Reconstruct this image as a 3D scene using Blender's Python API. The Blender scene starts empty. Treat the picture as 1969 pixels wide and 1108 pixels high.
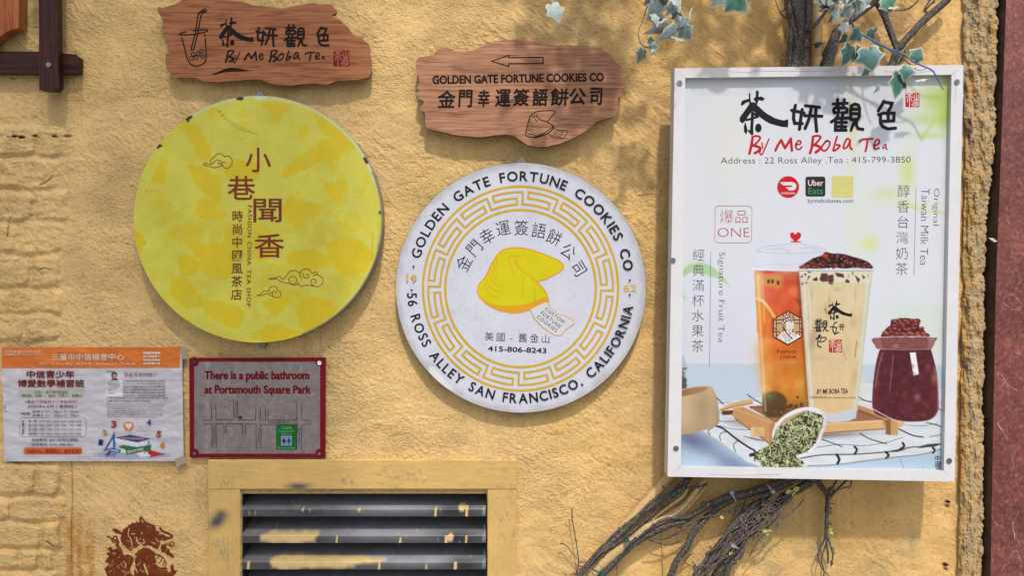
import bpy, math, random
import numpy as np
from mathutils import Vector
from mathutils.geometry import tessellate_polygon

rnd = random.Random(7)
sc = bpy.context.scene
COL = sc.collection

# ------------------------------------------------------------------ camera, light, exposure
S, D, CX, CY, Z0 = 0.00125, 1.9, 984.5, 554.0, 1.9      # metres per photo pixel on the wall, camera distance, eye height
cam = bpy.data.cameras.new('camera'); cam_o = bpy.data.objects.new('camera', cam); COL.objects.link(cam_o)
cam_o.location = (0, -D, Z0); cam_o.rotation_euler = (math.radians(90), 0, 0)
cam.sensor_width = 36; cam.lens = 36 * D / (1969 * S); cam.clip_start = 0.02; cam.clip_end = 200
sc.camera = cam_o
SUN = Vector((0.17, -1.0, 1.5)).normalized()
elev = math.asin(SUN.z); azim = math.atan2(SUN.x, SUN.y)
w = bpy.data.worlds.new('World'); sc.world = w; w.use_nodes = True
nt = w.node_tree; sky = nt.nodes.new('ShaderNodeTexSky'); sky.sky_type = 'NISHITA'; sky.sun_disc = False
sky.sun_elevation = elev; sky.sun_rotation = azim
sky.air_density = 1.0; sky.dust_density = 3.0; sky.ozone_density = 0.6
nt.links.new(sky.outputs['Color'], nt.nodes['Background'].inputs['Color']); nt.nodes['Background'].inputs['Strength'].default_value = 0.15
sl = bpy.data.lights.new('sun', 'SUN'); sl.energy = 2.35; sl.angle = math.radians(2.0); sl.color = (1, 0.95, 0.86)
so = bpy.data.objects.new('sun', sl); COL.objects.link(so); so.rotation_euler = SUN.to_track_quat('Z', 'Y').to_euler(); so.location = (1, -4, 6)
sc.view_settings.view_transform = 'Standard'; sc.view_settings.look = 'None'
sc.view_settings.exposure = 0.32; sc.view_settings.gamma = 1.0
sc.cycles.max_bounces = 6

# ------------------------------------------------------------------ helpers
def P(px, py, d=0.0):
    k = S * (D - d) / D
    return ((px - CX) * k, -d, (CY - py) * k + Z0)
def lin(c):
    c = np.asarray(c, float) / 255.0
    return np.where(c <= 0.04045, c / 12.92, ((c + 0.055) / 1.055) ** 2.4)
KA = 0.73
def col(*c):
    if len(c) == 1: c = c[0]
    return tuple(np.clip(lin(c) * KA, 0, 1))
def tr(ox, oy, f):
    return lambda *pts: [(ox + x / f, oy + y / f) for x, y in pts]
def cat(pts, n=6, closed=False):
    P_ = [np.array(p, float) for p in pts]; N = len(P_)
    if N < 3 and not closed:
        return [tuple(P_[0] + (P_[-1] - P_[0]) * t / n) for t in range(n + 1)]
    out = []
    for i in range(N if closed else N - 1):
        if closed: a, b, c, d = P_[(i - 1) % N], P_[i], P_[(i + 1) % N], P_[(i + 2) % N]
        else: a, b, c, d = P_[max(i - 1, 0)], P_[i], P_[i + 1], P_[min(i + 2, N - 1)]
        for k in range(n):
            t = k / n
            out.append(tuple(0.5 * ((2 * b) + (-a + c) * t + (2 * a - 5 * b + 4 * c - d) * t * t + (-a + 3 * b - 3 * c + d) * t ** 3)))
    if not closed: out.append(tuple(P_[-1]))
    return out

# numpy gradient noise
def _hash(ix, iy, seed):
    n = (ix.astype(np.int64) * 374761393 + iy.astype(np.int64) * 668265263 + seed * 974634777) & 0xFFFFFFFF
    n = ((n ^ (n >> 13)) * 1274126177) & 0xFFFFFFFF
    n = n ^ (n >> 16)
    return (n & 0xFFFF) / 65535.0
def vnoise(x, y, seed=0):
    x0 = np.floor(x); y0 = np.floor(y); fx = x - x0; fy = y - y0
    out = 0
    ux = fx * fx * fx * (fx * (fx * 6 - 15) + 10); uy = fy * fy * fy * (fy * (fy * 6 - 15) + 10)
    g = []
    for dx, dy in ((0, 0), (1, 0), (0, 1), (1, 1)):
        a = _hash(x0 + dx, y0 + dy, seed) * 2 * np.pi
        g.append(np.cos(a) * (fx - dx) + np.sin(a) * (fy - dy))
    return ((g[0] * (1 - ux) + g[1] * ux) * (1 - uy) + (g[2] * (1 - ux) + g[3] * ux) * uy) * 1.4
def fbm(x, y, seed=0, o=4, gain=0.5):
    a, s, t = 1.0, 0.0, 0.0
    for i in range(o):
        s = s + a * vnoise(x * 2 ** i, y * 2 ** i, seed + i * 17); t += a; a *= gain
    return s / t
def sstep(a, b, x):
    t = np.clip((x - a) / (b - a), 0, 1); return t * t * (3 - 2 * t)

# ---- a painted picture: colours held at arbitrary points of a flat print
class Img:
    def __init__(s, X, Y, base):
        s.X = np.asarray(X, float).ravel(); s.Y = np.asarray(Y, float).ravel()
        s.C = np.empty((len(s.X), 3)); s.C[:] = np.array(base, float)
    def _put(s, idx, a, c):
        if callable(c): c = c(s.X[idx], s.Y[idx])
        a = a[:, None]; s.C[idx] = s.C[idx] * (1 - a) + np.asarray(c, float) * a
    def poly(s, pts, c, soft=1.0, alpha=1.0):
        p = np.array(pts, float); m = soft + 1
        idx = np.nonzero((s.X > p[:, 0].min() - m) & (s.X < p[:, 0].max() + m) & (s.Y > p[:, 1].min() - m) & (s.Y < p[:, 1].max() + m))[0]
        if not len(idx): return
        x = s.X[idx]; y = s.Y[idx]; ins = np.zeros(len(idx), bool); dm = np.full(len(idx), 1e9)
        q = np.roll(p, -1, axis=0)
        for (x1, y1), (x2, y2) in zip(p, q):
            cnd = (y1 > y) != (y2 > y)
            if y1 != y2: ins ^= cnd & (x < (x2 - x1) * (y - y1) / (y2 - y1) + x1)
            ex, ey = x2 - x1, y2 - y1; L = ex * ex + ey * ey + 1e-9
            t = np.clip(((x - x1) * ex + (y - y1) * ey) / L, 0, 1)
            dm = np.minimum(dm, (x - x1 - t * ex) ** 2 + (y - y1 - t * ey) ** 2)
        sd = np.sqrt(dm) * np.where(ins, 1, -1)
        s._put(idx, np.clip(0.5 + sd / soft, 0, 1) * alpha, c)
    def line(s, pts, wd, c, soft=1.0, alpha=1.0):
        p = np.array(pts, float); m = wd + soft
        idx = np.nonzero((s.X > p[:, 0].min() - m) & (s.X < p[:, 0].max() + m) & (s.Y > p[:, 1].min() - m) & (s.Y < p[:, 1].max() + m))[0]
        if not len(idx): return
        x = s.X[idx]; y = s.Y[idx]; dm = np.full(len(idx), 1e9)
        for (x1, y1), (x2, y2) in zip(p[:-1], p[1:]):
            ex, ey = x2 - x1, y2 - y1; L = ex * ex + ey * ey + 1e-9
            t = np.clip(((x - x1) * ex + (y - y1) * ey) / L, 0, 1)
            dm = np.minimum(dm, (x - x1 - t * ex) ** 2 + (y - y1 - t * ey) ** 2)
        s._put(idx, np.clip(0.5 + (wd / 2 - np.sqrt(dm)) / soft, 0, 1) * alpha, c)
    def ell(s, cx, cy, rx, ry, c, rot=0, soft=1.0, alpha=1.0):
        m = max(rx, ry) + soft
        idx = np.nonzero((abs(s.X - cx) < m) & (abs(s.Y - cy) < m))[0]
        if not len(idx): return
        a = math.radians(rot); x = s.X[idx] - cx; y = s.Y[idx] - cy
        u = (x * math.cos(a) + y * math.sin(a)) / rx; v = (-x * math.sin(a) + y * math.cos(a)) / ry
        s._put(idx, np.clip(0.5 + (1 - np.sqrt(u * u + v * v)) * min(rx, ry) / soft, 0, 1) * alpha, c)
    def blob(s, cx, cy, rx, ry, c, alpha=1.0, rot=0):
        m = max(rx, ry) * 2.6
        idx = np.nonzero((abs(s.X - cx) < m) & (abs(s.Y - cy) < m))[0]
        if not len(idx): return
        a = math.radians(rot); x = s.X[idx] - cx; y = s.Y[idx] - cy
        u = (x * math.cos(a) + y * math.sin(a)) / rx; v = (-x * math.sin(a) + y * math.cos(a)) / ry
        s._put(idx, np.exp(-(u * u + v * v)) * alpha, c)
    def noise(s, sx, sy, amp, seed=0, o=4):
        s.C *= (1 + amp * fbm(s.X / sx, s.Y / sy, seed, o))[:, None]
    def linear(s, k=None): return np.clip(lin(np.clip(s.C, 0, 255)) * (k or KA), 0, 1)

# ---- mesh gathering
class MB:
    def __init__(s): s.v = []; s.f = []; s.c = []; s.m = []; s.lay = 0
    def add(s, vs, fs, c=(0.8, 0.8, 0.8), m=0):
        b = len(s.v); s.v += [tuple(v) for v in vs]
        if len(vs) and isinstance(c, (list, np.ndarray)) and len(c) == len(vs) and hasattr(c[0], '__len__'): s.c += [tuple(k) for k in c]
        else: s.c += [tuple(c)] * len(vs)
        for f in fs: s.f.append(tuple(i + b for i in f)); s.m.append(m)
    def nl(s): s.lay += 1; return s.lay * 1.2e-5
    def flat(s, pts, d, c, holes=(), m=0, layer=True):
        if layer: d = d + s.nl()
        loops = [list(pts)] + [list(h) for h in holes]
        tri = tessellate_polygon([[Vector((x, y, 0)) for x, y in l] for l in loops])
        fl = [p for l in loops for p in l]; fs = []
        for a, b, e in tri:
            (x1, y1), (x2, y2), (x3, y3) = fl[a], fl[b], fl[e]
            ar = (x2 - x1) * (y3 - y1) - (x3 - x1) * (y2 - y1)
            if abs(ar) < 1e-9: continue
            fs.append((a, b, e) if ar < 0 else (a, e, b))
        s.add([P(x, y, d) for x, y in fl], fs, c, m)
    def stroke(s, pts, wd, d, c, closed=False, layer=True, m=0):
        """a flat pen stroke with round ends; wd is one width or one per point (photo pixels)"""
        if layer: d = d + s.nl()
        p = [np.array(q, float) for q in pts]
        q = [p[0]]; W = list(wd) if hasattr(wd, '__len__') else [wd] * len(p); w2 = [W[0]]
        for a, b in zip(p[1:], W[1:]):
            if np.linalg.norm(a - q[-1]) > 0.05: q.append(a); w2.append(b)
        n = len(q)
        if n < 2: return
        L = []; R = []
        for i in range(n):
            if closed: a, b = q[(i - 1) % n], q[(i + 1) % n]
            else: a, b = q[max(i - 1, 0)], q[min(i + 1, n - 1)]
            t1 = q[i] - a if (closed or i > 0) else b - q[i]
            t2 = b - q[i] if (closed or i < n - 1) else q[i] - a
            t1 = t1 / (np.linalg.norm(t1) + 1e-9); t2 = t2 / (np.linalg.norm(t2) + 1e-9)
            t = t1 + t2; t = t / (np.linalg.norm(t) + 1e-9)
            nn = np.array([-t[1], t[0]]); k = max(0.45, abs(np.dot(nn, np.array([-t1[1], t1[0]]))))
            L.append(q[i] + nn * w2[i] / 2 / k); R.append(q[i] - nn * w2[i] / 2 / k)
        vs = [P(*x, d) for x in L] + [P(*x, d) for x in R]; fs = []
        for i in range(n if closed else n - 1):
            j = (i + 1) % n; fs.append((i, j, n + j, n + i))
        if not closed:
            for e, o in ((0, 1), (n - 1, n - 2)):
                t = q[e] - q[o]; a0 = math.atan2(t[1], t[0]); base = len(vs); r = w2[e] / 2
                vs += [P(q[e][0] + r * math.cos(a0 + x), q[e][1] + r * math.sin(a0 + x), d) for x in np.linspace(-math.pi / 2, math.pi / 2, 7)]
                fs.append(tuple(range(base, base + 7))[::-1])
        s.add(vs, fs, c, m)
    def prism(s, out, df, db, c=(0.8,) * 3, cs=None, bev=0.0, holes=(), m=0, ms=None, front=True):
        """solid slab: outline given in photo pixels at the depth of its front; cs / ms colour and material of the sides"""
        cs = c if cs is None else cs; ms = m if ms is None else ms
        loops = [list(out)] + [list(h) for h in holes]
        for li, l in enumerate(loops):
            n = len(l); ar = sum(l[i][0] * l[(i + 1) % n][1] - l[(i + 1) % n][0] * l[i][1] for i in range(n))
            want = (li == 0); ccw = ar < 0          # in y-down pixels
            if ccw != want: l = l[::-1]; loops[li] = l
            W = [P(x, y, df) for x, y in l]
            ins = []
            for i in range(n):
                a, b, e = np.array(l[i - 1]), np.array(l[i]), np.array(l[(i + 1) % n])
                t = (b - a) / (np.linalg.norm(b - a) + 1e-9) + (e - b) / (np.linalg.norm(e - b) + 1e-9)
                t = t / (np.linalg.norm(t) + 1e-9); nn = np.array([t[1], -t[0]])
                ins.append(tuple(b - nn * bev / S))      # moves into the material
            vs = [(x, -db, z) for x, y, z in W] + ([(x, -(df - bev), z) for x, y, z in W] if bev else [])
            vs += [P(x, y, df) for x, y in (ins if bev else l)]
            fs = []; rows = 3 if bev else 2
            for r in range(rows - 1):
                for i in range(n):
                    j = (i + 1) % n; fs.append((r * n + i, r * n + j, (r + 1) * n + j, (r + 1) * n + i))
            s.add(vs, fs, cs, ms); loops[li] = ins if bev else l
        if front: s.flat(loops[0], df, c, loops[1:], m, layer=False)
    def box(s, x0, y0, x1, y1, df, db, c=(0.8,) * 3, bev=0.0, m=0, cs=None):
        s.prism([(x0, y0), (x1, y0), (x1, y1), (x0, y1)], df, db, c, cs, bev, m=m)
    def tube(s, pts, rad, n=8, c=(0.3,) * 3, m=0, rough=0.0, seed=1, cap=True):
        """pts: world points, rad: metres (one or one per point)"""
        p = [Vector(q) for q in pts]; N = len(p)
        R = list(rad) if hasattr(rad, '__len__') else [rad] * N
        rr = random.Random(seed); up = Vector((0.13, -0.9, 0.2)); vs = []; fs = []
        ph = [rr.uniform(0, 6.28) for _ in range(4)]
        for i in range(N):
            t = (p[min(i + 1, N - 1)] - p[max(i - 1, 0)]).normalized()
            u = (up - t * up.dot(t))
            if u.length < 1e-4: u = Vector((1, 0, 0)) - t * t.x
            u.normalize(); v = t.cross(u); up = u
            for k in range(n):
                a = 2 * math.pi * k / n
                r = R[i] * (1 + (rough * (0.5 * math.sin(3 * a + ph[0] + i * 0.35) + 0.3 * math.sin(5 * a + ph[1] - i * 0.6) + rr.uniform(-0.45, 0.45)) if rough else 0))
                vs.append(p[i] + u * math.cos(a) * r + v * math.sin(a) * r)
        for i in range(N - 1):
            for k in range(n):
                j = (k + 1) % n; fs.append((i * n + k, i * n + j, (i + 1) * n + j, (i + 1) * n + k))
        if cap: fs.append(tuple(range(n))[::-1]); fs.append(tuple((N - 1) * n + k for k in range(n)))
        s.add(vs, fs, c, m)
    def vine(s, pts, rad, d, n=9, c=(0.3,) * 3, rough=0.22, seed=1, step=5):
        """a stem through photo pixels; rad in pixels, d one depth or one per point"""
        dd = list(d) if hasattr(d, '__len__') else [d] * len(pts)
        rr = list(rad) if hasattr(rad, '__len__') else list(np.linspace(rad, rad, len(pts)))
        if len(rr) != len(pts): rr = list(np.interp(np.linspace(0, 1, len(pts)), np.linspace(0, 1, len(rr)), rr))
        full = cat([(x, y, e, r) for (x, y), e, r in zip(pts, dd, rr)], step)
        s.tube([P(x, y, e) for x, y, e, r in full], [max(r, 0.3) * S for x, y, e, r in full], n, c, rough=rough, seed=seed)
    def disc(s, cx, cy, rx, ry, df, db, c, n=24, bev=0.0, m=0, cs=None):
        s.prism([(cx + rx * math.cos(t), cy + ry * math.sin(t)) for t in np.linspace(0, 2 * math.pi, n, endpoint=False)], df, db, c, cs, bev, m=m)
    def dot(s, cx, cy, r, d, c, n=16, ry=None):
        s.flat([(cx + r * math.cos(t), cy + (ry or r) * math.sin(t)) for t in np.linspace(0, 2 * math.pi, n, endpoint=False)], d, c)
    def build(s, name, mats, parent=None, smooth=False, props=None):
        loc = np.array(parent_loc(parent)); me = bpy.data.meshes.new(name)
        me.from_pydata([tuple(np.array(v) - loc) for v in s.v], [], s.f)
        return finish(me, name, mats, parent, smooth, np.array(s.c, float), s.m, props)

def parent_loc(p):
    if p is None: return (0, 0, 0)
    q = tuple(p['_loc']) if '_loc' in p else (0, 0, 0)
    return q
def finish(me, name, mats, parent, smooth, C, mi=None, props=None):
    at = me.color_attributes.new('Col', 'FLOAT_COLOR', 'POINT')
    A = np.ones((len(C), 4), np.float32); A[:, :3] = C; at.data.foreach_set('color', A.ravel())
    for mt in (mats if isinstance(mats, (list, tuple)) else [mats]): me.materials.append(mt)
    if mi is not None and any(mi): me.polygons.foreach_set('material_index', np.array(mi, np.int32))
    if smooth: me.polygons.foreach_set('use_smooth', np.ones(len(me.polygons), bool))
    me.update(); me.validate()
    o = bpy.data.objects.new(name, me); COL.objects.link(o)
    if parent is not None: o.parent = parent
    if props:
        for k, v in props.items(): o[k] = v
    return o
def grid_obj(name, PX, PY, DD, C, mat, parent=None, keep=None, smooth=True, props=None):
    """a sheet through a lattice of photo pixels PX, PY at depths DD; keep: mask of quads"""
    h, wdt = PX.shape; k = S * (D - DD) / D
    V = np.stack([(PX - CX) * k, -DD, (CY - PY) * k + Z0], -1).reshape(-1, 3) - np.array(parent_loc(parent))
    I = np.arange(h * wdt).reshape(h, wdt)
    F = np.stack([I[:-1, :-1], I[1:, :-1], I[1:, 1:], I[:-1, 1:]], -1)
    F = F[keep] if keep is not None else F.reshape(-1, 4)
    used = np.zeros(h * wdt, bool); used[F.ravel()] = True
    if not used.all():
        remap = np.cumsum(used) - 1; V = V[used]; C = C[used]; F = remap[F]
    me = bpy.data.meshes.new(name); n = len(F)
    me.vertices.add(len(V)); me.vertices.foreach_set('co', V.astype(np.float32).ravel())
    me.loops.add(4 * n); me.loops.foreach_set('vertex_index', F.astype(np.int32).ravel())
    me.polygons.add(n); me.polygons.foreach_set('loop_start', np.arange(0, 4 * n, 4, dtype=np.int32))
    me.update(calc_edges=True)
    return finish(me, name, mat, parent, smooth, C, None, props)
def thing(name, label, cat_, loc, group=None):
    o = bpy.data.objects.new(name, None); COL.objects.link(o); o.location = loc; o['_loc'] = list(loc)
    o['label'] = label; o['category'] = cat_; o.empty_display_size = 0.05
    if group: o['group'] = group
    return o
def tag(o, label, cat_, group=None):
    o['label'] = label; o['category'] = cat_
    if group: o['group'] = group
    return o

# ---- lettering
_tc = bpy.data.curves.new('glyph', 'FONT'); _to = bpy.data.objects.new('glyph', _tc); COL.objects.link(_to)
_cache = {}
def glyphs(body, bold=0.0, spacing=1.0):
    k = (body, round(bold, 4), spacing)
    if k not in _cache:
        _tc.body = body; _tc.offset = bold; _tc.space_character = spacing; _tc.resolution_u = 3
        bpy.context.view_layer.update(); dg = bpy.context.evaluated_depsgraph_get()
        m = bpy.data.meshes.new_from_object(_to.evaluated_get(dg))
        V = np.array([v.co[:2] for v in m.vertices]) if len(m.vertices) else np.zeros((0, 2))
        _cache[k] = (V, [tuple(p.vertices) for p in m.polygons]); bpy.data.meshes.remove(m)
    return _cache[k]
def text(mb, body, cx, cy, wd, ht, d, c, bold=0.0, rot=0.0, spacing=1.0, shear=0.0, fat=0.0):
    """fit the words to a box of wd x ht photo pixels centred on cx, cy; rot in degrees clockwise"""
    V, F = glyphs(body, bold, spacing)
    if not len(V): return
    lo = V.min(0); hi = V.max(0); U = (V - (lo + hi) / 2) / np.maximum(hi - lo, 1e-6) * np.array([wd, ht])
    U[:, 0] += shear * U[:, 1]
    a = math.radians(rot); X = cx + U[:, 0] * math.cos(a) + U[:, 1] * math.sin(a); Y = cy + U[:, 0] * math.sin(a) - U[:, 1] * math.cos(a)
    for k in range(7 if fat else 1):                   # a heavier face: the outline thickened all round
        ox, oy = (fat * math.cos(k * 1.047), fat * math.sin(k * 1.047)) if k else (0, 0)
        dd = d + mb.nl(); mb.add([P(x + ox, y + oy, dd) for x, y in zip(X, Y)], F, c)
def tbox(mb, body, x0, y0, x1, y1, d, c, **k): text(mb, body, (x0 + x1) / 2, (y0 + y1) / 2, x1 - x0, y1 - y0, d, c, **k)
def em(mb, ch, cx, cy, size, d, c, bold=0.0, rot=0.0, sx=1.0):
    """one character in its em square (for east asian writing)"""
    V, F = glyphs(ch, bold)
    if not len(V): return
    U = (V - np.array([0.5, 0.38])) * size; U[:, 0] *= sx
    a = math.radians(rot); X = cx + U[:, 0] * math.cos(a) + U[:, 1] * math.sin(a); Y = cy + U[:, 0] * math.sin(a) - U[:, 1] * math.cos(a)
    dd = d + mb.nl(); mb.add([P(x, y, dd) for x, y in zip(X, Y)], F, c)
def row(mb, s, x0, x1, cy, size, d, c, bold=0.0, slope=0.0):
    n = len(s)
    for i, ch in enumerate(s):
        x = x0 + (x1 - x0) * (i + 0.5) / n
        if ch != ' ': em(mb, ch, x, cy + slope * (x - x0), size, d, c, bold)
def colm(mb, s, cx, y0, y1, size, d, c, bold=0.0, lean=0.0):
    n = len(s)
    for i, ch in enumerate(s):
        y = y0 + (y1 - y0) * (i + 0.5) / n
        if ch != ' ': em(mb, ch, cx + lean * (y - y0), y, size, d, c, bold)

# ------------------------------------------------------------------ materials
def newmat(name):
    m = bpy.data.materials.new(name); m.use_nodes = True
    return m, m.node_tree, m.node_tree.nodes['Principled BSDF']
def N(t, ty, **kw):
    n = t.nodes.new(ty)
    for k, v in kw.items():
        if k in n.inputs: n.inputs[k].default_value = v
        else: setattr(n, k, v)
    return n
def coords(t, scale=(1, 1, 1)):
    tc = N(t, 'ShaderNodeTexCoord'); mp = N(t, 'ShaderNodeMapping'); mp.inputs['Scale'].default_value = scale
    t.links.new(tc.outputs['Object'], mp.inputs['Vector']); return mp.outputs['Vector']
def ramp(t, fac, stops):
    r = N(t, 'ShaderNodeValToRGB'); t.links.new(fac, r.inputs['Fac'])
    e = r.color_ramp.elements
    while len(e) < len(stops): e.new(0.5)
    for q, (p, c) in zip(e, stops): q.position = p; q.color = (*c, 1) if len(c) == 3 else c
    return r.outputs['Color']
def mult(t, a, b, f=1.0, mode='MULTIPLY'):
    m = N(t, 'ShaderNodeMix', data_type='RGBA', blend_type=mode); m.inputs[0].default_value = f
    t.links.new(a, m.inputs[6]); t.links.new(b, m.inputs[7]); return m.outputs[2]
def bump(t, b, h, strength, dist):
    n = N(t, 'ShaderNodeBump', Strength=strength, Distance=dist); t.links.new(h, n.inputs['Height']); t.links.new(n.outputs['Normal'], b.inputs['Normal']); return n
def mat_print(name, rough=0.45, dirt=0.08, coat=0.0, bmp=0.0, bscale=60, dscale=14, metal=0.0, spec=0.5):
    m, t, b = newmat(name); a = N(t, 'ShaderNodeVertexColor', layer_name='Col'); c = a.outputs['Color']
    v = coords(t, (1, 1, 1)); n = N(t, 'ShaderNodeTexNoise', Scale=dscale, Detail=8.0, Roughness=0.7); t.links.new(v, n.inputs['Vector'])
    r = ramp(t, n.outputs['Fac'], [(0.3, (1 - dirt * 2,) * 3), (0.62, (1, 1, 1))]); c = mult(t, c, r)
    t.links.new(c, b.inputs['Base Color']); b.inputs['Roughness'].default_value = rough; b.inputs['Metallic'].default_value = metal
    b.inputs['Specular IOR Level'].default_value = spec; b.inputs['Coat Weight'].default_value = coat; b.inputs['Coat Roughness'].default_value = 0.12
    if bmp:
        n2 = N(t, 'ShaderNodeTexNoise', Scale=bscale, Detail=5.0); t.links.new(v, n2.inputs['Vector']); bump(t, b, n2.outputs['Fac'], 0.5, bmp)
    return m
def mat_wood(name, c1, c2, c3, sc_=(5, 5, 110), rough=0.6, bm=0.0006):
    m, t, b = newmat(name); v = coords(t, sc_)
    n = N(t, 'ShaderNodeTexNoise', Scale=1.0, Detail=7.0, Roughness=0.65, Distortion=0.4); t.links.new(v, n.inputs['Vector'])
    v2 = coords(t, tuple(q * 0.35 for q in sc_)); n2 = N(t, 'ShaderNodeTexNoise', Scale=1.0, Detail=4.0, Distortion=1.2); t.links.new(v2, n2.inputs['Vector'])
    k = ramp(t, n.outputs['Fac'], [(0.30, c1), (0.47, c2), (0.70, c3)])
    k2 = ramp(t, n2.outputs['Fac'], [(0.35, (0.78, 0.70, 0.64)), (0.6, (1.06, 1.04, 1.02))])
    v3 = coords(t, (260 if sc_[0] > sc_[2] else 16, 60, 16 if sc_[0] > sc_[2] else 260)); n3 = N(t, 'ShaderNodeTexNoise', Scale=1.0, Detail=3.0); t.links.new(v3, n3.inputs['Vector'])
    k3 = ramp(t, n3.outputs['Fac'], [(0.36, (0.62, 0.55, 0.5)), (0.46, (1, 1, 1))])
    t.links.new(mult(t, mult(t, k, k2), k3), b.inputs['Base Color']); b.inputs['Roughness'].default_value = rough; b.inputs['Specular IOR Level'].default_value = 0.2
    bump(t, b, n.outputs['Fac'], 0.6, bm); return m
def mat_bark(name, c1, c2, c3):
    m, t, b = newmat(name); v = coords(t, (260, 260, 260))
    n = N(t, 'ShaderNodeTexNoise', Scale=1.0, Detail=6.0, Roughness=0.7); t.links.new(v, n.inputs['Vector'])
    k = ramp(t, n.outputs['Fac'], [(0.36, c1), (0.54, c2), (0.70, c3)])
    t.links.new(k, b.inputs['Base Color']); b.inputs['Roughness'].default_value = 0.75; bump(t, b, n.outputs['Fac'], 0.9, 0.003); return m
def mat_plain(name, c, rough=0.5, metal=0.0, dirt=0.15, dscale=40, bm=0.0):
    m, t, b = newmat(name); v = coords(t); n = N(t, 'ShaderNodeTexNoise', Scale=dscale, Detail=6.0, Roughness=0.7); t.links.new(v, n.inputs['Vector'])
    k = ramp(t, n.outputs['Fac'], [(0.3, tuple(q * (1 - dirt * 2) for q in c)), (0.6, c)]); t.links.new(k, b.inputs['Base Color'])
    b.inputs['Roughness'].default_value = rough; b.inputs['Metallic'].default_value = metal
    if bm: bump(t, b, n.outputs['Fac'], 0.6, bm)
    return m

def mat_plaster():
    m, t, b = newmat('stucco'); a = N(t, 'ShaderNodeVertexColor', layer_name='Col'); v = coords(t)
    n = N(t, 'ShaderNodeTexNoise', Scale=9.0, Detail=8.0, Roughness=0.7); t.links.new(v, n.inputs['Vector'])
    r = ramp(t, n.outputs['Fac'], [(0.3, (0.92, 0.91, 0.88)), (0.62, (1, 1, 1))])
    tc = N(t, 'ShaderNodeTexCoord'); mp = N(t, 'ShaderNodeMapping'); mp.inputs['Rotation'].default_value = (0, math.radians(-38), 0); mp.inputs['Scale'].default_value = (150, 150, 225)
    wv = N(t, 'ShaderNodeTexNoise', Scale=7.0, Detail=2.0); t.links.new(tc.outputs['Object'], wv.inputs['Vector'])
    mx = N(t, 'ShaderNodeMix', data_type='RGBA', blend_type='LINEAR_LIGHT'); mx.inputs[0].default_value = 0.02; t.links.new(tc.outputs['Object'], mx.inputs[6]); t.links.new(wv.outputs['Color'], mx.inputs[7])
    t.links.new(mx.outputs[2], mp.inputs['Vector'])
    n2 = N(t, 'ShaderNodeTexNoise', Scale=1.0, Detail=3.0, Roughness=0.55); t.links.new(mp.outputs['Vector'], n2.inputs['Vector'])
    h = ramp(t, n2.outputs['Fac'], [(0.36, (0, 0, 0)), (0.60, (1, 1, 1))])
    k = ramp(t, n2.outputs['Fac'], [(0.34, (0.80, 0.77, 0.72)), (0.48, (1, 1, 1))])      # base colour darkened in the pores
    n5 = N(t, 'ShaderNodeTexNoise', Scale=6.0, Detail=5.0); t.links.new(v, n5.inputs['Vector']); am = N(t, 'ShaderNodeMath', operation='MULTIPLY'); t.links.new(h, am.inputs[0])
    pw = ramp(t, n5.outputs['Fac'], [(0.38, (0.12, 0.12, 0.12)), (0.58, (1, 1, 1))]); sx_ = N(t, 'ShaderNodeSeparateXYZ'); t.links.new(tc.outputs['Object'], sx_.inputs[0]); mr = N(t, 'ShaderNodeMapRange'); mr.inputs['From Min'].default_value = -0.1; mr.inputs['From Max'].default_value = 0.45; mr.inputs['To Min'].default_value = 1.0; mr.inputs['To Max'].default_value = 0.5
    t.links.new(sx_.outputs['X'], mr.inputs['Value']); pm = N(t, 'ShaderNodeMath', operation='MULTIPLY'); t.links.new(pw, pm.inputs[0]); t.links.new(mr.outputs[0], pm.inputs[1]); t.links.new(pm.outputs[0], am.inputs[1])
    t.links.new(mult(t, mult(t, a.outputs['Color'], r), k), b.inputs['Base Color']); b.inputs['Roughness'].default_value = 0.8; b.inputs['Specular IOR Level'].default_value = 0.25
    bump(t, b, am.outputs[0], 0.8, 0.0018); return m
M_sign = mat_print('printed_sign', 0.45, 0.05, spec=0.3, bmp=0.0003, bscale=90)
M_poster = mat_print('poster_print', 0.4, 0.02, spec=0.2)
M_ink = mat_print('ink', 0.6, 0.05, spec=0.15)
M_paper = mat_print('paper', 0.85, 0.05, bmp=0.0008, bscale=45)
M_paint = mat_print('wall_paint', 0.8, 0.05, spec=0.2, bmp=0.0004, bscale=420, dscale=9)
M_plaster = mat_plaster()
M_leaf = mat_print('ivy_leaf', 0.5, 0.1, bmp=0.001, bscale=120)
M_metal = mat_print('louvre_metal', 0.5, 0.12, bmp=0.0003, bscale=150, dscale=30)
M_steelplate = mat_print('brushed_plate', 0.4, 0.18, bmp=0.0002, bscale=300, dscale=70, metal=0.35)
M_screw = mat_plain('screw_steel', (0.25, 0.25, 0.26), 0.35, 0.8, 0.3, 200)
M_black = mat_plain('black_edge', (0.025, 0.022, 0.02), 0.6)
M_white = mat_print('white_frame_paint', 0.5, 0.04, bmp=0.0004, bscale=60, dscale=24)
M_board = mat_wood('stained_board', (0.17, 0.058, 0.024), (0.32, 0.128, 0.058), (0.40, 0.172, 0.084), (10, 10, 330), 0.65, 0.0003)
M_board_pale = mat_wood('pale_board', (0.22, 0.088, 0.042), (0.38, 0.193, 0.112), (0.48, 0.265, 0.165), (8, 8, 330), 0.65, 0.0003)
M_board_edge = mat_wood('burnt_edge', (0.05, 0.025, 0.02), (0.14, 0.07, 0.055), (0.3, 0.19, 0.16), (40, 40, 60))
M_dark = mat_wood('dark_timber', (0.014, 0.005, 0.004), (0.036, 0.012, 0.010), (0.075, 0.026, 0.02), (5, 30, 130), 0.45)
M_dark_v = mat_wood('dark_timber_upright', (0.016, 0.006, 0.005), (0.040, 0.014, 0.012), (0.075, 0.028, 0.022), (130, 30, 5), 0.45)
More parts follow.
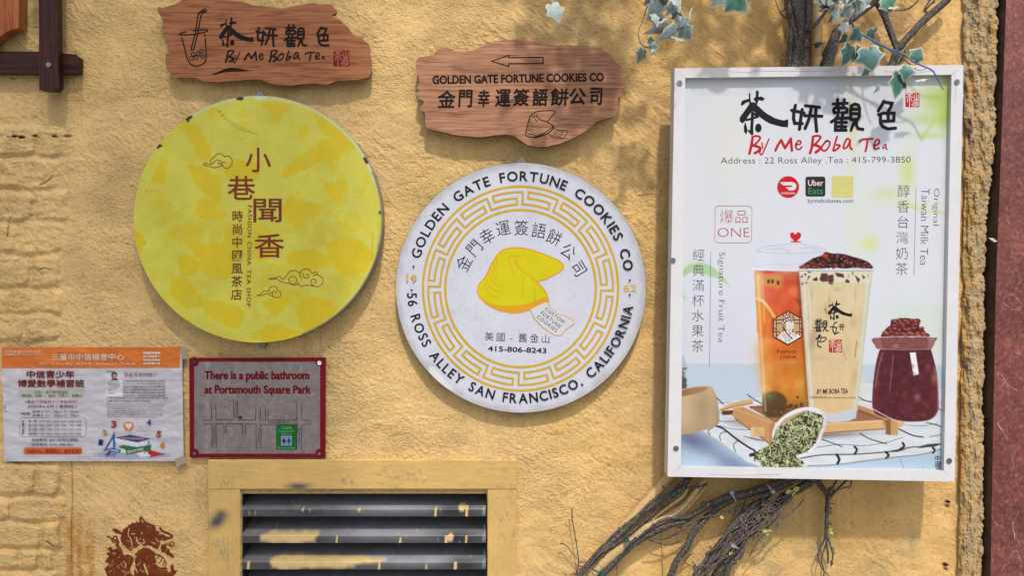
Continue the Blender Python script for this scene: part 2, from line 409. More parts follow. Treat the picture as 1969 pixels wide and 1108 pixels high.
M_orange = mat_wood('orange_timber', (0.22, 0.06, 0.02), (0.34, 0.105, 0.035), (0.42, 0.15, 0.05), (40, 5, 6), 0.45)
M_bark = mat_bark('vine_bark', (0.016, 0.012, 0.010), (0.082, 0.065, 0.055), (0.36, 0.31, 0.27))  # lightest tone also stands in for glints on the stems
M_root = mat_bark('painted_root', (0.30, 0.19, 0.08), (0.58, 0.41, 0.19), (0.66, 0.47, 0.22))
M_stem = mat_print('stem', 0.5, 0.1)

# ------------------------------------------------------------------ ground and wall
g = MB(); g.add([(-8, -9, 0), (8, -9, 0), (8, 0.2, 0), (-8, 0.2, 0)], [(0, 1, 2, 3)], col(150, 146, 140))
go = g.build('pavement', mat_plain('concrete', (0.30, 0.29, 0.27), 0.9, 0, 0.2, 6)); go['kind'] = 'structure'

E_XL = lambda y: np.interp(y, [-200, 0, 300, 930, 1108, 2100], [1850, 1850, 1853, 1844, 1840, 1838])
E_XR = lambda y: np.interp(y, [-200, 0, 150, 250, 300, 380, 430, 560, 1108, 2100], [1922, 1921, 1917, 1914, 1912, 1903, 1897, 1893, 1890, 1888])
VENT = (452, 950, 936, 1300)
_r = random.Random(3)
_ridges = []
for i in range(120):
    x, y = _r.uniform(0, 1250), _r.uniform(0, 1100); a = _r.gauss(0.2, 0.7); L = _r.uniform(10, 60)
    _ridges.append((cat([(x, y), (x + L * .5 * math.cos(a), y + L * .5 * math.sin(a) + _r.uniform(-5, 5)), (x + L * math.cos(a), y + L * math.sin(a))], 4), _r.uniform(1.5, 3.5), _r.choice([0.0010, 0.0016, -0.0012])))
_drips = [(_r.uniform(150, 1250), _r.uniform(20, 1090), _r.uniform(1.5, 4)) for i in range(90)]
_bricks = []
for k, (y0, y1) in enumerate(((246, 299), (307, 361), (369, 423), (431, 487), (495, 551), (559, 601), (608, 655), (895, 952), (960, 1000), (1008, 1054), (1062, 1096), (1103, 1150))):
    cuts = {0: [70], 1: [8, 100], 2: [64], 3: [30, 116], 4: [59], 5: [20, 92], 6: [45], 7: [66], 8: [20, 112], 9: [78], 10: [37, 76], 11: [60]}.get(k, [50]); e_ = _r.uniform(104, 130); xs_ = [-60] + [c for c in cuts if c < e_ - 14] + [e_]
    for x0, x1 in zip(xs_[:-1], xs_[1:]):
        j = lambda: _r.uniform(-3, 3)
        _bricks.append((cat([(x0 + 5 + j(), y0 + 2 + j()), ((x0 + x1) / 2, y0 + j()), (x1 - 4 + j(), y0 + 3 + j()), (x1 - 3 + j(), (y0 + y1) / 2), (x1 - 5 + j(), y1 - 3 + j()), ((x0 + x1) / 2, y1 + j()), (x0 + 4 + j(), y1 - 2 + j()), (x0 + 4 + j(), (y0 + y1) / 2)], 3, True), _r.uniform(.010, .016) * (.6 if y0 < 640 else 1)))
def wall_h(X, Y, fine=True):
    sh = X.shape; X = X.ravel().astype(float); Y = Y.ravel().astype(float)
    wx = X + 6 * vnoise(X / 60, Y / 60, 5); wy = Y + 6 * vnoise(X / 60, Y / 60, 6)
    h = fbm(X / 170, Y / 170, 1, 3) * 0.007 + fbm(wx / 40, wy / 30, 2, 3) * 0.0026 + 0.0032 * np.abs(fbm((wx + wy) / 90, (wy - wx) / 22, 14, 2)) * sstep(-.1, .3, fbm(X / 200, Y / 150, 15, 2))
    u = (wx + 0.7 * wy); v = (wy - 0.7 * wx)
    gmask = 0.35 + 0.65 * sstep(-0.15, 0.25, fbm(X / 120, Y / 120, 33, 3))
    smooth_right = 1 - 0.55 * sstep(1150, 1350, X)
    g1 = fbm(u / 13, v / 8, 3, 3)
    h += (np.maximum(g1, -0.16) * 0.0026) * gmask * smooth_right
    h += fbm(X / 5, Y / 5, 4, 2) * 0.00045
    br = 1 - sstep(105, 150, X + 14 * vnoise(Y / 30, X * 0, 9))
    br *= sstep(215, 245, Y)
    h += br * (fbm(wx / 26, wy / 18, 8, 3) * 0.0045 - 0.002)
    im = Img(X, Y, (0, 0, 0))
    wob = lambda x, y: (x, y + 1.6 * math.sin(x / 23.0 + y))
    for q, hh in _bricks: im.poly(q, (hh,) * 3, soft=10)
    im.line([(138, 885), (139, 960), (137, 1030), (139, 1120)], 1.5, (-0.003,) * 3, soft=2.5)
    im.line([(133, 560), (128, 600), (134, 640)], 3, (0.002,) * 3, soft=5)
    for p, wd, hh in _ridges: im.line(p, wd, (hh,) * 3, soft=2.5)
    for x, y, r_ in _drips: im.ell(x, y, r_, r_ * 1.5, (0.0022,) * 3, soft=3)
    for x, y, r_ in ((28, 262, 3), (42, 264, 4), (68, 261, 3), (105, 262, 3), (131, 262, 5), (25, 150, 2), (1878, 955, 4), (1817, 1088, 4), (1822, 966, 3)): im.ell(x, y, r_ * 1.3, r_ * .55, (-0.010,) * 3, soft=2)
    for x, y, a_ in ((60, 250, .5), (95, 290, .6), (110, 330, .7), (50, 320, .5), (25, 410, .6), (55, 460, .6), (160, 140, .3)): im.blob(x, y, 16, 10, (0.006,) * 3, a_)
    h += im.C[:, 0]
    gap = X > E_XR(Y) - 10
    h = np.where(gap, -0.09 + 0.004 * fbm(X / 20, Y / 20, 3, 2), h)
    return h.reshape(sh)

xs = np.concatenate([np.linspace(-1400, -40, 14), np.arange(-36, 1960, 1.7), np.linspace(1966, 2600, 8)])
ys = np.concatenate([np.linspace(-1400, -40, 14), np.arange(-36, 1150, 1.7), np.linspace(1160, 2073, 24)])
PX, PY = np.meshgrid(xs, ys); DD = wall_h(PX, PY)
im = Img(PX, PY, (217, 182, 124))
t = sstep(850, 1450, im.X)[:, None]; im.C[:] = im.C * (1 - t) + np.array((217, 177, 116.0)) * t
pn = fbm(im.X / 90, im.Y / 70, 21, 4)[:, None]; im.C *= 1 + 0.13 * pn
im.C[:, 2] *= 1 - 0.10 * np.clip(fbm(im.X / 200, im.Y / 160, 23, 3), 0, 1)
b_ = (sstep(0.25, 0.6, fbm(im.X / 55, im.Y / 35, 25, 4)) * (1 - sstep(100, 160, im.X)) * 0.35)[:, None]; im.C[:] = im.C * (1 - b_) + np.array((214, 186, 150.0)) * b_
for i in range(60):                                   # brush smear beside the stencil
    x = rnd.uniform(128, 182); y = rnd.uniform(985, 1110); im.line([(x, y), (x + rnd.uniform(-6, 3), y + rnd.uniform(14, 40))], rnd.uniform(3, 9), (176, 106, 42), soft=6, alpha=0.28 * min(1, (y - 975) / 60))
for x, y, rx, ry, c, a in ((1500, 1010, 70, 40, (120, 125, 85), .35), (1590, 1040, 40, 60, (130, 130, 95), .3), (1680, 1080, 50, 40, (135, 135, 105), .3), (1420, 990, 60, 40, (160, 120, 60), .35), (1650, 1010, 120, 60, (205, 150, 70), .3),
                           (40, 662, 14, 7, (120, 110, 100), .5), (25, 890, 30, 5, (120, 105, 90), .4), (345, 892, 16, 9, (150, 135, 115), .6), (352, 700, 8, 9, (150, 135, 115), .5), (70, 20, 9, 40, (90, 85, 70), .5), (280, 620, 10, 6, (170, 150, 130), .6), (95, 300, 22, 6, (170, 150, 125), .4), (1540, 60, 90, 70, (190, 140, 60), .3)):
    im.blob(x, y, rx, ry, c, a)
for i in range(16):
    x = rnd.uniform(1420, 1760); y = rnd.uniform(985, 1110); im.blob(x, y, rnd.uniform(4, 14), rnd.uniform(10, 40), rnd.choice([(140, 142, 110), (165, 140, 90), (140, 140, 115)]), rnd.uniform(.15, .35))
for x0, x1 in ((14, 22), (27, 47), (64, 76), (104, 114), (126, 136)): im.line([(x0, 262), (x1, 263)], 1.3, (40, 32, 25), soft=1.5, alpha=0.85)
for x0, y0, n_, ln in ((330, 160, 26, 60), (840, 282, 24, 70), (380, 655, 30, 90), (900, 795, 26, 90), (400, 882, 5, 60), (1310, 930, 40, 120), (40, 180, 20, 70), (1480, 0, 40, 120)):      # rain streaks below fixings
    for k in range(n_):
        x = x0 + rnd.uniform(-10, 330); y = y0 + rnd.uniform(-30, 30); im.line(cat([(x, y), (x + rnd.uniform(-2, 2), y + rnd.uniform(.3, 1) * ln / 2), (x + rnd.uniform(-3, 3), y + rnd.uniform(.6, 1) * ln)], 3), rnd.uniform(1.5, 6), rnd.choice([(150, 122, 84), (190, 150, 92), (228, 200, 150)]), soft=6, alpha=rnd.uniform(.06, .2))
for k in range(16):                                   # hairline cracks
    x, y, a = rnd.uniform(150, 1250), rnd.uniform(40, 1080), rnd.uniform(0, 6.28); p = [(x, y)]
    for q in range(rnd.randint(4, 9)): a += rnd.gauss(0, .5); x += 9 * math.cos(a); y += 9 * math.sin(a); p.append((x, y))
    im.line(p, .6, (116, 88, 52), soft=1.2, alpha=.55)
for k in range(40):                                   # repainted patches
    x, y = rnd.uniform(0, 1850), rnd.uniform(0, 1108); im.poly(cat([(x + rnd.uniform(20, 60) * math.cos(t), y + rnd.uniform(12, 40) * math.sin(t)) for t in np.linspace(0, 6.28, 9)[:-1]], 3, True), rnd.choice([(226, 190, 132), (204, 166, 106), (214, 184, 128)]), soft=14, alpha=rnd.uniform(.2, .45))
for i in range(900):                                  # small pits
    x, y = rnd.uniform(150, 1850), rnd.uniform(0, 1108)
    if x < 1250 and rnd.random() < 0.75: continue
    im.ell(x, y, rnd.uniform(.6, 1.5), rnd.uniform(.6, 1.3), (110, 80, 45), soft=1.5, alpha=rnd.uniform(.3, .8))
im.line([(245, 975), (292, 925)], 1.2, (130, 110, 70), soft=1.5, alpha=.6)
im.line([(138, 885), (139, 960), (137, 1030), (139, 1120)], 1.4, (110, 84, 50), soft=1.5, alpha=.85)
for x, y in ((1817, 1086), (1818, 1094), (1822, 966), (1821, 973)): im.ell(x, y, 5, 2.6, (70, 44, 24), soft=3, rot=30, alpha=.9)
gp = (im.X > E_XR(im.Y) - 10); im.C[gp] = (42, 34, 28)  # deep gap coloured near black, its shade put into the colour
qx = (PX[:-1, :-1] + PX[1:, 1:]) / 2; qy = (PY[:-1, :-1] + PY[1:, 1:]) / 2
keep = ~((qx > VENT[0]) & (qx < VENT[2]) & (qy > VENT[1]) & (qy < VENT[3]))
wall = thing('stucco_wall', 'yellow painted stucco wall with bricks showing through at its left', 'wall', (0, 0, 0))
wall_o = grid_obj('plaster', PX, PY, DD, im.linear(0.91), M_plaster, wall, keep)

# reddish stencil on the plaster
f = tr(190, 990, 9.39)
X2, Y2 = np.meshgrid(np.arange(193, 352, 0.8), np.arange(990, 1150, 0.8))
ms = Img(X2, Y2, (0, 0, 0)); K = (1, 1, 1); O = (0, 0, 0)
for p in ([(480, 240), (440, 280), (420, 340), (390, 420), (400, 500), (440, 570), (500, 640), (560, 680), (640, 640), (720, 560), (830, 580), (960, 600), (1060, 630), (1100, 560), (1120, 480), (1230, 470), (1250, 420), (1180, 370), (1080, 350), (1100, 310), (1020, 290), (1030, 240), (960, 190), (880, 170), (830, 150), (760, 140), (700, 150), (690, 125), (640, 165), (600, 150), (560, 190), (520, 185), (540, 210)],
          [(220, 290), (290, 250), (380, 290), (410, 330), (440, 330), (440, 270), (480, 250), (470, 400), (390, 360), (280, 330), (270, 300)],
          [(100, 570), (160, 620), (210, 580), (260, 640), (330, 610), (330, 540), (400, 600), (430, 680), (450, 740), (520, 720), (600, 760), (640, 800), (600, 900), (560, 1000), (620, 1108), (650, 1500), (150, 1500), (150, 1108), (100, 980), (190, 900), (100, 860), (180, 760), (120, 700), (210, 690), (120, 600)],
          [(650, 720), (720, 650), (800, 600), (900, 610), (1000, 680), (1040, 730), (1000, 760), (1040, 840), (1020, 900), (1100, 950), (1230, 960), (1250, 1050), (1300, 1040), (1290, 930), (1340, 900), (1360, 1010), (1420, 1020), (1350, 1108), (1380, 1500), (640, 1500), (640, 1000), (660, 900), (640, 800)],
          [(1130, 550), (1200, 540), (1230, 600), (1270, 640), (1280, 690), (1330, 720), (1380, 790), (1320, 780), (1240, 740), (1190, 690), (1140, 690), (1110, 620)]):
    ms.poly(f(*p), K, soft=0.8)
for p, wd in (([(760, 150), (745, 80), (770, 50), (790, 90), (870, 160), (1000, 210)], 34), ([(1110, 250), (1150, 300), (1260, 350), (1320, 390), (1300, 420), (1230, 430)], 42), ([(1210, 530), (1270, 560), (1310, 585), (1350, 560), (1345, 510), (1300, 495), (1275, 530), (1305, 550)], 20),
              ([(160, 395), (220, 430), (250, 490), (300, 500), (335, 450), (310, 400), (270, 400), (260, 450), (290, 460)], 26), ([(320, 470), (350, 510), (320, 560)], 50), ([(1070, 720), (1140, 790), (1090, 880)], 16), ([(1110, 740), (1190, 830), (1150, 920)], 16), ([(1160, 790), (1215, 880), (1180, 960)], 14), ([(1040, 730), (1090, 760), (1040, 800)], 16)):
    ms.line(f(*cat(p, 5)), wd / 9.39, K, soft=0.8)
for p, wd in (([(545, 260), (530, 370), (580, 450), (600, 570)], 20), ([(680, 420), (700, 500), (830, 590), (950, 580)], 26), ([(720, 480), (760, 420)], 14), ([(590, 350), (660, 345)], 22), ([(600, 300), (660, 300)], 8), ([(640, 780), (640, 920), (700, 1050)], 22), ([(820, 900), (880, 1080)], 36), ([(395, 870), (440, 950)], 14), ([(330, 940), (370, 970)], 14),
              ([(400, 560), (560, 690), (660, 770)], 42), ([(1130, 480), (1100, 580), (1110, 640)], 22), ([(440, 850), (490, 900), (470, 960)], 24), ([(870, 570), (960, 600), (1000, 650), (1060, 660)], 30), ([(800, 440), (820, 520), (750, 510)], 18), ([(960, 500), (1010, 530)], 26), ([(1030, 430), (1060, 480), (1110, 490)], 16), ([(600, 640), (700, 590)], 10), ([(500, 480), (540, 470), (560, 500)], 12), ([(260, 820), (250, 870)], 12), ([(190, 960), (210, 920)], 14), ([(240, 700), (290, 700)], 18), ([(420, 1020), (500, 1060), (560, 1040), (610, 1090)], 18), ([(760, 330), (790, 340), (760, 360)], 14), ([(860, 200), (960, 235)], 9), ([(540, 830), (550, 880), (520, 900)], 8)):
    ms.line(f(*cat(p, 4)), wd / 9.39, O, soft=0.8)
_rs = random.Random(8)
for k in range(46):                                   # hair strokes cut through the stencil
    x, y = _rs.uniform(150, 1350), _rs.uniform(200, 1300); a = _rs.gauss(1.9, .8); L = _rs.uniform(40, 110); b = _rs.uniform(-.9, .9)
    ms.line(f(*cat([(x, y), (x + L / 2 * math.cos(a), y + L / 2 * math.sin(a)), (x + L * math.cos(a + b) , y + L * math.sin(a + b))], 4)), _rs.uniform(6, 13) / 9.39, O, soft=0.8)
qm = ms.C[:, 0].reshape(X2.shape); kq = (qm[:-1, :-1] + qm[1:, 1:] + qm[1:, :-1] + qm[:-1, 1:]) / 4 > 0.5
ci = Img(X2, Y2, (122, 56, 24)); oc = sstep(0.05, 0.5, fbm(ci.X / 14, ci.Y / 14, 44, 3))[:, None] * 0.5; ci.C[:] = ci.C * (1 - oc) + np.array((164, 92, 38.0)) * oc
ci.blob(260, 1060, 12, 8, (165, 95, 40), .6); ci.blob(312, 1100, 14, 8, (165, 90, 36), .6)
grid_obj('stencil_painting', X2, Y2, wall_h(X2, Y2) + 0.0010, ci.linear(), M_paint, wall, kq, props={'label': 'red brown lion stencil painted on the plaster'})

# broken plaster edge at the right end
uu = np.linspace(0, 1, 64); ye = np.concatenate([np.linspace(-900, -40, 12), np.arange(-36, 1150, 1.5), np.linspace(1160, 2073, 20)])
U, YE = np.meshgrid(uu, ye)
XR = E_XR(YE) + 3.5 * vnoise(YE / 16, YE * 0 + .5, 51) + 3 * vnoise(YE / 6, YE * 0 + .5, 52) - 6 * np.clip(vnoise(YE / 40, YE * 0 + .3, 53), 0, 1); XL = E_XL(YE) + 3 * vnoise(YE / 40, YE * 0, 54)
XE = XL + (XR - XL) * U
prof = np.sin(np.clip(U, 0, 1) * math.pi) ** 0.35 * 0.012
vrt = fbm(XE / 15, YE / 60, 55, 3); fr = fbm(XE / 8 + 1.5 * vnoise(YE / 30, XE / 30, 3), YE / 4.0, 56, 3)
frm = np.exp(-((U - 0.42) / 0.13) ** 2) + np.exp(-((U - 0.86) / 0.10) ** 2) * 0.9
DE = prof + vrt * 0.010 + frm * (np.abs(fr) * 0.0075) + fbm(XE / 14, YE / 20, 57, 3) * 0.006 + fbm(XE / 4, YE / 4, 61, 2) * 0.0018 + 0.003
DE = np.where(U < 0.03, -0.004, DE); DE = np.where(U > 0.985, -0.05, DE)
ie = Img(XE, YE, (198, 168, 122))
for c, sd, lo, hi, sx, sy in (((172, 156, 124), 58, .0, .35, 16, 60), ((198, 146, 70), 59, .12, .45, 14, 50), ((104, 80, 50), 60, .22, .5, 10, 26), ((150, 158, 146), 62, .3, .5, 14, 34), ((206, 184, 146), 63, .15, .4, 8, 9)):
    a_ = sstep(lo, hi, fbm(ie.X / sx, ie.Y / sy, sd, 4))[:, None] * 0.8; ie.C[:] = ie.C * (1 - a_) + np.array(c, float) * a_
ie.C[:] = ie.C * (1 - 0.35 * (np.exp(-((U.ravel() - 0.18) / .12) ** 2) * sstep(200, 420, ie.Y))[:, None]) + np.array((194, 136, 52.0)) * (0.35 * (np.exp(-((U.ravel() - 0.18) / .12) ** 2) * sstep(200, 420, ie.Y))[:, None])
for x, y, rx, ry in ((1862, 247, 9, 17), (1883, 133, 4, 7), (1853, 42, 4, 3), (1900, 60, 3, 22), (1857, 700, 6, 12)): ie.ell(x, y, rx, ry, (128, 108, 84), soft=4, alpha=.9)
grid_obj('broken_edge', XE, YE, DE, ie.linear(0.74), M_paint, wall, props={'label': 'crumbling lumpy plaster edge'})

# red stone pillar at the right
def mat_stone():
    m, t, b = newmat('red_stone'); v = coords(t, (1, 1, 1))
    n = N(t, 'ShaderNodeTexNoise', Scale=120.0, Detail=8.0, Roughness=0.75); t.links.new(v, n.inputs['Vector'])
    n2 = N(t, 'ShaderNodeTexNoise', Scale=9.0, Detail=6.0, Roughness=0.7); t.links.new(v, n2.inputs['Vector'])
    k = ramp(t, n.outputs['Fac'], [(0.3, (0.07, 0.022, 0.018)), (0.46, (0.17, 0.038, 0.03)), (0.58, (0.22, 0.07, 0.052)), (0.74, (0.40, 0.27, 0.235))])
    k2 = ramp(t, n2.outputs['Fac'], [(0.35, (0.55, 0.55, 0.58)), (0.62, (1.1, 1.1, 1.1))])
    v4 = coords(t, (420, 60, 90)); n4 = N(t, 'ShaderNodeTexNoise', Scale=1.0, Detail=4.0, Roughness=0.8); t.links.new(v4, n4.inputs['Vector'])
    k4 = ramp(t, n4.outputs['Fac'], [(0.60, (0, 0, 0)), (0.72, (0.45, 0.45, 0.45))])
    mx = N(t, 'ShaderNodeMix', data_type='RGBA'); t.links.new(k4, mx.inputs[0]); t.links.new(mult(t, k, k2), mx.inputs[6]); mx.inputs[7].default_value = (0.5, 0.42, 0.42, 1)
    t.links.new(mx.outputs[2], b.inputs['Base Color']); b.inputs['Roughness'].default_value = 0.45; bump(t, b, n.outputs['Fac'], 0.4, 0.0008); return m
sp = thing('stone_pillar', 'dark red polished stone pillar with scratched graffiti at the right edge', 'pillar', (1.25, 0, 0))
mb = MB(); mb.prism([(1949, -1000), (1949, -600), (1937, 0), (1927, 300), (1917, 560), (1907, 1108), (1900, 2060), (2400, 2060), (2400, -1000)], 0.02, -0.085, bev=0.003, m=0, ms=1)
mb.build('shaft', [mat_stone(), mat_plain('shaded_pillar_side', (0.10, 0.06, 0.045), 0.7, 0, .3, 25)], sp)  # side face coloured dark brown, with its shade in the colour
mb = MB(); wc = col(196, 176, 172)
for p, wd in (([(1928, 575), (1945, 566), (1962, 580)], 1.2), ([(1930, 582), (1948, 596), (1966, 588)], 1.0), ([(1925, 720), (1940, 742), (1958, 752)], 1.8), ([(1932, 735), (1922, 748)], 1.2), ([(1918, 815), (1938, 846)], 2.4), ([(1920, 818), (1930, 828)], 1.5), ([(1946, 1000), (1952, 1040)], 1.6), ([(1958, 985), (1948, 1015), (1962, 1050)], 1.2), ([(1940, 1075), (1955, 1060), (1965, 1090)], 1.4), ([(1912, 1005), (1920, 1012)], 1.6), ([(1925, 1100), (1935, 1085)], 1.2), ([(1958, 530), (1963, 540), (1956, 548)], 1.2), ([(1945, 870), (1950, 905)], .8), ([(1960, 640), (1955, 690)], .7)):
    mb.stroke([(x + rnd.uniform(-.5, .5), y + rnd.uniform(-.5, .5)) for x, y in cat(p, 7)], [wd * rnd.uniform(.2, .9) for _ in cat(p, 7)], 0.0203, wc)
for i in range(60):
    x, y = rnd.uniform(1935, 1968), rnd.uniform(0, 1108); mb.stroke([(x, y), (x + rnd.uniform(-4, 4), y + rnd.uniform(-4, 5))], rnd.uniform(.3, .8), 0.0203, col(200, 185, 185))
mb.build('scratch_mark', M_ink, sp)
mb = MB(); mb.prism([(1901, 457), (1905, 461), (1913, 466), (1918, 464), (1910, 458)], 0.022, 0.0195, col(225, 215, 190)); tag(mb.build('plaster_flake', M_ink), 'pale flake caught on the edge of the red stone pillar', 'flake')

# ------------------------------------------------------------------ brush writing shared by the tea shop signs
GL = {}
f = tr(1410, 165, 11.08)
GL['cha'] = ([f((345, 375), (380, 345), (440, 345), (460, 355), (510, 410), (560, 450), (640, 530), (720, 590), (800, 640), (900, 690), (1000, 720), (1090, 735), (1120, 715), (1170, 710), (1172, 790), (1165, 880), (1060, 875), (950, 850), (850, 820), (780, 800), (680, 745), (600, 690), (520, 620), (440, 545), (405, 530), (370, 570), (320, 640), (270, 720), (240, 760), (200, 798), (165, 775), (135, 745), (140, 670), (180, 610), (240, 530), (300, 440)),
              f((160, 400), (180, 320), (240, 295), (330, 270), (345, 330), (260, 365), (210, 405), (185, 425)), f((335, 160), (350, 140), (365, 155), (365, 250), (375, 350), (340, 375), (332, 260)),
              f((480, 110), (515, 88), (545, 120), (540, 200), (530, 330), (505, 410), (480, 390), (460, 300), (480, 200)), f((430, 275), (470, 235), (550, 228), (600, 222), (665, 260), (655, 300), (620, 312), (520, 300), (440, 310)),
              f((225, 865), (250, 770), (270, 800), (305, 940), (290, 1010), (265, 1020), (230, 970)), f(*[(535 + 70 * math.cos(a), 895 + 95 * math.sin(a)) for a in np.linspace(0, 6.28, 14, endpoint=False)])],
             [(f((275, 725), (400, 695), (520, 655)), 3.2), (f((410, 580), (470, 610), (520, 655)), 3.5), (f((410, 570), (405, 720), (392, 900), (398, 1020)), 4.3), (f((335, 955), (400, 1020)), 3.2)])
q4 = tr(1280, 120, 3.395)
GL['yan'] = ([], [(f((1325, 410), (1290, 560), (1285, 700), (1310, 795), (1470, 800)), 4.8), (f((1245, 518), (1510, 575)), 4.8), (f((1470, 500), (1445, 640), (1410, 920)), 4.8),
                  (q4((912, 281), (1005, 292)), 4.6), (q4((907, 346), (1020, 350)), 4.6), (q4((952, 290), (935, 370), (910, 430)), 4.8), (q4((981, 290), (979, 370), (986, 448)), 4.8)])
f = tr(1570, 170, 9.376)
GL['guan'] = ([], [(f(*p), 4.5) for p in ([(300, 278), (555, 262)], [(382, 195), (372, 300)], [(505, 195), (490, 290), (462, 350)], [(375, 305), (425, 350)], [(320, 360), (350, 338), (398, 365), (402, 425), (325, 440), (308, 400), (320, 360)], [(455, 352), (520, 345), (552, 372), (548, 425), (455, 440)], [(390, 480), (330, 560), (268, 600)], [(345, 560), (342, 750), (535, 750)], [(480, 455), (455, 550), (455, 745)], [(380, 540), (600, 530)], [(370, 610), (540, 610)], [(370, 682), (530, 688)],
                                          [(622, 560), (615, 400), (630, 310), (690, 278), (755, 295), (778, 350), (772, 510), (735, 560)], [(630, 372), (770, 372)], [(630, 452), (770, 452)], [(622, 560), (750, 548)], [(700, 560), (660, 650), (622, 750)], [(728, 560), (718, 650), (750, 722), (838, 735)])])
GL['se'] = ([], [(f(*p), 4.6) for p in ([(1215, 225), (1170, 310), (1115, 400)], [(1215, 240), (1365, 262), (1330, 350), (1280, 430)], [(1120, 470), (1200, 442), (1400, 442), (1393, 580), (1170, 590)], [(1155, 470), (1155, 620), (1200, 690), (1290, 725), (1425, 712)], [(1290, 450), (1298, 580)])])
f = tr(1430, 250, 6.79)
GL['byme'] = ([], [(f(*cat(p, 4)), wd / 6.79) for p, wd in (([(115, 110), (95, 220), (75, 305)], 27), ([(110, 90), (160, 76), (215, 92), (185, 150), (112, 212)], 20), ([(125, 195), (215, 232), (190, 275), (145, 300)], 27), ([(240, 165), (243, 210), (252, 232)], 14), ([(330, 115), (290, 210), (250, 300), (225, 320), (210, 290), (228, 252)], 15),
    ([(490, 130), (450, 190), (415, 265)], 25), ([(490, 130), (540, 235)], 26), ([(540, 235), (615, 110)], 25), ([(615, 110), (630, 265)], 27), ([(680, 190), (738, 180), (745, 145), (712, 140), (680, 190), (690, 240), (730, 250), (760, 217)], 17),
    ([(905, 105), (890, 220), (867, 300)], 27), ([(900, 85), (960, 72), (1005, 92), (955, 160), (908, 205)], 21), ([(925, 190), (1005, 230), (940, 290)], 27), ([(1080, 140), (1030, 200), (1020, 250), (1060, 270), (1110, 220), (1125, 160), (1095, 137), (1070, 150)], 18), ([(1220, 85), (1185, 200), (1172, 268), (1230, 240), (1255, 200), (1215, 192)], 20), ([(1390, 130), (1350, 112), (1310, 190), (1305, 235), (1350, 220), (1388, 140)], 19), ([(1390, 140), (1390, 220), (1415, 250)], 20),
    ([(1515, 150), (1560, 120), (1685, 112)], 20), ([(1615, 120), (1610, 200), (1590, 275)], 21), ([(1710, 205), (1768, 170), (1763, 127), (1730, 130), (1700, 200), (1715, 245), (1770, 235)], 17), ([(1855, 185), (1825, 195), (1820, 235), (1848, 225), (1860, 187)], 12), ([(1860, 187), (1860, 235), (1875, 250)], 12))])
def bbox(k):
    p = [q for l in GL[k][0] for q in l] + [q for l, w_ in GL[k][1] for q in l]; a = np.array(p); return a.min(0), a.max(0)
def put(mb, k, box, d, c, wk=1.0):
    lo, hi = bbox(k); x0, y0, x1, y1 = box; sx = (x1 - x0) / (hi[0] - lo[0]); sy = (y1 - y0) / (hi[1] - lo[1])
    g_ = lambda l: [(x0 + (x - lo[0]) * sx, y0 + (y - lo[1]) * sy) for x, y in l]
    for l in GL[k][0]: mb.flat(g_(l), d, c)
    for l, w_ in GL[k][1]: mb.stroke(g_(l), w_ * (sx + sy) / 2 * wk * 1.3, d, c)
def seal(mb, x0, y0, s, d, cr, cw):
    r = 0.06 * s; pts = []
    for cx, cy, a0 in ((x0 + s - r, y0 + r, -90), (x0 + s - r, y0 + s - r, 0), (x0 + r, y0 + s - r, 90), (x0 + r, y0 + r, 180)):
        pts += [(cx + r * math.cos(math.radians(a0 + t)), cy + r * math.sin(math.radians(a0 + t))) for t in (0, 45, 90)]
    mb.flat(pts, d, cr); f = lambda *p: [(x0 + (x - 1605) / 262 * s, y0 + (y - 70) / 266 * s) for x, y in p]
    for p in ([(1622, 88), (1745, 88)], [(1650, 78), (1650, 98)], [(1715, 78), (1715, 98)], [(1680, 100), (1650, 135), (1618, 150)], [(1680, 100), (1710, 138), (1748, 155)], [(1680, 100), (1680, 322)], [(1655, 160), (1640, 235)], [(1702, 160), (1728, 230)], [(1770, 110), (1770, 170), (1790, 190), (1830, 190), (1845, 170), (1845, 105)], [(1808, 80), (1808, 210)], [(1750, 212), (1852, 210)], [(1750, 240), (1842, 238), (1838, 265), (1765, 265)], [(1720, 292), (1760, 270), (1800, 300), (1850, 285)], [(1740, 310), (1790, 320), (1848, 300)]):
        mb.stroke(f(*p), 13 / 262 * s, d, cw)
def screw(parent, px, py, d, r=4.0, name='screw', mat=None):
    mb = MB(); mb.disc(px, py, r, r, d + 0.002, d - 0.002, (0.3,) * 3, 16, 0.0008)
    o = mb.build(name, mat or M_screw, parent)
    m2 = MB(); m2.stroke([(px - r * .5, py - r * .1), (px + r * .5, py + r * .1)], r * .28, d + 0.0022, (0.02,) * 3); m2.stroke([(px + r * .1, py - r * .5), (px - r * .1, py + r * .5)], r * .28, d + 0.0022, (0.02,) * 3)
    m2.build('screw_slot', M_black, o); return o
INK = col(38, 28, 34)

# ------------------------------------------------------------------ wooden boards
f = tr(300, 0, 4.475)
b1 = thing('wooden_sign', 'brown live edge wooden board with an engraved drink cup and a slot near its bottom', 'sign', P(515, 160, 0.02))
out1 = f((20, 65), (60, 70), (130, 52), (200, 20), (240, -8), (330, -14), (420, -4), (560, 2), (640, 6), (700, 12), (760, 22), (830, 48), (920, 58), (1080, 74), (1150, 62), (1230, 48), (1350, 30), (1400, 42), (1505, 45), (1530, 70), (1550, 95), (1530, 115), (1510, 125), (1520, 150), (1580, 175), (1610, 210), (1650, 240), (1690, 300), (1760, 325), (1790, 355), (1830, 390), (1835, 450), (1850, 540), (1848, 600), (1830, 655), (1780, 670), (1690, 682), (1560, 690), (1470, 720), (1380, 712), (1250, 716), (1180, 730), (1080, 725), (1000, 712), (930, 690), (860, 675), (760, 680), (640, 690), (520, 698), (430, 692), (380, 678), (330, 660), (170, 660), (135, 630), (100, 590), (88, 500), (92, 465), (120, 460), (125, 430), (105, 380), (80, 300), (75, 250), (70, 200), (50, 140), (25, 100))
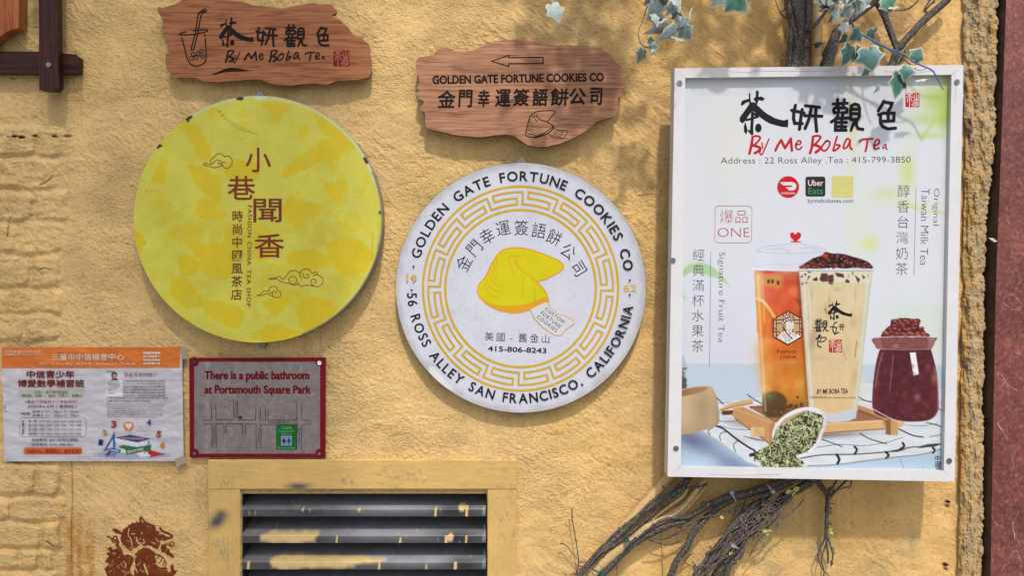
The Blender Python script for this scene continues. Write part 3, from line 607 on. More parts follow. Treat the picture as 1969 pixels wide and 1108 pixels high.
hole1 = f((475, 632), (520, 615), (580, 588), (620, 577), (680, 575), (740, 585), (800, 596), (850, 600), (800, 615), (740, 622), (660, 622), (590, 628), (510, 648), (498, 652))
def rough_outline(o, amp, sd, n=2):
    q = cat(o, n, True); r_ = random.Random(sd); return [(x + r_.uniform(-amp, amp), y + r_.uniform(-amp, amp)) for x, y in q]
mb = MB(); mb.prism(rough_outline(out1, 0.45, 4, 3), 0.030, 0.016, bev=0.0018, holes=[cat(hole1, 3, True)], m=0, ms=1)
mb.build('board', [M_board, M_board_edge], b1)
dk = col(34, 16, 12); d1 = 0.0303
mb = MB()
put(mb, 'cha', (421, 32, 487.5, 89), d1, dk); put(mb, 'yan', (493, 53, 533, 88), d1, dk); put(mb, 'guan', (547, 47, 589, 88), d1, dk); put(mb, 'se', (610, 52, 632, 87), d1, dk); put(mb, 'byme', (434, 96, 625, 120), d1, dk)
mb.build('lettering', M_ink, b1)
mb = MB()
for p, wd in (([(300, 425), (340, 270), (365, 120), (420, 95)], 8), ([(322, 428), (362, 270), (388, 130), (428, 100)], 8), ([(300, 425), (322, 428)], 8), ([(365, 110), (415, 78), (432, 85), (428, 102)], 8), ([(222, 320), (250, 430), (268, 500), (300, 550), (345, 568), (400, 550), (430, 510), (430, 430), (424, 330)], 8), ([(420, 292), (422, 310)], 8)):
    mb.stroke(f(*cat(p, 4)), wd / 3.2, d1, dk)
mb.stroke(f(*cat([(322, 262), (430, 252), (436, 268), (380, 282), (300, 295), (210, 298), (208, 285), (260, 270)], 4)), 2.4, d1, dk)
for x, y in ((320, 465), (362, 460), (393, 436), (305, 500), (348, 492), (400, 485)): mb.stroke(f(*[(x + 16 * math.cos(a), y + 17 * math.sin(a)) for a in np.linspace(0, 6.28, 16, endpoint=False)]), 1.6, d1, dk, closed=True)
mb.build('cup_drawing', M_ink, b1)
mb = MB(); seal(mb, 641, 96, 31, d1, col(126, 24, 28), col(196, 120, 100)); mb.build('seal_stamp', M_ink, b1)

f = tr(780, 60, 4.475)
b2 = thing('wooden_sign', 'pale wooden board with a left pointing arrow and an engraved fortune cookie', 'sign', P(1000, 280, 0.02))
out2 = f((95, 300), (95, 262), (120, 232), (190, 218), (245, 200), (270, 170), (320, 142), (370, 150), (430, 176), (500, 180), (570, 172), (640, 145), (700, 112), (780, 88), (900, 82), (1020, 80), (1110, 98), (1190, 118), (1300, 126), (1420, 126), (1540, 130), (1640, 145), (1720, 180), (1780, 230), (1800, 265), (1850, 310), (1880, 350), (1876, 385), (1866, 440), (1870, 510), (1850, 550), (1818, 575), (1822, 640), (1815, 690), (1790, 722), (1740, 742), (1640, 770), (1570, 840), (1480, 890), (1400, 930), (1320, 960), (1210, 985), (1120, 988), (1050, 972), (980, 925), (920, 890), (850, 882), (760, 890), (640, 905), (520, 895), (400, 880), (280, 850), (200, 830), (178, 800), (175, 720), (165, 690), (132, 672), (140, 645), (165, 610), (150, 590), (92, 548), (125, 515), (104, 478), (128, 440), (115, 380), (98, 340))
mb = MB(); mb.prism(rough_outline(out2, 0.4, 5, 3), 0.036, 0.012, bev=0.002, m=0, ms=1); mb.build('board', [M_board_pale, M_board_edge], b2)
d2 = 0.0363; mb = MB()
text(mb, 'GOLDEN GATE FORTUNE COOKIES CO', *f((968, 405))[0], 329, 16.0, d2, dk, bold=0.012, rot=-1.0, fat=.55)
for ch, b in zip('金門幸運簽語餅公司', ((275, 505, 430, 660), (455, 500, 575, 655), (620, 500, 725, 652), (770, 495, 905, 650), (925, 490, 1065, 642), (1090, 490, 1225, 642), (1245, 485, 1405, 642), (1405, 485, 1552, 632), (1585, 482, 1692, 634))):
    (x0, y0), (x1, y1) = f((b[0], b[1]), (b[2], b[3])); tbox(mb, ch, x0 + 1, y0 + 1, x1 - 1, y1 - 1, d2, dk, shear=0.05, fat=.85)
mb.build('lettering', M_ink, b2)
mb = MB(); mb.stroke(f((738, 255), (888, 205), (888, 225), (1182, 222), (1182, 275), (888, 278), (888, 302)), 2.3, d2, dk, closed=True); mb.build('arrow', M_ink, b2)
mb = MB()
for p, wd in (([(1220, 775), (1250, 740), (1285, 695), (1270, 682), (1200, 682), (1130, 690), (1085, 715), (1060, 760), (1045, 820), (1032, 870), (1040, 900), (1080, 912), (1130, 905), (1180, 880), (1230, 850), (1265, 820), (1255, 800), (1215, 780), (1160, 760), (1125, 730)], 6), ([(1265, 820), (1275, 830), (1235, 870), (1180, 895), (1110, 915)], 8),
              ([(1090, 720), (1095, 750)], 4), ([(1108, 716), (1110, 740), (1130, 780)], 4), ([(1120, 720), (1140, 716)], 4), ([(1060, 765), (1075, 790), (1095, 800)], 4), ([(1052, 785), (1068, 812), (1095, 824)], 4), ([(1046, 810), (1062, 836), (1100, 846)], 4), ([(1042, 835), (1062, 856), (1100, 866)], 4), ([(1036, 855), (1060, 880), (1105, 880)], 4), ([(1060, 740), (1080, 768)], 4)):
    mb.stroke(f(*cat(p, 4)), wd / 3.4, d2, dk)
mb.stroke(f(*cat([(1275, 830), (1320, 850), (1390, 858), (1362, 915), (1320, 922), (1270, 912), (1228, 880)], 3)), 1.1, d2, dk)
for s_, x, y in (('CUSTOM', 1318, 862), ('FORTUNE', 1308, 882), ('COOKIES', 1298, 903)): text(mb, s_, *f((x, y))[0], 19, 3.2, d2, dk, rot=8, bold=.01)
mb.build('cookie_drawing', M_ink, b2)
for x, y in ((393, 573), (1672, 502)): screw(b2, *f((x, y))[0], 0.037, 2.2, mat=M_black)

# dark crossed timbers and the corner of an orange plaque at the top left
ct = thing('timber_lattice', 'dark brown crossed timber battens screwed together at the top left corner', 'lattice', P(95, 175, 0.02))
mb = MB(); mb.prism([(73, -420), (104, -420), (110, 102), (112, 165), (106, 174), (76, 172)], 0.050, 0.027, bev=0.0012); mb.build('vertical_batten', M_dark_v, ct)
mb = MB(); mb.prism([(-300, 97), (72, 100), (146, 105), (151, 110), (150, 140), (60, 140), (-300, 137)], 0.0265, 0.006, bev=0.0015); mb.build('horizontal_batten', M_dark, ct)
screw(ct, 93, 124, 0.0505, 4.5)
op = thing('wooden_plaque', 'orange brown varnished wooden plaque with a curved lower corner, cut by the top left corner', 'plaque', P(10, 60, 0.02))
mb = MB(); mb.prism(cat([(38, -300), (38, -100)], 2) + [(35, 52)] + cat([(31, 53), (18, 56), (0, 68), (-25, 90), (-60, 110)], 4)[1:] + [(-280, 110), (-280, -300)], 0.040, 0.012, bev=0.002); mb.build('board', M_orange, op)

# ------------------------------------------------------------------ round signs
def disc_points(cx, cy, rx, ry, nr, na):
    R_, A_ = np.meshgrid(np.linspace(0.0, 1.0, nr), np.linspace(0, -2 * math.pi, na), indexing='ij')
    return cx + rx * R_ * np.cos(A_), cy + ry * R_ * np.sin(A_)
ys_ = thing('round_sign', 'round lime yellow sign with pale floral print and brown writing', 'sign', P(497, 660, 0.03))
cx, cy, rx, ry, dy = 496.0, 421.5, 239.5, 238.0, 0.046
mb = MB(); n = 120
ring = [(cx + rx * math.cos(t), cy + ry * math.sin(t)) for t in np.linspace(0, 2 * math.pi, n, endpoint=False)]
mb.prism(ring, dy - 0.0006, 0.012, c=col(200, 200, 60), cs=col(150, 152, 146), bev=0.0)
mb.build('rim', mat_print('worn_rim', .5, .25, dscale=50), ys_)
X3, Y3 = disc_points(cx, cy, rx - 0.4, ry - 0.4, 150, 420)
yi = Img(X3, Y3, (222, 216, 84))
f = tr(240, 170, 2.173); AM = (230, 198, 20); LM = (226, 222, 112)
def fuzz(p, a, sd): r_ = random.Random(sd); return [(x + r_.uniform(-a, a), y + r_.uniform(-a, a)) for x, y in cat(p, 5, True)]
for i, p in enumerate(([(222, 145), (270, 135), (330, 190), (350, 240), (355, 290), (330, 308), (280, 230), (240, 180)], [(260, 320), (330, 335), (390, 370), (408, 420), (400, 490), (370, 465), (300, 410), (280, 360)], [(400, 330), (470, 300), (540, 310), (560, 340), (530, 385), (460, 380), (420, 360)], [(655, 370), (690, 310), (780, 250), (860, 200), (940, 200), (970, 240), (900, 280), (870, 360), (850, 310), (780, 325), (700, 360)], [(815, 385), (870, 395), (920, 380), (905, 460), (870, 470), (840, 420)],
                       [(580, 55), (680, 60), (690, 80), (650, 120), (610, 110)], [(790, 110), (850, 120), (920, 170), (900, 210), (840, 190)], [(660, 510), (700, 450), (740, 470), (830, 490), (800, 540), (740, 580), (690, 560)], [(120, 380), (160, 290), (175, 380), (150, 400)], [(300, 480), (350, 465), (400, 500), (420, 540), (370, 560), (320, 540)], [(310, 660), (400, 640), (460, 700), (440, 780), (360, 790), (310, 730)], [(220, 700), (300, 710), (310, 770), (240, 780)],
                       [(690, 690), (780, 670), (860, 700), (880, 740), (770, 760), (690, 740)], [(850, 640), (960, 630), (1030, 680), (1010, 760), (920, 780), (870, 720)], [(580, 890), (690, 870), (660, 930), (620, 950)], [(730, 890), (850, 880), (880, 950), (820, 1010), (740, 1010)], [(530, 1040), (620, 990), (760, 1030), (700, 1060), (600, 1062)], [(200, 800), (260, 800), (330, 890), (270, 920), (200, 860)], [(420, 590), (540, 560), (620, 600), (640, 680), (560, 720), (460, 680)], [(730, 150), (770, 160), (750, 210), (725, 190)], [(40, 590), (80, 620), (70, 680), (40, 660)], [(330, 890), (420, 900), (500, 940), (460, 1000), (360, 960)], [(260, 640), (310, 650), (330, 680), (300, 700)], [(180, 600), (260, 560), (330, 600), (300, 650), (210, 640)], [(350, 90), (380, 80), (360, 120)])):
    yi.poly(f(*fuzz(p, 7, i)), AM, soft=5.0, alpha=0.74 if i not in (18, 23) else 0.5)
for x, y, r_ in ((350, 590, 60), (500, 650, 80), (780, 600, 70), (900, 540, 90), (940, 430, 60), (640, 800, 70), (300, 860, 60), (880, 830, 60), (150, 520, 60), (200, 560, 50), (700, 830, 80), (560, 780, 60)):
    for k in range(5):
        a_ = k * 1.257 + x; x_, y_ = f((x + r_ * .6 * math.cos(a_), y + r_ * .6 * math.sin(a_)))[0]
        yi.ell(x_, y_, r_ / 4.3, r_ / 5.2, (212, 210, 96) if (k + int(x)) % 2 else (216, 196, 40), rot=k * 72, soft=5, alpha=0.4)
nz = sstep(0.05, 0.4, fbm(yi.X / 30, yi.Y / 30, 71, 4))[:, None] * 0.4; yi.C[:] = yi.C * (1 - nz) + np.array((230, 200, 36.0)) * nz
for p, wd in (([(405, 330), (420, 390), (410, 450), (390, 510)], 6), ([(880, 300), (875, 360), (880, 400)], 5), ([(860, 550), (880, 510), (905, 500)], 5)): yi.line(f(*cat(p, 4)), wd / 2.17, LM, soft=2, alpha=.8)
for p in ([(380, 80), (420, 130), (480, 170), (560, 193)], [(395, 90), (430, 128), (490, 165), (540, 185)], [(480, 215), (500, 205)], [(1063, 560), (1058, 640), (1052, 700)], [(1035, 600), (1034, 720)]): yi.line(f(*cat(p, 4)), 0.7, (110, 105, 50), soft=1.4, alpha=.7)
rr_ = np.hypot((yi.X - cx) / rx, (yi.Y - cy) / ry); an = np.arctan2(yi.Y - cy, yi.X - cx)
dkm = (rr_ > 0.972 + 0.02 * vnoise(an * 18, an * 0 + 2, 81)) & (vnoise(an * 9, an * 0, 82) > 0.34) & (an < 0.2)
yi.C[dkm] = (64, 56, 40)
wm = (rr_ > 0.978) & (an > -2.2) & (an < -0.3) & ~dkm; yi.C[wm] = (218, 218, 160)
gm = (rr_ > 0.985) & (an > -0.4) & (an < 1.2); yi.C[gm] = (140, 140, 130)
yi.ell(566 / 2.173 + 240, 41 / 2.173 + 170, 13, 3.2, (226, 226, 200), soft=1.5)
yi.noise(70, 70, 0.05, 72)
for k in range(70):
    a = rnd.uniform(0, 6.28); r_ = rnd.uniform(20, 230); x, y = cx + r_ * math.cos(a), cy + r_ * math.sin(a); yi.line([(x, y), (x + rnd.gauss(0, 9), y + rnd.gauss(0, 5))], .6, (150, 142, 60), soft=1.5, alpha=rnd.uniform(.1, .35))
for k in range(60):
    a = rnd.uniform(0, 6.28); r_ = 236 * math.sqrt(rnd.random()); yi.ell(cx + r_ * math.cos(a), cy + r_ * math.sin(a), rnd.uniform(.5, 1.1), rnd.uniform(.5, 1), (96, 86, 40), soft=1.5, alpha=rnd.uniform(.2, .6))
yi.noise(3, 3, 0.05, 73, 2)
grid_obj('printed_face', X3, Y3, np.full_like(X3, dy), yi.linear(), M_sign, ys_)
br = col(132, 62, 44); dl = dy + 0.0004; mb = MB(); f = tr(380, 280, 3.4615)
for ch, b in zip('小巷聞香', ((318, 12, 488, 178), (198, 200, 384, 362), (370, 352, 560, 512), (378, 586, 576, 748))):
    (x0, y0), (x1, y1) = f((b[0], b[1]), (b[2], b[3])); tbox(mb, ch, x0 + .7, y0 + .7, x1 - .7, y1 - .7, dl, br, fat=.5)
colm(mb, '時尚中國風茶店', 456.8, 403, 579, 22.5, dl, br, bold=0.008, lean=-0.012)
for s_, y0, y1 in (('FASHION', 395, 456), ('CHINA', 465, 510), ('TEA', 518, 547), ('SHOP', 553, 590)):
    text(mb, s_, 480 - (y0 - 395) * .012, (y0 + y1) / 2, y1 - y0, 8.2, dl, br, rot=90.8, spacing=1.15)
mb.build('lettering', M_ink, ys_)
def cloud(f, parts, wd):
    mb = MB()
    for p in parts: mb.stroke(f(*cat(p, 5)), wd, dl, br)
    mb.build('cloud_drawing', M_ink, ys_)

cloud(f, ([(35, 128), (55, 115), (75, 125), (100, 118), (120, 98), (140, 95), (158, 108), (152, 122), (138, 118), (140, 108)], [(35, 128), (80, 138), (110, 146), (140, 140), (160, 132)], [(92, 120), (85, 98), (108, 78), (122, 62), (148, 52), (172, 64), (178, 72), (205, 68), (228, 90), (226, 125), (200, 150), (172, 142), (162, 120), (176, 108), (190, 118)]), 1.25)
cloud(f, ([(475, 887), (510, 890), (545, 870), (565, 890), (590, 870), (610, 840), (650, 832), (678, 850), (680, 862)], [(475, 887), (520, 882), (550, 905), (590, 915), (620, 920), (650, 918), (658, 890), (640, 870), (612, 880), (610, 905), (640, 932), (672, 918)], [(690, 880), (680, 850), (705, 825), (740, 825), (762, 850), (790, 840), (800, 862), (830, 880), (832, 915), (800, 940), (760, 925), (755, 900), (775, 888), (790, 905), (775, 918)], [(668, 915), (690, 938), (720, 928), (750, 932), (775, 935)], [(700, 850), (712, 880), (740, 878), (735, 858), (722, 862)], [(768, 868), (785, 858), (800, 862)]), 1.25)
cloud(f, ([(392, 998), (420, 990), (440, 970), (465, 968), (480, 950), (500, 936), (525, 945), (530, 965), (552, 980), (548, 1005), (520, 1012), (500, 1000), (498, 975), (515, 972), (522, 988)], [(392, 998), (430, 998), (460, 985), (490, 1000), (505, 1005)], [(472, 966), (482, 980), (498, 978)]), 1.15)
def tab(parent, px, py, db, h=1):
    mb = MB(); mb.prism(cat([(px - 7, py + 9 * h), (px - 7, py), (px, py - 6 * h), (px + 7, py), (px + 7, py + 9 * h)], 3) if h > 0 else cat([(px + 7, py - 9), (px + 7, py), (px, py + 6), (px - 7, py), (px - 7, py - 9)], 3), db + 0.003, 0.0, (0.2,) * 3)
    o = mb.build('mounting_tab', M_screw, parent); m2 = MB(); m2.disc(px, py, 3.2, 3.2, db + 0.006, db, (0.2,) * 3, 12); m2.build('screw', mat_dkscrew, o)
mat_dkscrew = mat_plain('dark_screw', (0.07, 0.07, 0.075), 0.4, 0.6, .3, 200)
tab(ys_, 500, 182, 0.014); tab(ys_, 503, 665, 0.014, -1)

ws = thing('round_sign', 'round white sign with a gold meander ring and a yellow fortune cookie', 'sign', P(1001, 795, 0.02))
cx, cy, rx, ry, dw = 1001.6, 553.5, 241.0, 241.2, 0.026
mb = MB(); mb.prism([(cx + rx * math.cos(t), cy + ry * math.sin(t)) for t in np.linspace(0, 2 * math.pi, 140, endpoint=False)], dw - .0004, 0.016, c=col(120, 118, 115), cs=col(70, 66, 62)); mb.build('rim', M_ink, ws)
X3, Y3 = disc_points(cx, cy, rx - 0.7, ry - 0.7, 100, 360)
wi = Img(X3, Y3, (223, 225, 238)); rr_ = np.hypot((wi.X - cx) / rx, (wi.Y - cy) / ry)
wi.noise(90, 90, .03, 91); a_ = (sstep(.93, 1.0, rr_ + .05 * fbm(wi.X / 30, wi.Y / 30, 92, 4)) * .35)[:, None]; wi.C[:] = wi.C * (1 - a_) + np.array((160, 150, 130.0)) * a_
for i in range(260):
    x, y = rnd.gauss(880, 40), rnd.gauss(600, 40); wi.ell(x, y, rnd.uniform(.4, 1.6), rnd.uniform(.4, 1.2), (150, 140, 130), soft=2, alpha=rnd.uniform(.1, .4))
for i in range(150):
    a = rnd.uniform(0, 6.28); r_ = rnd.uniform(0, 235); wi.ell(cx + r_ * math.cos(a), cy + r_ * math.sin(a), rnd.uniform(.4, 1.2), rnd.uniform(.4, 1), (120, 105, 90), soft=2, alpha=rnd.uniform(.2, .6))
wi.poly([(823, 712), (829, 703), (875, 752), (838, 740)], (238, 238, 240), soft=2); wi.line([(815, 728), (829, 702), (850, 712)], 1.0, (170, 160, 150), soft=1.5, alpha=.6)
wi.line([(1060, 340), (1085, 380), (1105, 440)], 1.2, (190, 188, 192), soft=2, alpha=.6)
grid_obj('printed_face', X3, Y3, np.full_like(X3, dw), wi.linear(), M_sign, ws)
gold = col(224, 182, 44); dl = dw + 0.0004; ccx, ccy, asp = 1001.0, 555.0, 0.955
pol = lambda th, r: (ccx + asp * r * math.sin(math.radians(th)), ccy - r * math.cos(math.radians(th)))
mb = MB()
for r_ in (196.5, 151.5): mb.stroke([pol(t, r_) for t in np.linspace(0, 360, 160, endpoint=False)], 4.6, dl, gold, closed=True)
for k in range(16):
    t0 = 1.3 + 22.5 * k; p = []
    for (a0, r0), (a1, r1) in zip([(t0, 162), (t0 + 18.6, 162), (t0 + 18.6, 174), (t0 + 3.7, 174), (t0 + 3.7, 186), (t0 + 22.5, 186)], [(t0 + 18.6, 162), (t0 + 18.6, 174), (t0 + 3.7, 174), (t0 + 3.7, 186), (t0 + 22.5, 186), (t0 + 22.5, 162)]):
        m_ = 6 if r0 == r1 else 1; p += [pol(a0 + (a1 - a0) * i / m_, r0 + (r1 - r0) * i / m_) for i in range(m_)]
    p.append(pol(t0 + 22.5, 162)); mb.stroke(p, 4.1, dl, gold)
mb.build('meander_ring', M_ink, ws)
mb = MB(); blk = col(40, 33, 34)
def arc(s_, th0, th1, r, hgt, c, bold, out=True, wk=1.0, ax=.982, gap=.55):
    wds = [glyphs(ch, bold)[0] for ch in s_]; adv = [(v[:, 0].max() - v[:, 0].min() + 0.17) if len(v) else gap for v in wds]; tot = sum(adv); acc = 0
    for ch, v, a in zip(s_, wds, adv):
        th = th0 + (th1 - th0) * (acc + a / 2) / tot; acc += a
        if not len(v): continue
        x = 1001.5 + ax * r * math.sin(math.radians(th)); y = 552.5 - r * math.cos(math.radians(th))
        arcw = abs(th1 - th0) / tot * math.pi / 180 * r * (a - 0.17)
        h_ = hgt * (v[:, 1].max() - v[:, 1].min()) / 0.69 if ch not in '.,·' else hgt * (0.28 if ch == ',' else .16)
        off = 0 if ch not in ',' else -hgt * .5
        if off: x += off * math.sin(math.radians(th)) * -1 * (1 if not out else -1); y -= off * math.cos(math.radians(th)) * -1 * (1 if not out else -1)
        text(mb, ch, x, y, arcw, h_, dl, c, bold=bold, rot=th if out else th + 180, fat=.28)
arc('GOLDEN GATE FORTUNE COOKIES CO', -75.2, 81.8, 214, 18.2, blk, 0.008, gap=.62)
mb.build('lettering', M_ink, ws); mb = MB(); arc('56 ROSS ALLEY SAN FRANCISCO, CALIFORNIA', 267.5, 99.0, 214, 18.2, blk, 0.008, out=False, gap=.55)
for th in (-79.3, -91.5, 86.4, 93.9): x, y = 1001.5 + 210 * math.sin(math.radians(th)), 552.5 - 214 * math.cos(math.radians(th)); mb.dot(x, y, 2.0, dl, blk)
text(mb, '19', 791.5, 535.5, 19, 13.5, dl, col(226, 190, 80), rot=2, fat=.5); mb.build('year_mark', M_ink, ws); mb = MB(); text(mb, '62', 1211, 555, 24, 13.5, dl, col(226, 190, 80), rot=2, fat=.5)
mb.build('year_mark', M_ink, ws); mb = MB()
f = tr(750, 290, 2.1725)
for ch, x, y, rot in zip('金門幸運簽語餅公司', (308, 352, 405, 472, 549, 622, 686, 745, 790), (470, 405, 357, 323, 322, 333, 362, 420, 492), (-62, -48, -30, -12, 1.5, 8, 25, 36, 58)):
    em(mb, ch, *f((x, y))[0], 32, dl, blk, bold=-0.006, rot=rot, sx=.92)
mb.build('lettering', M_ink, ws); mb = MB()
f = tr(900, 460, 4.818)
for ch, x, y in zip('美國舊金山', (196, 302, 508, 615, 718), (902, 908, 916, 920, 925)): em(mb, ch, *f((x, y))[0], 18.5, dl, blk, bold=-0.004, rot=2)
mb.stroke(f((394, 925), (410, 926)), 1.2, dl, blk)
text(mb, '415-806-8243', *f((455, 1025))[0], 112, 9.6, dl, blk, bold=0.0, rot=2.2, fat=.35)
mb.build('lettering', M_ink, ws); mb = MB()
for s_, x, y, w_ in (('CUSTOM', 803, 708, 44), ('FORTUNE', 768, 747, 47), ('COOKIES', 733, 783, 47)): text(mb, s_, *f((x, y))[0], w_, 7.0, dl + .0006, blk, rot=37.5, spacing=1.2)
mb.build('lettering', M_ink, ws)
mb = MB(); oc = col(236, 172, 44); yc = col(226, 214, 22)
ck = cat(f((90, 470), (110, 410), (160, 350), (200, 270), (240, 190), (290, 125), (350, 92), (430, 80), (520, 85), (600, 105), (700, 140), (800, 180), (860, 215), (885, 250), (865, 290), (800, 330), (720, 370), (645, 400), (700, 460), (735, 530), (745, 575), (730, 592), (660, 615), (580, 650), (500, 675), (420, 683), (330, 670), (250, 645), (180, 605), (120, 550), (95, 510)), 4, True)
mb.flat(ck, dl, yc); mb.flat(cat(f((100, 525), (180, 588), (280, 612), (420, 615), (540, 600), (640, 570), (715, 535), (745, 575), (730, 592), (660, 615), (580, 650), (500, 675), (420, 683), (330, 670), (250, 645), (180, 605), (120, 550)), 3, True), dl, oc); mb.stroke(ck, 2.6, dl, oc, closed=True)
for p, wd in (([(435, 190), (450, 230), (500, 290), (560, 330), (620, 380), (655, 415)], 13), ([(385, 170), (390, 230), (430, 340)], 8), ([(360, 180), (375, 157), (425, 155), (492, 165)], 8), ([(265, 180), (270, 240), (285, 275)], 7), ([(235, 215), (250, 280), (280, 325)], 7), ([(210, 280), (240, 350), (295, 385)], 7), ([(190, 320), (230, 400), (290, 440)], 7), ([(170, 370), (215, 460), (295, 492)], 7), ([(150, 400), (185, 490), (240, 530), (285, 535)], 7)):
    mb.stroke(f(*cat(p, 4)), wd / 4.818, dl, oc)
for x, y0, y1 in ((505, 330, 560), (620, 450, 590)):
    for i in range(9): y = y0 + (y1 - y0) * i / 9; mb.stroke(f((x + rnd.uniform(-6, 6), y), (x + rnd.uniform(-6, 6), y + rnd.uniform(8, 20))), .7, dl, col(160, 150, 30))
sl_ = cat(f((583, 648), (590, 680), (620, 740), (680, 805), (740, 850), (800, 885), (850, 892), (880, 870), (920, 825), (990, 778), (950, 740), (900, 715), (830, 690), (780, 650), (740, 600), (722, 580)), 3, True)
mb.flat(sl_, dl, col(226, 226, 232)); mb.stroke(sl_, 1.3, dl, oc, closed=True)
mb.build('cookie_picture', M_ink, ws)
tab(ws, 1003, 308, 0.014); tab(ws, 1003, 797, 0.014, -1)

# ------------------------------------------------------------------ paper leaflet
lf = thing('leaflet', 'white paper leaflet with an orange heading taped to the wall at the left', 'leaflet', P(175, 885, 0.01))
f = tr(0, 650, 4.433)
u = np.linspace(0, 1, 236); v = np.linspace(0, 1, 150); U, V = np.meshgrid(u, v)
TL, TR, BR, BL = [np.array(q) for q in f((16, 82), (1552, 80), (1566, 1052), (36, 1054))]
def quad(U, V, TL, TR, BR, BL):
    a = [(1 - U) * (1 - V) * TL[i] + U * (1 - V) * TR[i] + U * V * BR[i] + (1 - U) * V * BL[i] for i in (0, 1)]; return a
LX, LY = quad(U, V, TL, TR, BR, BL)
LX = LX - 2.2 * np.exp(-((V - .2) / .14) ** 2) * (1 - U) ** 6 + 1.2 * vnoise(V * 5, V * 0) * (1 - U) ** 8
cr = lambda X, Y: 0.0105 + 0.0030 * fbm(X / 60, Y / 22, 101, 3) + 0.0006 * (1 - np.abs(vnoise(X / 30 + .4 * Y / 30, Y / 24, 102)) * 2.2)
LD = cr(LX, LY)
li = Img(LX, LY, (214, 209, 217))
li.poly([(x, y) for x, y in f((0, 60), (1600, 60), (1600, 100), (1536, 90), (1534, 258), (0, 262))], (226, 122, 42), soft=1.2)
li.poly(f((1538, 60), (1600, 60), (1600, 262), (1536, 262)), (214, 206, 206), soft=1)
li.poly(f(*[(175, 440), (700, 438), (722, 455), (722, 495), (705, 514), (175, 516), (156, 500), (156, 455)]), (198, 198, 178), soft=2, alpha=.9)
li.poly(f((215, 936), (690, 936), (702, 955), (700, 985), (685, 998), (215, 996), (200, 980), (202, 950)), (220, 102, 46), soft=1.5)
li.ell(*f((1125, 1000))[0], 70, 9, (176, 180, 206), soft=3)
li.poly(f((905, 280), (1042, 280), (1042, 495), (905, 495)), (232, 232, 238), soft=1); li.poly(f((905, 280), (970, 280), (968, 298), (905, 300)), (60, 120, 70), soft=1)
li.poly(f((905, 280), (1042, 280), (1042, 362), (905, 362)), (206, 208, 216), soft=1, alpha=.6)
li.ell(*f((974, 318))[0], 5.6, 6.6, (48, 34, 36), soft=1.5); li.ell(*f((976, 326))[0], 3.6, 4.9, (196, 146, 130), soft=1.2); li.poly(f((945, 362), (960, 345), (995, 345), (1010, 362)), (60, 40, 60), soft=1.5)
li.line(f((918, 474), (972, 474)), 2, (214, 170, 40), soft=1)
# books, calculator, set square
li.poly(f((878, 972), (980, 796), (985, 940)), (38, 96, 168), soft=1); li.poly(f((912, 950), (962, 862), (965, 935)), (226, 222, 229), soft=1)
li.poly(f((1010, 930), (1085, 900), (1290, 915), (1285, 965), (1075, 998), (1010, 965)), (44, 118, 62), soft=1); li.poly(f((1010, 935), (1075, 958), (1075, 995), (1010, 965)), (232, 232, 236), soft=1)
li.poly(f((978, 852), (1110, 828), (1292, 862), (1170, 895)), (42, 70, 140), soft=1); li.poly(f((978, 856), (1170, 895), (1172, 932), (990, 905)), (230, 230, 238), soft=1); li.poly(f((1170, 895), (1292, 864), (1290, 912), (1172, 932)), (216, 218, 230), soft=1)
li.line(f((1035, 855), (1215, 862)), 2.4, (206, 150, 110), soft=1); li.line(f((1195, 860), (1225, 862)), 2.4, (220, 130, 130), soft=1)
li.poly(f((905, 990), (945, 940), (1035, 955), (985, 1018), (890, 1005)), (44, 66, 128), soft=1); li.poly(f((945, 950), (1018, 958), (1005, 972), (932, 964)), (176, 196, 226), soft=1)
for i in range(4):
    for j in range(3): li.ell(*f((935 + i * 22 - j * 8, 976 + j * 13 + i * 3))[0], 1.7, 1.1, (226, 222, 236) if i else (200, 60, 60), soft=.8)
li.poly(f((1180, 1000), (1290, 960), (1410, 995), (1290, 1020)), (196, 44, 44), soft=1); li.poly(f((1160, 985), (1240, 965), (1290, 1010), (1200, 1020)), (240, 240, 244), soft=1)
li.line(f((1270, 880), (1232, 985)), 1.3, (40, 60, 110), soft=.8); li.line(f((1270, 880), (1288, 990)), 1.3, (40, 60, 110), soft=.8)
li.line(f((1180, 745), (1182, 830), (1265, 830), (1180, 745)), .7, (190, 160, 170), soft=1); li.line(f((1150, 830), (1150, 800), (1320, 795), (1260, 845)), .6, (200, 180, 190), soft=1)
li.ell(*f((1096, 755))[0], 10.2, 9.4, (206, 138, 46), soft=1); li.poly(f((1100, 785), (1130, 780), (1116, 806)), (206, 138, 46), soft=1)
for a_ in (0, 1): li.ell(*f((1083 + 26 * a_, 745))[0], 3.6, 3.6, (226, 222, 229), soft=.8)
li.poly(f((1070, 750), (1122, 750), (1096, 785)), (226, 222, 229), soft=.8)
rt = f(*[(185, 682), (715, 684), (735, 705), (733, 830), (715, 845), (190, 843), (168, 825), (170, 700), (185, 682)]); li.line(rt, .9, (150, 96, 84), soft=1)
li.noise(60, 16, .10, 103); li.line(f((40, 580), (45, 630), (60, 628)), 1, (60, 50, 50), soft=1.2)
grid_obj('sheet', LX, LY, LD, li.linear(), M_paper, lf)
class Curl(MB):
    """lettering that follows the buckled sheet"""
    def add(s, vs, fs, c=(0.8,) * 3, m=0):
        if len(vs):
            A = np.array(vs, float); d = -A[:, 1]; k = S * (D - d) / D; px = A[:, 0] / k + CX; py = CY - (A[:, 2] - Z0) / k
            d2 = cr(px, py) + 0.0016 + d; k2 = S * (D - d2) / D
            vs = np.stack([(px - CX) * k2, -d2, (CY - py) * k2 + Z0], -1)
        MB.add(s, vs, fs, c, m)
mb = Curl(); cw_ = col(240, 222, 200); cb = col(122, 48, 34); ck_ = col(62, 52, 58); cr_ = col(140, 74, 70)
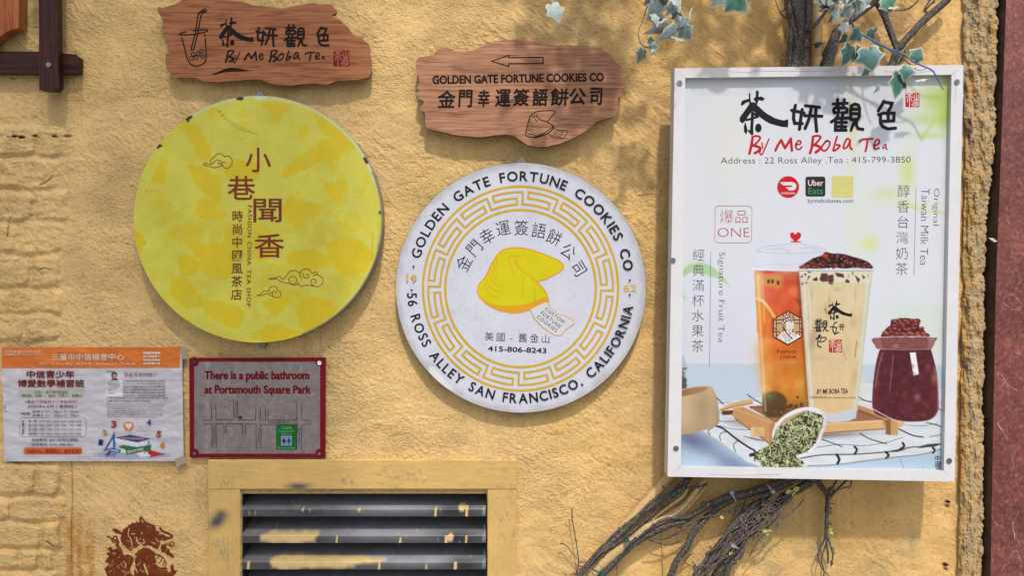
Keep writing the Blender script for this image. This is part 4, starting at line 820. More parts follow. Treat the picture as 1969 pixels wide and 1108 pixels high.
fb = lambda s_, b, c, **k: tbox(mb, s_, *f((b[0], b[1]))[0], *f((b[2], b[3]))[0], 0.0, c, **k)
fb('三藩市中信福音中心', (440, 135, 1056, 190), cw_, fat=.25); fb('地址：12 Ross Alley ( 舊呂宋巷 ) San Francisco, CA 94108', (335, 208, 1152, 236), cw_)
fb('中國信徒佈道會', (120, 106, 350, 132), cw_, shear=.15); fb('Chinese Christian Mission', (85, 134, 370, 148), cw_, shear=.2); mb.stroke(f(*[(76 + 42 * math.cos(a), 126 + 19 * math.sin(a)) for a in np.linspace(0, 6.28, 20, endpoint=False)]), .8, 0, cw_, closed=True); fb('CCM', (50, 118, 102, 136), cw_)
for i, s_ in enumerate(('解讀數學邏輯', '提升解題能力', '培育數學基礎', '成就學霸之路')): fb(s_, (1220, 118 + i * 30, 1366, 139 + i * 30), cw_, fat=.2)
fb('中信青少年', (228, 280, 632, 342), cb, fat=.5); fb('博愛數學補習班', (152, 358, 716, 420), cb, fat=.5)
fb('初中、高中數學課程', (290, 452, 580, 476), cr_); fb('預代數、代數一、幾何、代數二、微積分', (184, 482, 694, 506), ck_)
fb('（適合六年級至十二年級學生）', (215, 530, 660, 560), cr_); fb('2026年6-8月 ( 暑期班 )', (236, 570, 652, 602), cr_, bold=.008)
fb('星期三 01：00pm-3：00pm', (275, 618, 672, 643), ck_); fb('星期五 01：00pm-3：00pm', (275, 650, 676, 677), ck_); fb('時間：', (182, 634, 268, 660), ck_)
for i, s_ in enumerate(('第一期：6/10 • 6/11 • 6/12 • 6/17 • 6/18 • 6/19', '第二期：6/24 • 6/25 • 6/26 • 7/01 • 7/02 • 7/08', '第三期：7/09 • 7/10 • 7/15 • 7/16 • 7/17 • 7/22', '第四期：7/23 • 7/24 • 7/29 • 7/30 • 7/31 • 8/05')): fb(s_, (242, 699 + i * 36, 692, 722 + i * 36), ck_)
for i, ch in enumerate('每期六堂課'): em(mb, ch, *f((196, 715 + i * 25))[0], 5, 0, ck_, bold=.02)
fb('每期費用: $60 (註冊及講義)', (268, 858, 668, 888), ck_); fb('諮詢電話: (415) 398-5457', (268, 898, 632, 928), ck_); fb('定額10人，額滿即止，報名從速！', (228, 952, 682, 984), col(110, 40, 20))
fb('李紫芳老師簡介', (1056, 298, 1340, 332), cr_)
r_ = random.Random(5); han = '學數教師香港加州公立聯合區任職育工作年經驗豐富高級及知識講座課外補習'
for i in range(6): fb(('University of Miami ' if i == 1 else '') + ''.join(r_.choice(han) for _ in range(10 if i == 1 else 17)), (1050, 360 + i * 25, 1408, 377 + i * 25), ck_)
for i in range(2): fb(''.join(r_.choice(han) for _ in range(22)), (908, 504 + i * 26, 1430 if i == 0 else 1280, 521 + i * 26), ck_)
for i, s_ in enumerate(('Nancy Lee comes from Hong Kong. She graduated', 'from the University of Miami and has been teaching', 'as a credentialed math teacher for over 40 years.', 'She taught math at the Oakland Unified School', 'District as well as running an after school math', 'learning center in Oakland. She has been tutoring', 'with WyzAnt.com after retirement to date.')): fb(s_, (912, 560 + i * 18, 1400 - (i % 3) * 10 - (70 if i == 6 else 0), 574 + i * 18), col(90, 80, 86))
for i, s_ in enumerate(('Experienced,', 'Effective and', 'Knowledgeable', 'Math Tutor', 'Nancy L.')): fb(s_, (918, 366 + i * 20, 918 + len(s_) * 8, 381 + i * 20), ck_)
for ch, x, y, h_, c, rot in (('1', 858, 892, 48, (34, 56, 110), 8), ('2', 893, 806, 46, (206, 140, 60), -14), ('3', 970, 737, 58, (176, 52, 52), -4), ('4', 1270, 722, 50, (44, 88, 160), 4), ('5', 1352, 822, 56, (186, 62, 58), 12), ('6', 1386, 914, 56, (206, 142, 60), 8)): text(mb, ch, *f((x, y))[0], h_ * .78 / 4.433, h_ / 4.433, 0, col(*c), bold=.04, rot=rot)
text(mb, 'EDUCATION', *f((1154, 962))[0], 135 / 4.433, 22 / 4.433, 0, col(235, 235, 235), rot=-12, bold=.02)
mb.build('lettering', M_ink, lf)
for nm, p in (('tape', [(336, 884), (352, 878), (362, 888), (340, 900)]), ('tape', [(344, 664), (356, 672), (360, 690), (350, 692)])):
    mb = MB(); mb.prism(p[::-1], 0.0135, 0.0125, col(176, 160, 136)); mb.build(nm, M_paper, lf)

# ------------------------------------------------------------------ metal notice with the street map
f = tr(350, 670, 5.038)
mp_ = thing('notice_plate', 'grey metal notice with a dark red border and a small street map', 'notice', P(495, 880, 0.01))
rc = col(126, 14, 28); mb = MB(); mb.prism([(364, 689), (625.5, 688), (625, 881), (365, 880)], 0.0110, 0.0055, rc, bev=0.0006); mb.build('red_panel', M_ink, mp_)
x0, y0, x1, y1 = 373.5, 696, 615.5, 872.5; R = 8.5; d = 0.0114
def cor(cx, cy, a0, a1): return [(cx + R * math.cos(math.radians(a)), cy + R * math.sin(math.radians(a))) for a in np.linspace(a0, a1, 7)]
pl = cor(x0, y0, 90, 0) + cor(x1, y0, 180, 90) + cor(x1, y1, 270, 180) + cor(x0, y1, 360, 270)
xx, yy = np.meshgrid(np.arange(x0, x1 + 1, 1.0), np.arange(y0, y1 + 1, 1.0))
pi_ = Img(xx, yy, (160, 148, 147)); pi_.noise(30, 60, .10, 111); pi_.noise(2.2, 2.2, .22, 112, 2); pi_.C[:] += (np.exp(-((pi_.X - 399) / 5) ** 2) * 14)[:, None]
for p, a in (([(585, 725), (592, 718), (600, 716)], .8), ([(578, 715), (580, 700)], .6), ([(595, 763), (601, 759), (605, 760)], .7), ([(500, 768), (512, 777)], .7), ([(510, 706), (512, 715)], .5), ([(551, 810), (552, 800)], .5), ([(430, 740), (440, 730)], .3)): pi_.line(p, 1.2, (226, 222, 226), soft=1.6, alpha=a)
for i in range(320): pi_.ell(rnd.uniform(x0, x1), rnd.uniform(y0, y1), rnd.uniform(.4, 1.0), rnd.uniform(.4, 1.0), rnd.choice([(205, 196, 200), (90, 70, 72)]), soft=1.4, alpha=rnd.uniform(.2, .6))
cxq = (xx[:-1, :-1] + .5); cyq = (yy[:-1, :-1] + .5); kp = np.ones_like(cxq, bool)
for ax, ay in ((x0, y0), (x1, y0), (x0, y1), (x1, y1)): kp &= np.hypot(cxq - ax, cyq - ay) > R
grid_obj('plate', xx, yy, np.full_like(xx, d), pi_.linear(), M_steelplate, mp_, kp, smooth=False)
mb = MB(); dr = col(116, 14, 32); dl = d + .0003
for ax, ay in ((x0, y0), (x1, y0), (x0, y1), (x1, y1)): mb.dot(ax, ay, R + .7, d + .0001, rc, 24)
text(mb, 'There is a public bathroom', *f((725, 274))[0], 1010 / 5.038, 100 / 5.038, dl, dr, fat=.95); mb.build('lettering', M_ink, mp_); mb = MB(); text(mb, 'at Portsmouth Square Park', *f((732, 412))[0], 1024 / 5.038, 100 / 5.038, dl, dr, fat=.95)
mb.build('lettering', M_ink, mp_)
mb = MB(); lc = col(40, 22, 24)
for p in ([(220, 697), (288, 697), (281, 543)], [(327, 540), (330, 693), (503, 693), (497, 503)], [(538, 503), (542, 692), (712, 697), (716, 562)], [(757, 562), (762, 697), (810, 697), (811, 596)], [(832, 596), (834, 697), (1114, 697), (1112, 535)], [(1157, 535), (1160, 698), (1246, 701)], [(218, 737), (292, 737), (291, 960)], [(331, 960), (329, 735), (405, 735), (408, 832)], [(429, 832), (427, 735), (588, 735), (589, 836)], [(615, 836), (613, 737), (716, 737), (719, 972)], [(764, 972), (764, 739), (1116, 739), (1111, 985)], [(1156, 985), (1160, 738), (1246, 738)]): mb.stroke(f(*p), 1.0, dl, lc)
mb.dot(*f((566, 671))[0], 3.3, dl, dr)
for s_, x, y, w_, rot in (('Stockton St', 311, 850, 168, -90), ('Ross Alley', 524, 598, 150, -90), ('Grant Ave', 741, 845, 150, -90), ('Kearny St', 1137, 845, 140, -90), ('Washington St', 932, 718, 215, 0)): text(mb, s_, *f((x, y))[0], w_ / 5.038, 20 / 5.038, dl, lc, rot=rot)
mb.flat(f((912, 744), (1112, 744), (1108, 986), (912, 986)), dl, col(34, 108, 50)); lg = col(120, 190, 130)
text(mb, '花園角', *f((1010, 773))[0], 20, 5.4, dl, lg); text(mb, 'Portsmouth', *f((1009, 803))[0], 30, 4, dl, lg); text(mb, 'Square', *f((1009, 832))[0], 18, 4.2, dl, lg); text(mb, 'Restroom', *f((1012, 966))[0], 32, 4, dl, lg)
mb.flat(f((960, 850), (1062, 850), (1062, 945), (960, 945)), dl, col(150, 170, 190)); bl_ = col(36, 50, 130)
for x, sk in ((987, 1), (1036, 0)):
    mb.dot(*f((x, 868))[0], 1.7, dl, bl_); mb.flat(f((x - 12, 880), (x + 12, 880), (x + (18 if sk else 9), 915), (x - (18 if sk else 9), 915)), dl, bl_)
    for e in (-5, 5): mb.stroke(f((x + e, 912), (x + e, 938)), 1.1, dl, bl_)
    for e in (-1, 1): mb.stroke(f((x + e * 12, 884), (x + e * 17, 912)), .8, dl, bl_)
mb.stroke(f((1010, 850), (1010, 945)), .6, dl, lc); mb.build('street_map', M_ink, mp_)
M_wash = mat_plain('pale_washer', (0.75, 0.75, 0.72), .5)
for (x, y), m_ in zip(f((119, 137), (1330, 144), (119, 1022), (1330, 1024)), (M_black, M_wash, M_screw, M_screw)): screw(mp_, x, y, 0.0125, 3.6 if m_ is M_wash else 2.4, mat=m_)

# ------------------------------------------------------------------ louvred vent
vt = thing('louvred_vent', 'metal louvred vent in a yellow painted frame with paint splashes on its slats', 'vent', P(697, 1280, 0.01))
def bar(x0, y0, x1, y1, name, df, seed, vert=False):
    nx, ny = int((x1 - x0) / 1.6) + 2, int((y1 - y0) / 1.6) + 2
    X, Y = np.meshgrid(np.linspace(x0, x1, nx), np.linspace(y0, y1, ny))
    X = X + np.where((X > x0 + 1) & (X < x1 - 1), 0, 1) * 0.7 * vnoise(Y / 9, X / 30, seed + 4); Y = Y + np.where((Y > y0 + 1) & (Y < y1 - 1), 0, 1) * .8 * vnoise(X / 9, Y / 30, seed + 5)
    im = Img(X, Y, (208, 172, 106)); im.noise(60, 50, .06, seed)
    sx, sy = (5, 34) if vert else (34, 5)
    a = (sstep(.10, .5, fbm(im.X / sx, im.Y / sy, seed + 1, 4)) * .75 * sstep(-.1, .4, fbm(im.X / 70, im.Y / 50, seed + 2, 3)))[:, None]; im.C[:] = im.C * (1 - a) + np.array((132, 132, 104.0)) * a
    im.blob(418, 1003, 17, 10, (66, 66, 76), .9, rot=-38); im.blob(425, 990, 10, 8, (66, 66, 76), .6); im.blob(574, 936, 20, 5.5, (66, 66, 76), .85)
    for (bx, by, bw, bh) in ((430, 925, 20, 18), (418, 1045, 18, 12), (430, 1060, 14, 14), (965, 1000, 14, 40), (795, 912, 30, 14), (660, 925, 40, 8), (985, 950, 8, 30)):
        for k in range(24): x = rnd.gauss(bx, bw / 2); y = rnd.gauss(by, bh / 2); im.line([(x, y), (x + rnd.uniform(-2, 2), y + rnd.uniform(2, 8))], rnd.uniform(.6, 1.6), (110, 124, 110), soft=1.4, alpha=rnd.uniform(.2, .6))
    edge = np.minimum.reduce([im.X - x0, x1 - im.X, im.Y - y0, y1 - im.Y]); e_ = (np.clip(1 - edge / 2.2, 0, 1) * (fbm(im.X / 9, im.Y / 9, seed + 7, 3) > .12))[:, None] * .7; im.C[:] = im.C * (1 - e_) + np.array((120, 122, 118.0)) * e_
    Dp = df + 0.0006 * fbm(X / (7 if vert else 40), Y / (40 if vert else 7), seed + 3, 3) + 0.0004 * fbm(X / 6, Y / 6, seed + 9, 2)
    for k in range(10):
        bx, by = rnd.uniform(x0, x1), rnd.uniform(y0, y1); Dp = Dp + .0016 * np.exp(-((X - bx) / 2.2) ** 2 - ((Y - by) / 4) ** 2)
    Dp[0, :] = Dp[-1, :] = -0.003; Dp[:, 0] = Dp[:, -1] = -0.003
    X[0] = X[1]; X[-1] = X[-2]; Y[0] = Y[1]; Y[-1] = Y[-2]; X[:, 0] = X[:, 1]; X[:, -1] = X[:, -2]; Y[:, 0] = Y[:, 1]; Y[:, -1] = Y[:, -2]
    k = (D - df) / (D + 0.003); mk = np.zeros(X.shape, bool); mk[0] = mk[-1] = True; mk[:, 0] = mk[:, -1] = True     # the rim drops straight back to the wall
    X[mk] = CX + (X[mk] - CX) * k; Y[mk] = CY + (Y[mk] - CY) * k
    grid_obj(name, X, Y, Dp, im.linear(0.9), M_paint, vt)
bar(398, 884, 995, 943, 'frame_bar', 0.016, 200); bar(398.6, 940, 463, 1240, 'frame_bar', 0.0152, 230, True); bar(936, 940, 994.4, 1240, 'frame_bar', 0.0152, 260, True); bar(463.4, 1190, 935.6, 1240, 'frame_bar', 0.0155, 290)
mb = MB(); bw = [P(461, 941, 0.012), P(938, 941, 0.012), P(938, 1260, 0.012), P(461, 1260, 0.012)]
fr_ = [(x, y, z) for x, y, z in bw]; bk = [(x, 0.16, z) for x, y, z in bw]
mb.add(fr_ + bk, [(0, 4, 5, 1), (1, 5, 6, 2), (2, 6, 7, 3), (3, 7, 4, 0), (7, 6, 5, 4)], col(58, 56, 56)); mb.build('duct', M_metal, vt)
nx = 320
def slat(y_top, idx):
    """lip between y_top and y_top+15 at depth -0.004; blade rises back into the duct"""
    zt = Z0 + (CY - y_top) * S * (D - 0.0) / D
    prof = [(-0.002, zt - 0.0195), (0.000, zt - 0.0185), (0.000, zt - 0.010), (0.000, zt - 0.002), (-0.001, zt - 0.0005), (-0.004, zt + 0.0005)] + [(-0.004 - 0.115 * t, zt + 0.0005 + 0.034 * t) for t in (.08, .16, .25, .35, .45, .6, .8, 1.0)]
    xw = np.linspace(P(465, 0)[0], P(934, 0)[0], nx); V = []; C = []; pxs = CX + xw / S
    sd = np.array([0.0, .06, .3, .55, .62, .68, .78, .88, 1.0, 1.12, 1.25, 1.45, 1.7, 2.0])
    X, T = np.meshgrid(pxs, sd); im = Img(X * 1.0, T * 34, (108, 106, 109)); im.C[:] *= np.where(im.Y < 21, .74, 1.2)[:, None]; im.noise(60, 20, .12, 300 + idx); im.noise(14, 3, .08, 310 + idx)  # lip darker and blade lighter: fall of light put into the colour
    im.blob(*[(760, 24), (730, 26), (800, 24)][idx % 3], 120, 14, (184, 188, 198), .6)  # pale sheen painted along the blade
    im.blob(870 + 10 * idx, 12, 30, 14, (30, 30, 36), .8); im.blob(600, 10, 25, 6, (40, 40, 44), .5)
    yp = (240, 208, 140)
    if idx == 1: im.poly(fuzz([(497, 14), (510, 26), (530, 30), (580, 28), (612, 26), (606, 12), (600, 2), (540, -1), (510, 3)], 2, 5), yp, soft=6)
    if idx == 2: im.poly(fuzz([(518, 20), (540, 32), (640, 31), (730, 28), (738, 21), (700, 18), (660, 5), (590, 4), (560, -1), (535, 2)], 2, 6), yp, soft=6)
    for x, y0, y1, w_ in {0: ((838, 22, -1, 4), (898, 26, -1, 5), (691, 20, 14, 6), (583, 22, 18, 4), (596, 20, 14, 2.5), (492, 16, 10, 1.5), (889, 26, 24, 14)), 1: ((648, 18, 2, 3.5), (770, 10, 0, 4), (858, 18, 0, 5), (866, 17, 14, 14), (897, 18, 0, 4)), 2: ((478, 20, 0, 5), (730, 22, 2, 4), (820, 14, 0, 3), (876, 18, 0, 6))}.get(idx, ()): im.line([(x, y0), (x - 1, y1)], w_, yp, soft=1.4)
    for i in range(24): im.ell(rnd.uniform(465, 935), rnd.uniform(0, 40), rnd.uniform(.5, 1.6), rnd.uniform(.5, 1.4), yp if rnd.random() < .6 else (170, 172, 178), soft=1, alpha=.8)
    if idx == 0: im.line(cat([(558, 30), (570, 34), (584, 36), (588, 30), (576, 27), (566, 26), (560, 29)], 4), 1, (170, 170, 178), soft=1.5, alpha=.7)
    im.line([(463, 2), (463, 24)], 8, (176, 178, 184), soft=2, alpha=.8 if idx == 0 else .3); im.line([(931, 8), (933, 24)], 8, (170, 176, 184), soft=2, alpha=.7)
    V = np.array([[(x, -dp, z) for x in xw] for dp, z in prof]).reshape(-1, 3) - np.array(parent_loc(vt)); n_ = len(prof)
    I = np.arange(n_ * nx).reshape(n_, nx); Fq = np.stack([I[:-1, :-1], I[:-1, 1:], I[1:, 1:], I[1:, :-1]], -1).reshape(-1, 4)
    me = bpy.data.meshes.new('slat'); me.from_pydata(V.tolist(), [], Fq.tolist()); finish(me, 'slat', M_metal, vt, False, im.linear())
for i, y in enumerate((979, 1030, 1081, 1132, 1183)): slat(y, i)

# ------------------------------------------------------------------ framed poster
pf = thing('framed_poster', 'large drinks poster in a white wooden frame with two boba cups', 'poster', P(1565, 925, 0.06))
dF, dB, dP = 0.112, 0.070, 0.098
oTL, oTR, oBR, oBL = (1297.5, 131), (1852.5, 124.5), (1835.5, 926.5), (1284, 917)
iTL, iTR, iBR, iBL = (1317, 148.5), (1830.5, 142.5), (1815.5, 906.5), (1308.5, 899)
for nm, p in (('frame_rail', [oTL, iTL, iTR, oTR]), ('frame_rail', [oTR, iTR, iBR, oBR]), ('frame_rail', [oBR, iBR, iBL, oBL]), ('frame_rail', [oBL, iBL, iTL, oTL])):
    c_ = np.mean(p, 0); q = [tuple(np.array(x) + (c_ - np.array(x)) / np.linalg.norm(c_ - np.array(x)) * 0.5) for x in p]
    mb = MB(); mb.prism(q, dF, dB, col(238, 236, 238), bev=0.0009, cs=col(226, 224, 226)); mb.build(nm, M_white, pf)
mb = MB(); mb.prism([(1300, 140), (1840, 134), (1826, 915), (1292, 908)], dP - .002, dB + .001, col(120, 110, 105)); mb.build('back_panel', M_ink, pf)
for x, y in ((1307, 159), (1840.5, 157), (1294, 501), (1300, 863), (1825.5, 887)): screw(pf, x, y, dF, 4.6)
for p in ([(1338, 160), (1420, 158), (1470, 161)], [(1700, 137), (1760, 140), (1800, 135)], [(1360, 912), (1420, 915), (1500, 913)], [(1839, 160), (1836, 200)], [(1400, 137), (1440, 139), (1450, 136), (1600, 137)]): mb = MB(); mb.stroke(p, .5, dF + .0003, col(150, 145, 140)); mb.build('frame_crack', M_ink, pf)

# the printed picture
uu = np.linspace(-0.015, 1.015, 540); vv = np.linspace(-0.008, 1.008, 740); U, V = np.meshgrid(uu, vv)
QX, QY = quad(U, V, *[np.array(q) for q in (iTL, iTR, iBR, iBL)])
pi = Img(QX, QY, (229, 233, 241)); x_, y_ = pi.X, pi.Y
lilac = sstep(480, 700, y_)[:, None] * (1 - sstep(1400, 1760, x_)[:, None]) * .8; pi.C[:] = pi.C * (1 - lilac) + np.array((222, 222, 240.0)) * lilac
for p in ((1400, 280, 40, 90, (236, 232, 214), .55), (1640, 300, 16, 200, (226, 232, 206), .55), (1640, 235, 10, 40, (238, 216, 170), .5), (1655, 470, 22, 110, (228, 238, 214), .5), (1800, 190, 30, 30, (180, 206, 80), .7), (1822, 170, 14, 50, (172, 194, 70), .6), (1790, 230, 50, 14, (190, 214, 110), .55), (1815, 225, 14, 26, (164, 204, 80), .6), (1790, 260, 40, 7, (196, 220, 120), .6),
          (1745, 330, 15, 34, (210, 222, 110), .65), (1705, 372, 28, 15, (216, 226, 140), .5), (1672, 468, 16, 13, (224, 230, 130), .7), (1750, 395, 50, 6, (216, 230, 150), .5), (1790, 640, 60, 40, (214, 232, 212), .6), (1765, 600, 70, 16, (212, 232, 210), .5), (1340, 640, 30, 60, (222, 234, 226), .4), (1460, 700, 30, 200, (232, 234, 240), .4), (1365, 330, 30, 140, (226, 228, 236), .4)):
    pi.blob(p[0], p[1], p[2], p[3], p[4], p[5])
pi.line(cat([(1745, 160), (1760, 175), (1775, 185), (1810, 186)], 5), 5, (168, 196, 110), soft=8, alpha=.7); pi.line(cat([(1810, 215), (1790, 240), (1775, 265)], 4), 6, (196, 218, 120), soft=8, alpha=.7)
pi.line(cat([(1740, 385), (1770, 405), (1828, 410)], 4), 4, (204, 226, 130), soft=8, alpha=.6)
f = tr(1280, 380, 3.395)
pi.poly(f(*cat([(100, 510), (130, 450), (200, 422), (260, 430), (340, 480), (420, 580), (360, 540), (280, 510), (220, 490), (160, 490), (110, 520)], 4, True)), (176, 214, 158), soft=4, alpha=.85); pi.poly(f((100, 610), (120, 640), (138, 672), (110, 650)), (170, 206, 160), soft=3, alpha=.8)
# table
gt = lambda x, y: np.array((200, 216, 232.0)) * (1 - sstep(780, 905, y)[:, None]) + np.array((186, 208, 226.0)) * sstep(780, 905, y)[:, None]
pi.poly([(1290, 699), (1850, 703), (1850, 930), (1290, 930)], gt, soft=5)
pi.blob(1330, 845, 46, 18, (96, 104, 140), .8, rot=18); pi.blob(1400, 890, 70, 16, (110, 122, 160), .75, rot=24); pi.blob(1350, 885, 40, 14, (196, 222, 240), .6); pi.blob(1480, 905, 60, 9, (90, 100, 130), .6)
pi.blob(1700, 905, 90, 9, (196, 226, 242), .7); pi.line([(1730, 882), (1742, 910)], .8, (110, 120, 140), soft=1.2); pi.line([(1574, 896), (1576, 908)], .8, (110, 120, 140), soft=1.2)
# cloth
fc = tr(1440, 760, 4.9225); fl = tr(1300, 700, 5.278)
cloth = [(1381, 774), (1440, 768), (1560, 752), (1655, 737), (1740, 742), (1835, 750), (1835, 858)] + fc((1830, 510), (1640, 565), (1400, 590), (1100, 628), (830, 662), (560, 672), (150, 690)) + fl((880, 1050), (730, 1000), (600, 905), (440, 785), (270, 680), (400, 625))
pi.poly(cloth, lambda x, y: np.array((224, 231, 236.0)) - 10 * vnoise(x / 40, y / 12, 131)[:, None], soft=1.5)
pi.blob(1400, 800, 30, 8, (198, 206, 216), .5, rot=20); pi.blob(1470, 840, 60, 10, (206, 214, 222), .5, rot=20); pi.blob(1580, 838, 90, 6, (120, 112, 112), .8, rot=-3); pi.blob(1420, 815, 24, 6, (150, 150, 158), .6, rot=10)
lc_ = (44, 38, 46)
for p, wd in (([(690, 420), (790, 455), (885, 490)], 8), ([(1050, 362), (1110, 400), (1200, 435), (1300, 462)], 9), ([(1420, 322), (1500, 362), (1570, 388), (1650, 400)], 11), ([(1680, 262), (1760, 280), (1835, 305)], 8), ([(640, 498), (860, 468), (1080, 480), (1280, 455), (1400, 420), (1460, 405)], 4), ([(1710, 396), (1835, 376)], 5), ([(1480, 285), (1640, 292), (1790, 270)], 3), ([(1040, 20), (1100, 52), (1160, 66)], 9), ([(1030, 48), (1160, 60)], 3), ([(1800, 130), (1835, 155)], 7), ([(1000, 490), (1022, 520), (1000, 560)], 20), ([(1455, 455), (1470, 485), (1430, 515)], 20), ([(830, 565), (855, 610), (838, 652)], 24), ([(1295, 540), (1322, 570), (1300, 600)], 22), ([(1740, 500), (1760, 525), (1742, 548)], 20), ([(0, 405), (80, 428), (150, 430)], 4), ([(1640, 680), (1650, 690)], 2)):
    pi.line(fc(*cat(p, 4)), wd / 4.92, lc_, soft=1.1)
pi.line(fc(*cat([(490, 600), (700, 568), (1000, 562), (1280, 542), (1440, 515), (1560, 492), (1640, 498), (1720, 470), (1835, 466)], 4)), 2.0, (62, 56, 62), soft=1.5); pi.poly(fc((1300, 540), (1440, 515), (1480, 520), (1400, 540)), (62, 54, 56), soft=2); pi.poly(fc((1600, 490), (1700, 465), (1835, 462), (1760, 490), (1660, 498)), (74, 66, 68), soft=2)
pi.line(fc(*cat([(560, 672), (830, 660), (1100, 625), (1400, 588), (1640, 563), (1835, 508)], 4)), 1.6, (120, 120, 130), soft=2.5)
for p, wd in (([(400, 630), (460, 650), (520, 690), (620, 770), (740, 850), (795, 880), (800, 905)], 18), ([(380, 645), (335, 668), (325, 695), (345, 720)], 7), ([(510, 690), (460, 705), (442, 740), (455, 782)], 7), ([(640, 775), (590, 810), (585, 850), (605, 895)], 7), ([(405, 338), (480, 412)], 10), ([(725, 314), (790, 360), (870, 408)], 9), ([(430, 400), (560, 390)], 3), ([(780, 375), (865, 370)], 3), ([(440, 582), (520, 588), (620, 580)], 5), ([(440, 628), (560, 660), (750, 672)], 4), ([(690, 738), (800, 760), (885, 785)], 5), ([(430, 498), (460, 498)], 4)):
    pi.line(fl(*cat(p, 4)), wd / 5.278, lc_, soft=1.1)
pi.poly(fl((740, 915), (860, 880), (880, 930), (745, 945)), (58, 48, 50), soft=1.5)
# jar at the left edge and wooden bowl
pi.poly(fl((30, -110), (80, -80), (104, 0), (108, 240), (30, 252)), (176, 196, 196), soft=3, alpha=.7)
for i in range(40): a, b = fl((rnd.uniform(35, 100), rnd.uniform(20, 250)))[0]; pi.ell(a, b, rnd.uniform(1, 4), rnd.uniform(1, 3), rnd.choice([(60, 70, 66), (120, 140, 130), (90, 90, 90)]) if rnd.random() < .7 or b > 725 else (190, 206, 204), soft=1.5, alpha=.7)
pi.poly(fl((30, 140), (103, 140), (108, 245), (30, 252)), (56, 58, 60), soft=3, alpha=.6)
bowl = fl(*cat([(30, 268), (150, 238), (250, 226), (335, 226), (372, 250), (408, 330), (430, 440), (440, 550), (425, 615), (350, 655), (200, 695), (30, 726)], 3))
bw_ = lambda x, y: np.array((214, 186, 146.0)) * (1 - 0.16 * np.exp(-((x - 1352) / 22) ** 2 - ((y - 788) / 40) ** 2) + 0.05 * fbm(x / 2.0, y / 7, 133, 3) - .16 * sstep(1365, 1386, x) - .10 * sstep(800, 835, y))[:, None]
pi.poly(bowl, bw_, soft=1.5); pi.poly(fl(*cat([(30, 280), (110, 255), (220, 238), (315, 238), (300, 268), (200, 305), (110, 322), (30, 334)], 3)), lambda x, y: np.array((150, 118, 84.0)) * (1 + .15 * sstep(1310, 1350, x))[:, None], soft=2)
# tray
pi.poly(fl((760, 430), (900, 425), (1330, 440), (1400, 520), (1000, 600)), (150, 104, 78), soft=1.5)
mat_ = lambda x, y: np.array((158, 108, 82.0)) * (1 + .28 * np.sin((x * .5 + y * 1.2) * 1.6))[:, None]
pi.poly(fl((770, 462), (880, 455), (1010, 560), (1000, 585)), mat_, soft=1.5); pi.poly(fc((560, 200), (1030, 150), (1290, 236), (735, 268)), mat_, soft=1.5)
wd_ = lambda r, g, b, s_: (lambda x, y: np.array((r, g, b), float) * (1 + .10 * fbm((x + y * .6) / 30, (y - x * .6) / 1.8, s_, 3))[:, None])
pi.poly(fl((735, 432), (870, 425), (880, 448), (760, 460)), (150, 100, 66), soft=1.2)
pi.poly(fl((462, 478), (590, 470), (592, 515), (470, 522)), (104, 58, 40), soft=1.2)
pi.poly(fl((580, 450), (682, 436), (1005, 592), (1000, 650), (960, 820), (890, 770), (750, 668), (600, 560), (572, 530)), wd_(204, 154, 104, 134), soft=1.2)
pi.line(fl((585, 452), (990, 612)), 1.2, (232, 190, 140), soft=1.5); pi.line(fl((600, 560), (750, 668), (950, 815)), 1.6, (120, 76, 48), soft=2)
pi.poly(fl((945, 610), (1005, 592), (1000, 660), (962, 818), (950, 815)), wd_(190, 140, 96, 135), soft=1.2)
pi.poly(fl((435, 470), (470, 445), (560, 402), (660, 378), (765, 360), (782, 385), (775, 408), (700, 425), (600, 440), (470, 480)), wd_(218, 174, 118, 136), soft=1.2); pi.line(fl((450, 472), (600, 432), (775, 402)), 1.4, (160, 112, 70), soft=1.6)
pi.poly(fl((756, 650), (775, 642), (898, 642), (900, 735), (775, 742), (758, 715)), wd_(222, 182, 126, 137), soft=1.2); pi.ell(*fl((775, 692))[0], 3.4, 9, (236, 200, 150), soft=1.2)
pi.poly(fc((735, 266), (1290, 237), (1298, 326), (1000, 345), (700, 366)), wd_(224, 182, 126, 138), soft=1.2); pi.line(fc((735, 272), (1290, 244)), 2, (240, 208, 156), soft=2); pi.line(fc((700, 362), (1000, 341), (1296, 322)), 2, (150, 104, 66), soft=2)
pi.poly(fc((1030, 92), (1400, 222), (1345, 232), (1285, 240), (1030, 150)), wd_(196, 146, 98, 139), soft=1.2); pi.poly(fc((1285, 240), (1345, 228), (1345, 382), (1288, 370), (1300, 330)), wd_(150, 102, 66, 140), soft=1.2); pi.poly(fc((1030, 130), (1280, 230), (1285, 300), (1270, 240), (1028, 160)), (120, 78, 54), soft=2, alpha=.7)
pi.poly(fc((1343, 230), (1412, 224), (1410, 382), (1345, 382)), wd_(206, 162, 112, 141), soft=1.2); pi.poly(fc((1403, 234), (1465, 228), (1476, 250), (1474, 284), (1410, 316)), wd_(226, 184, 128, 142), soft=1.2)
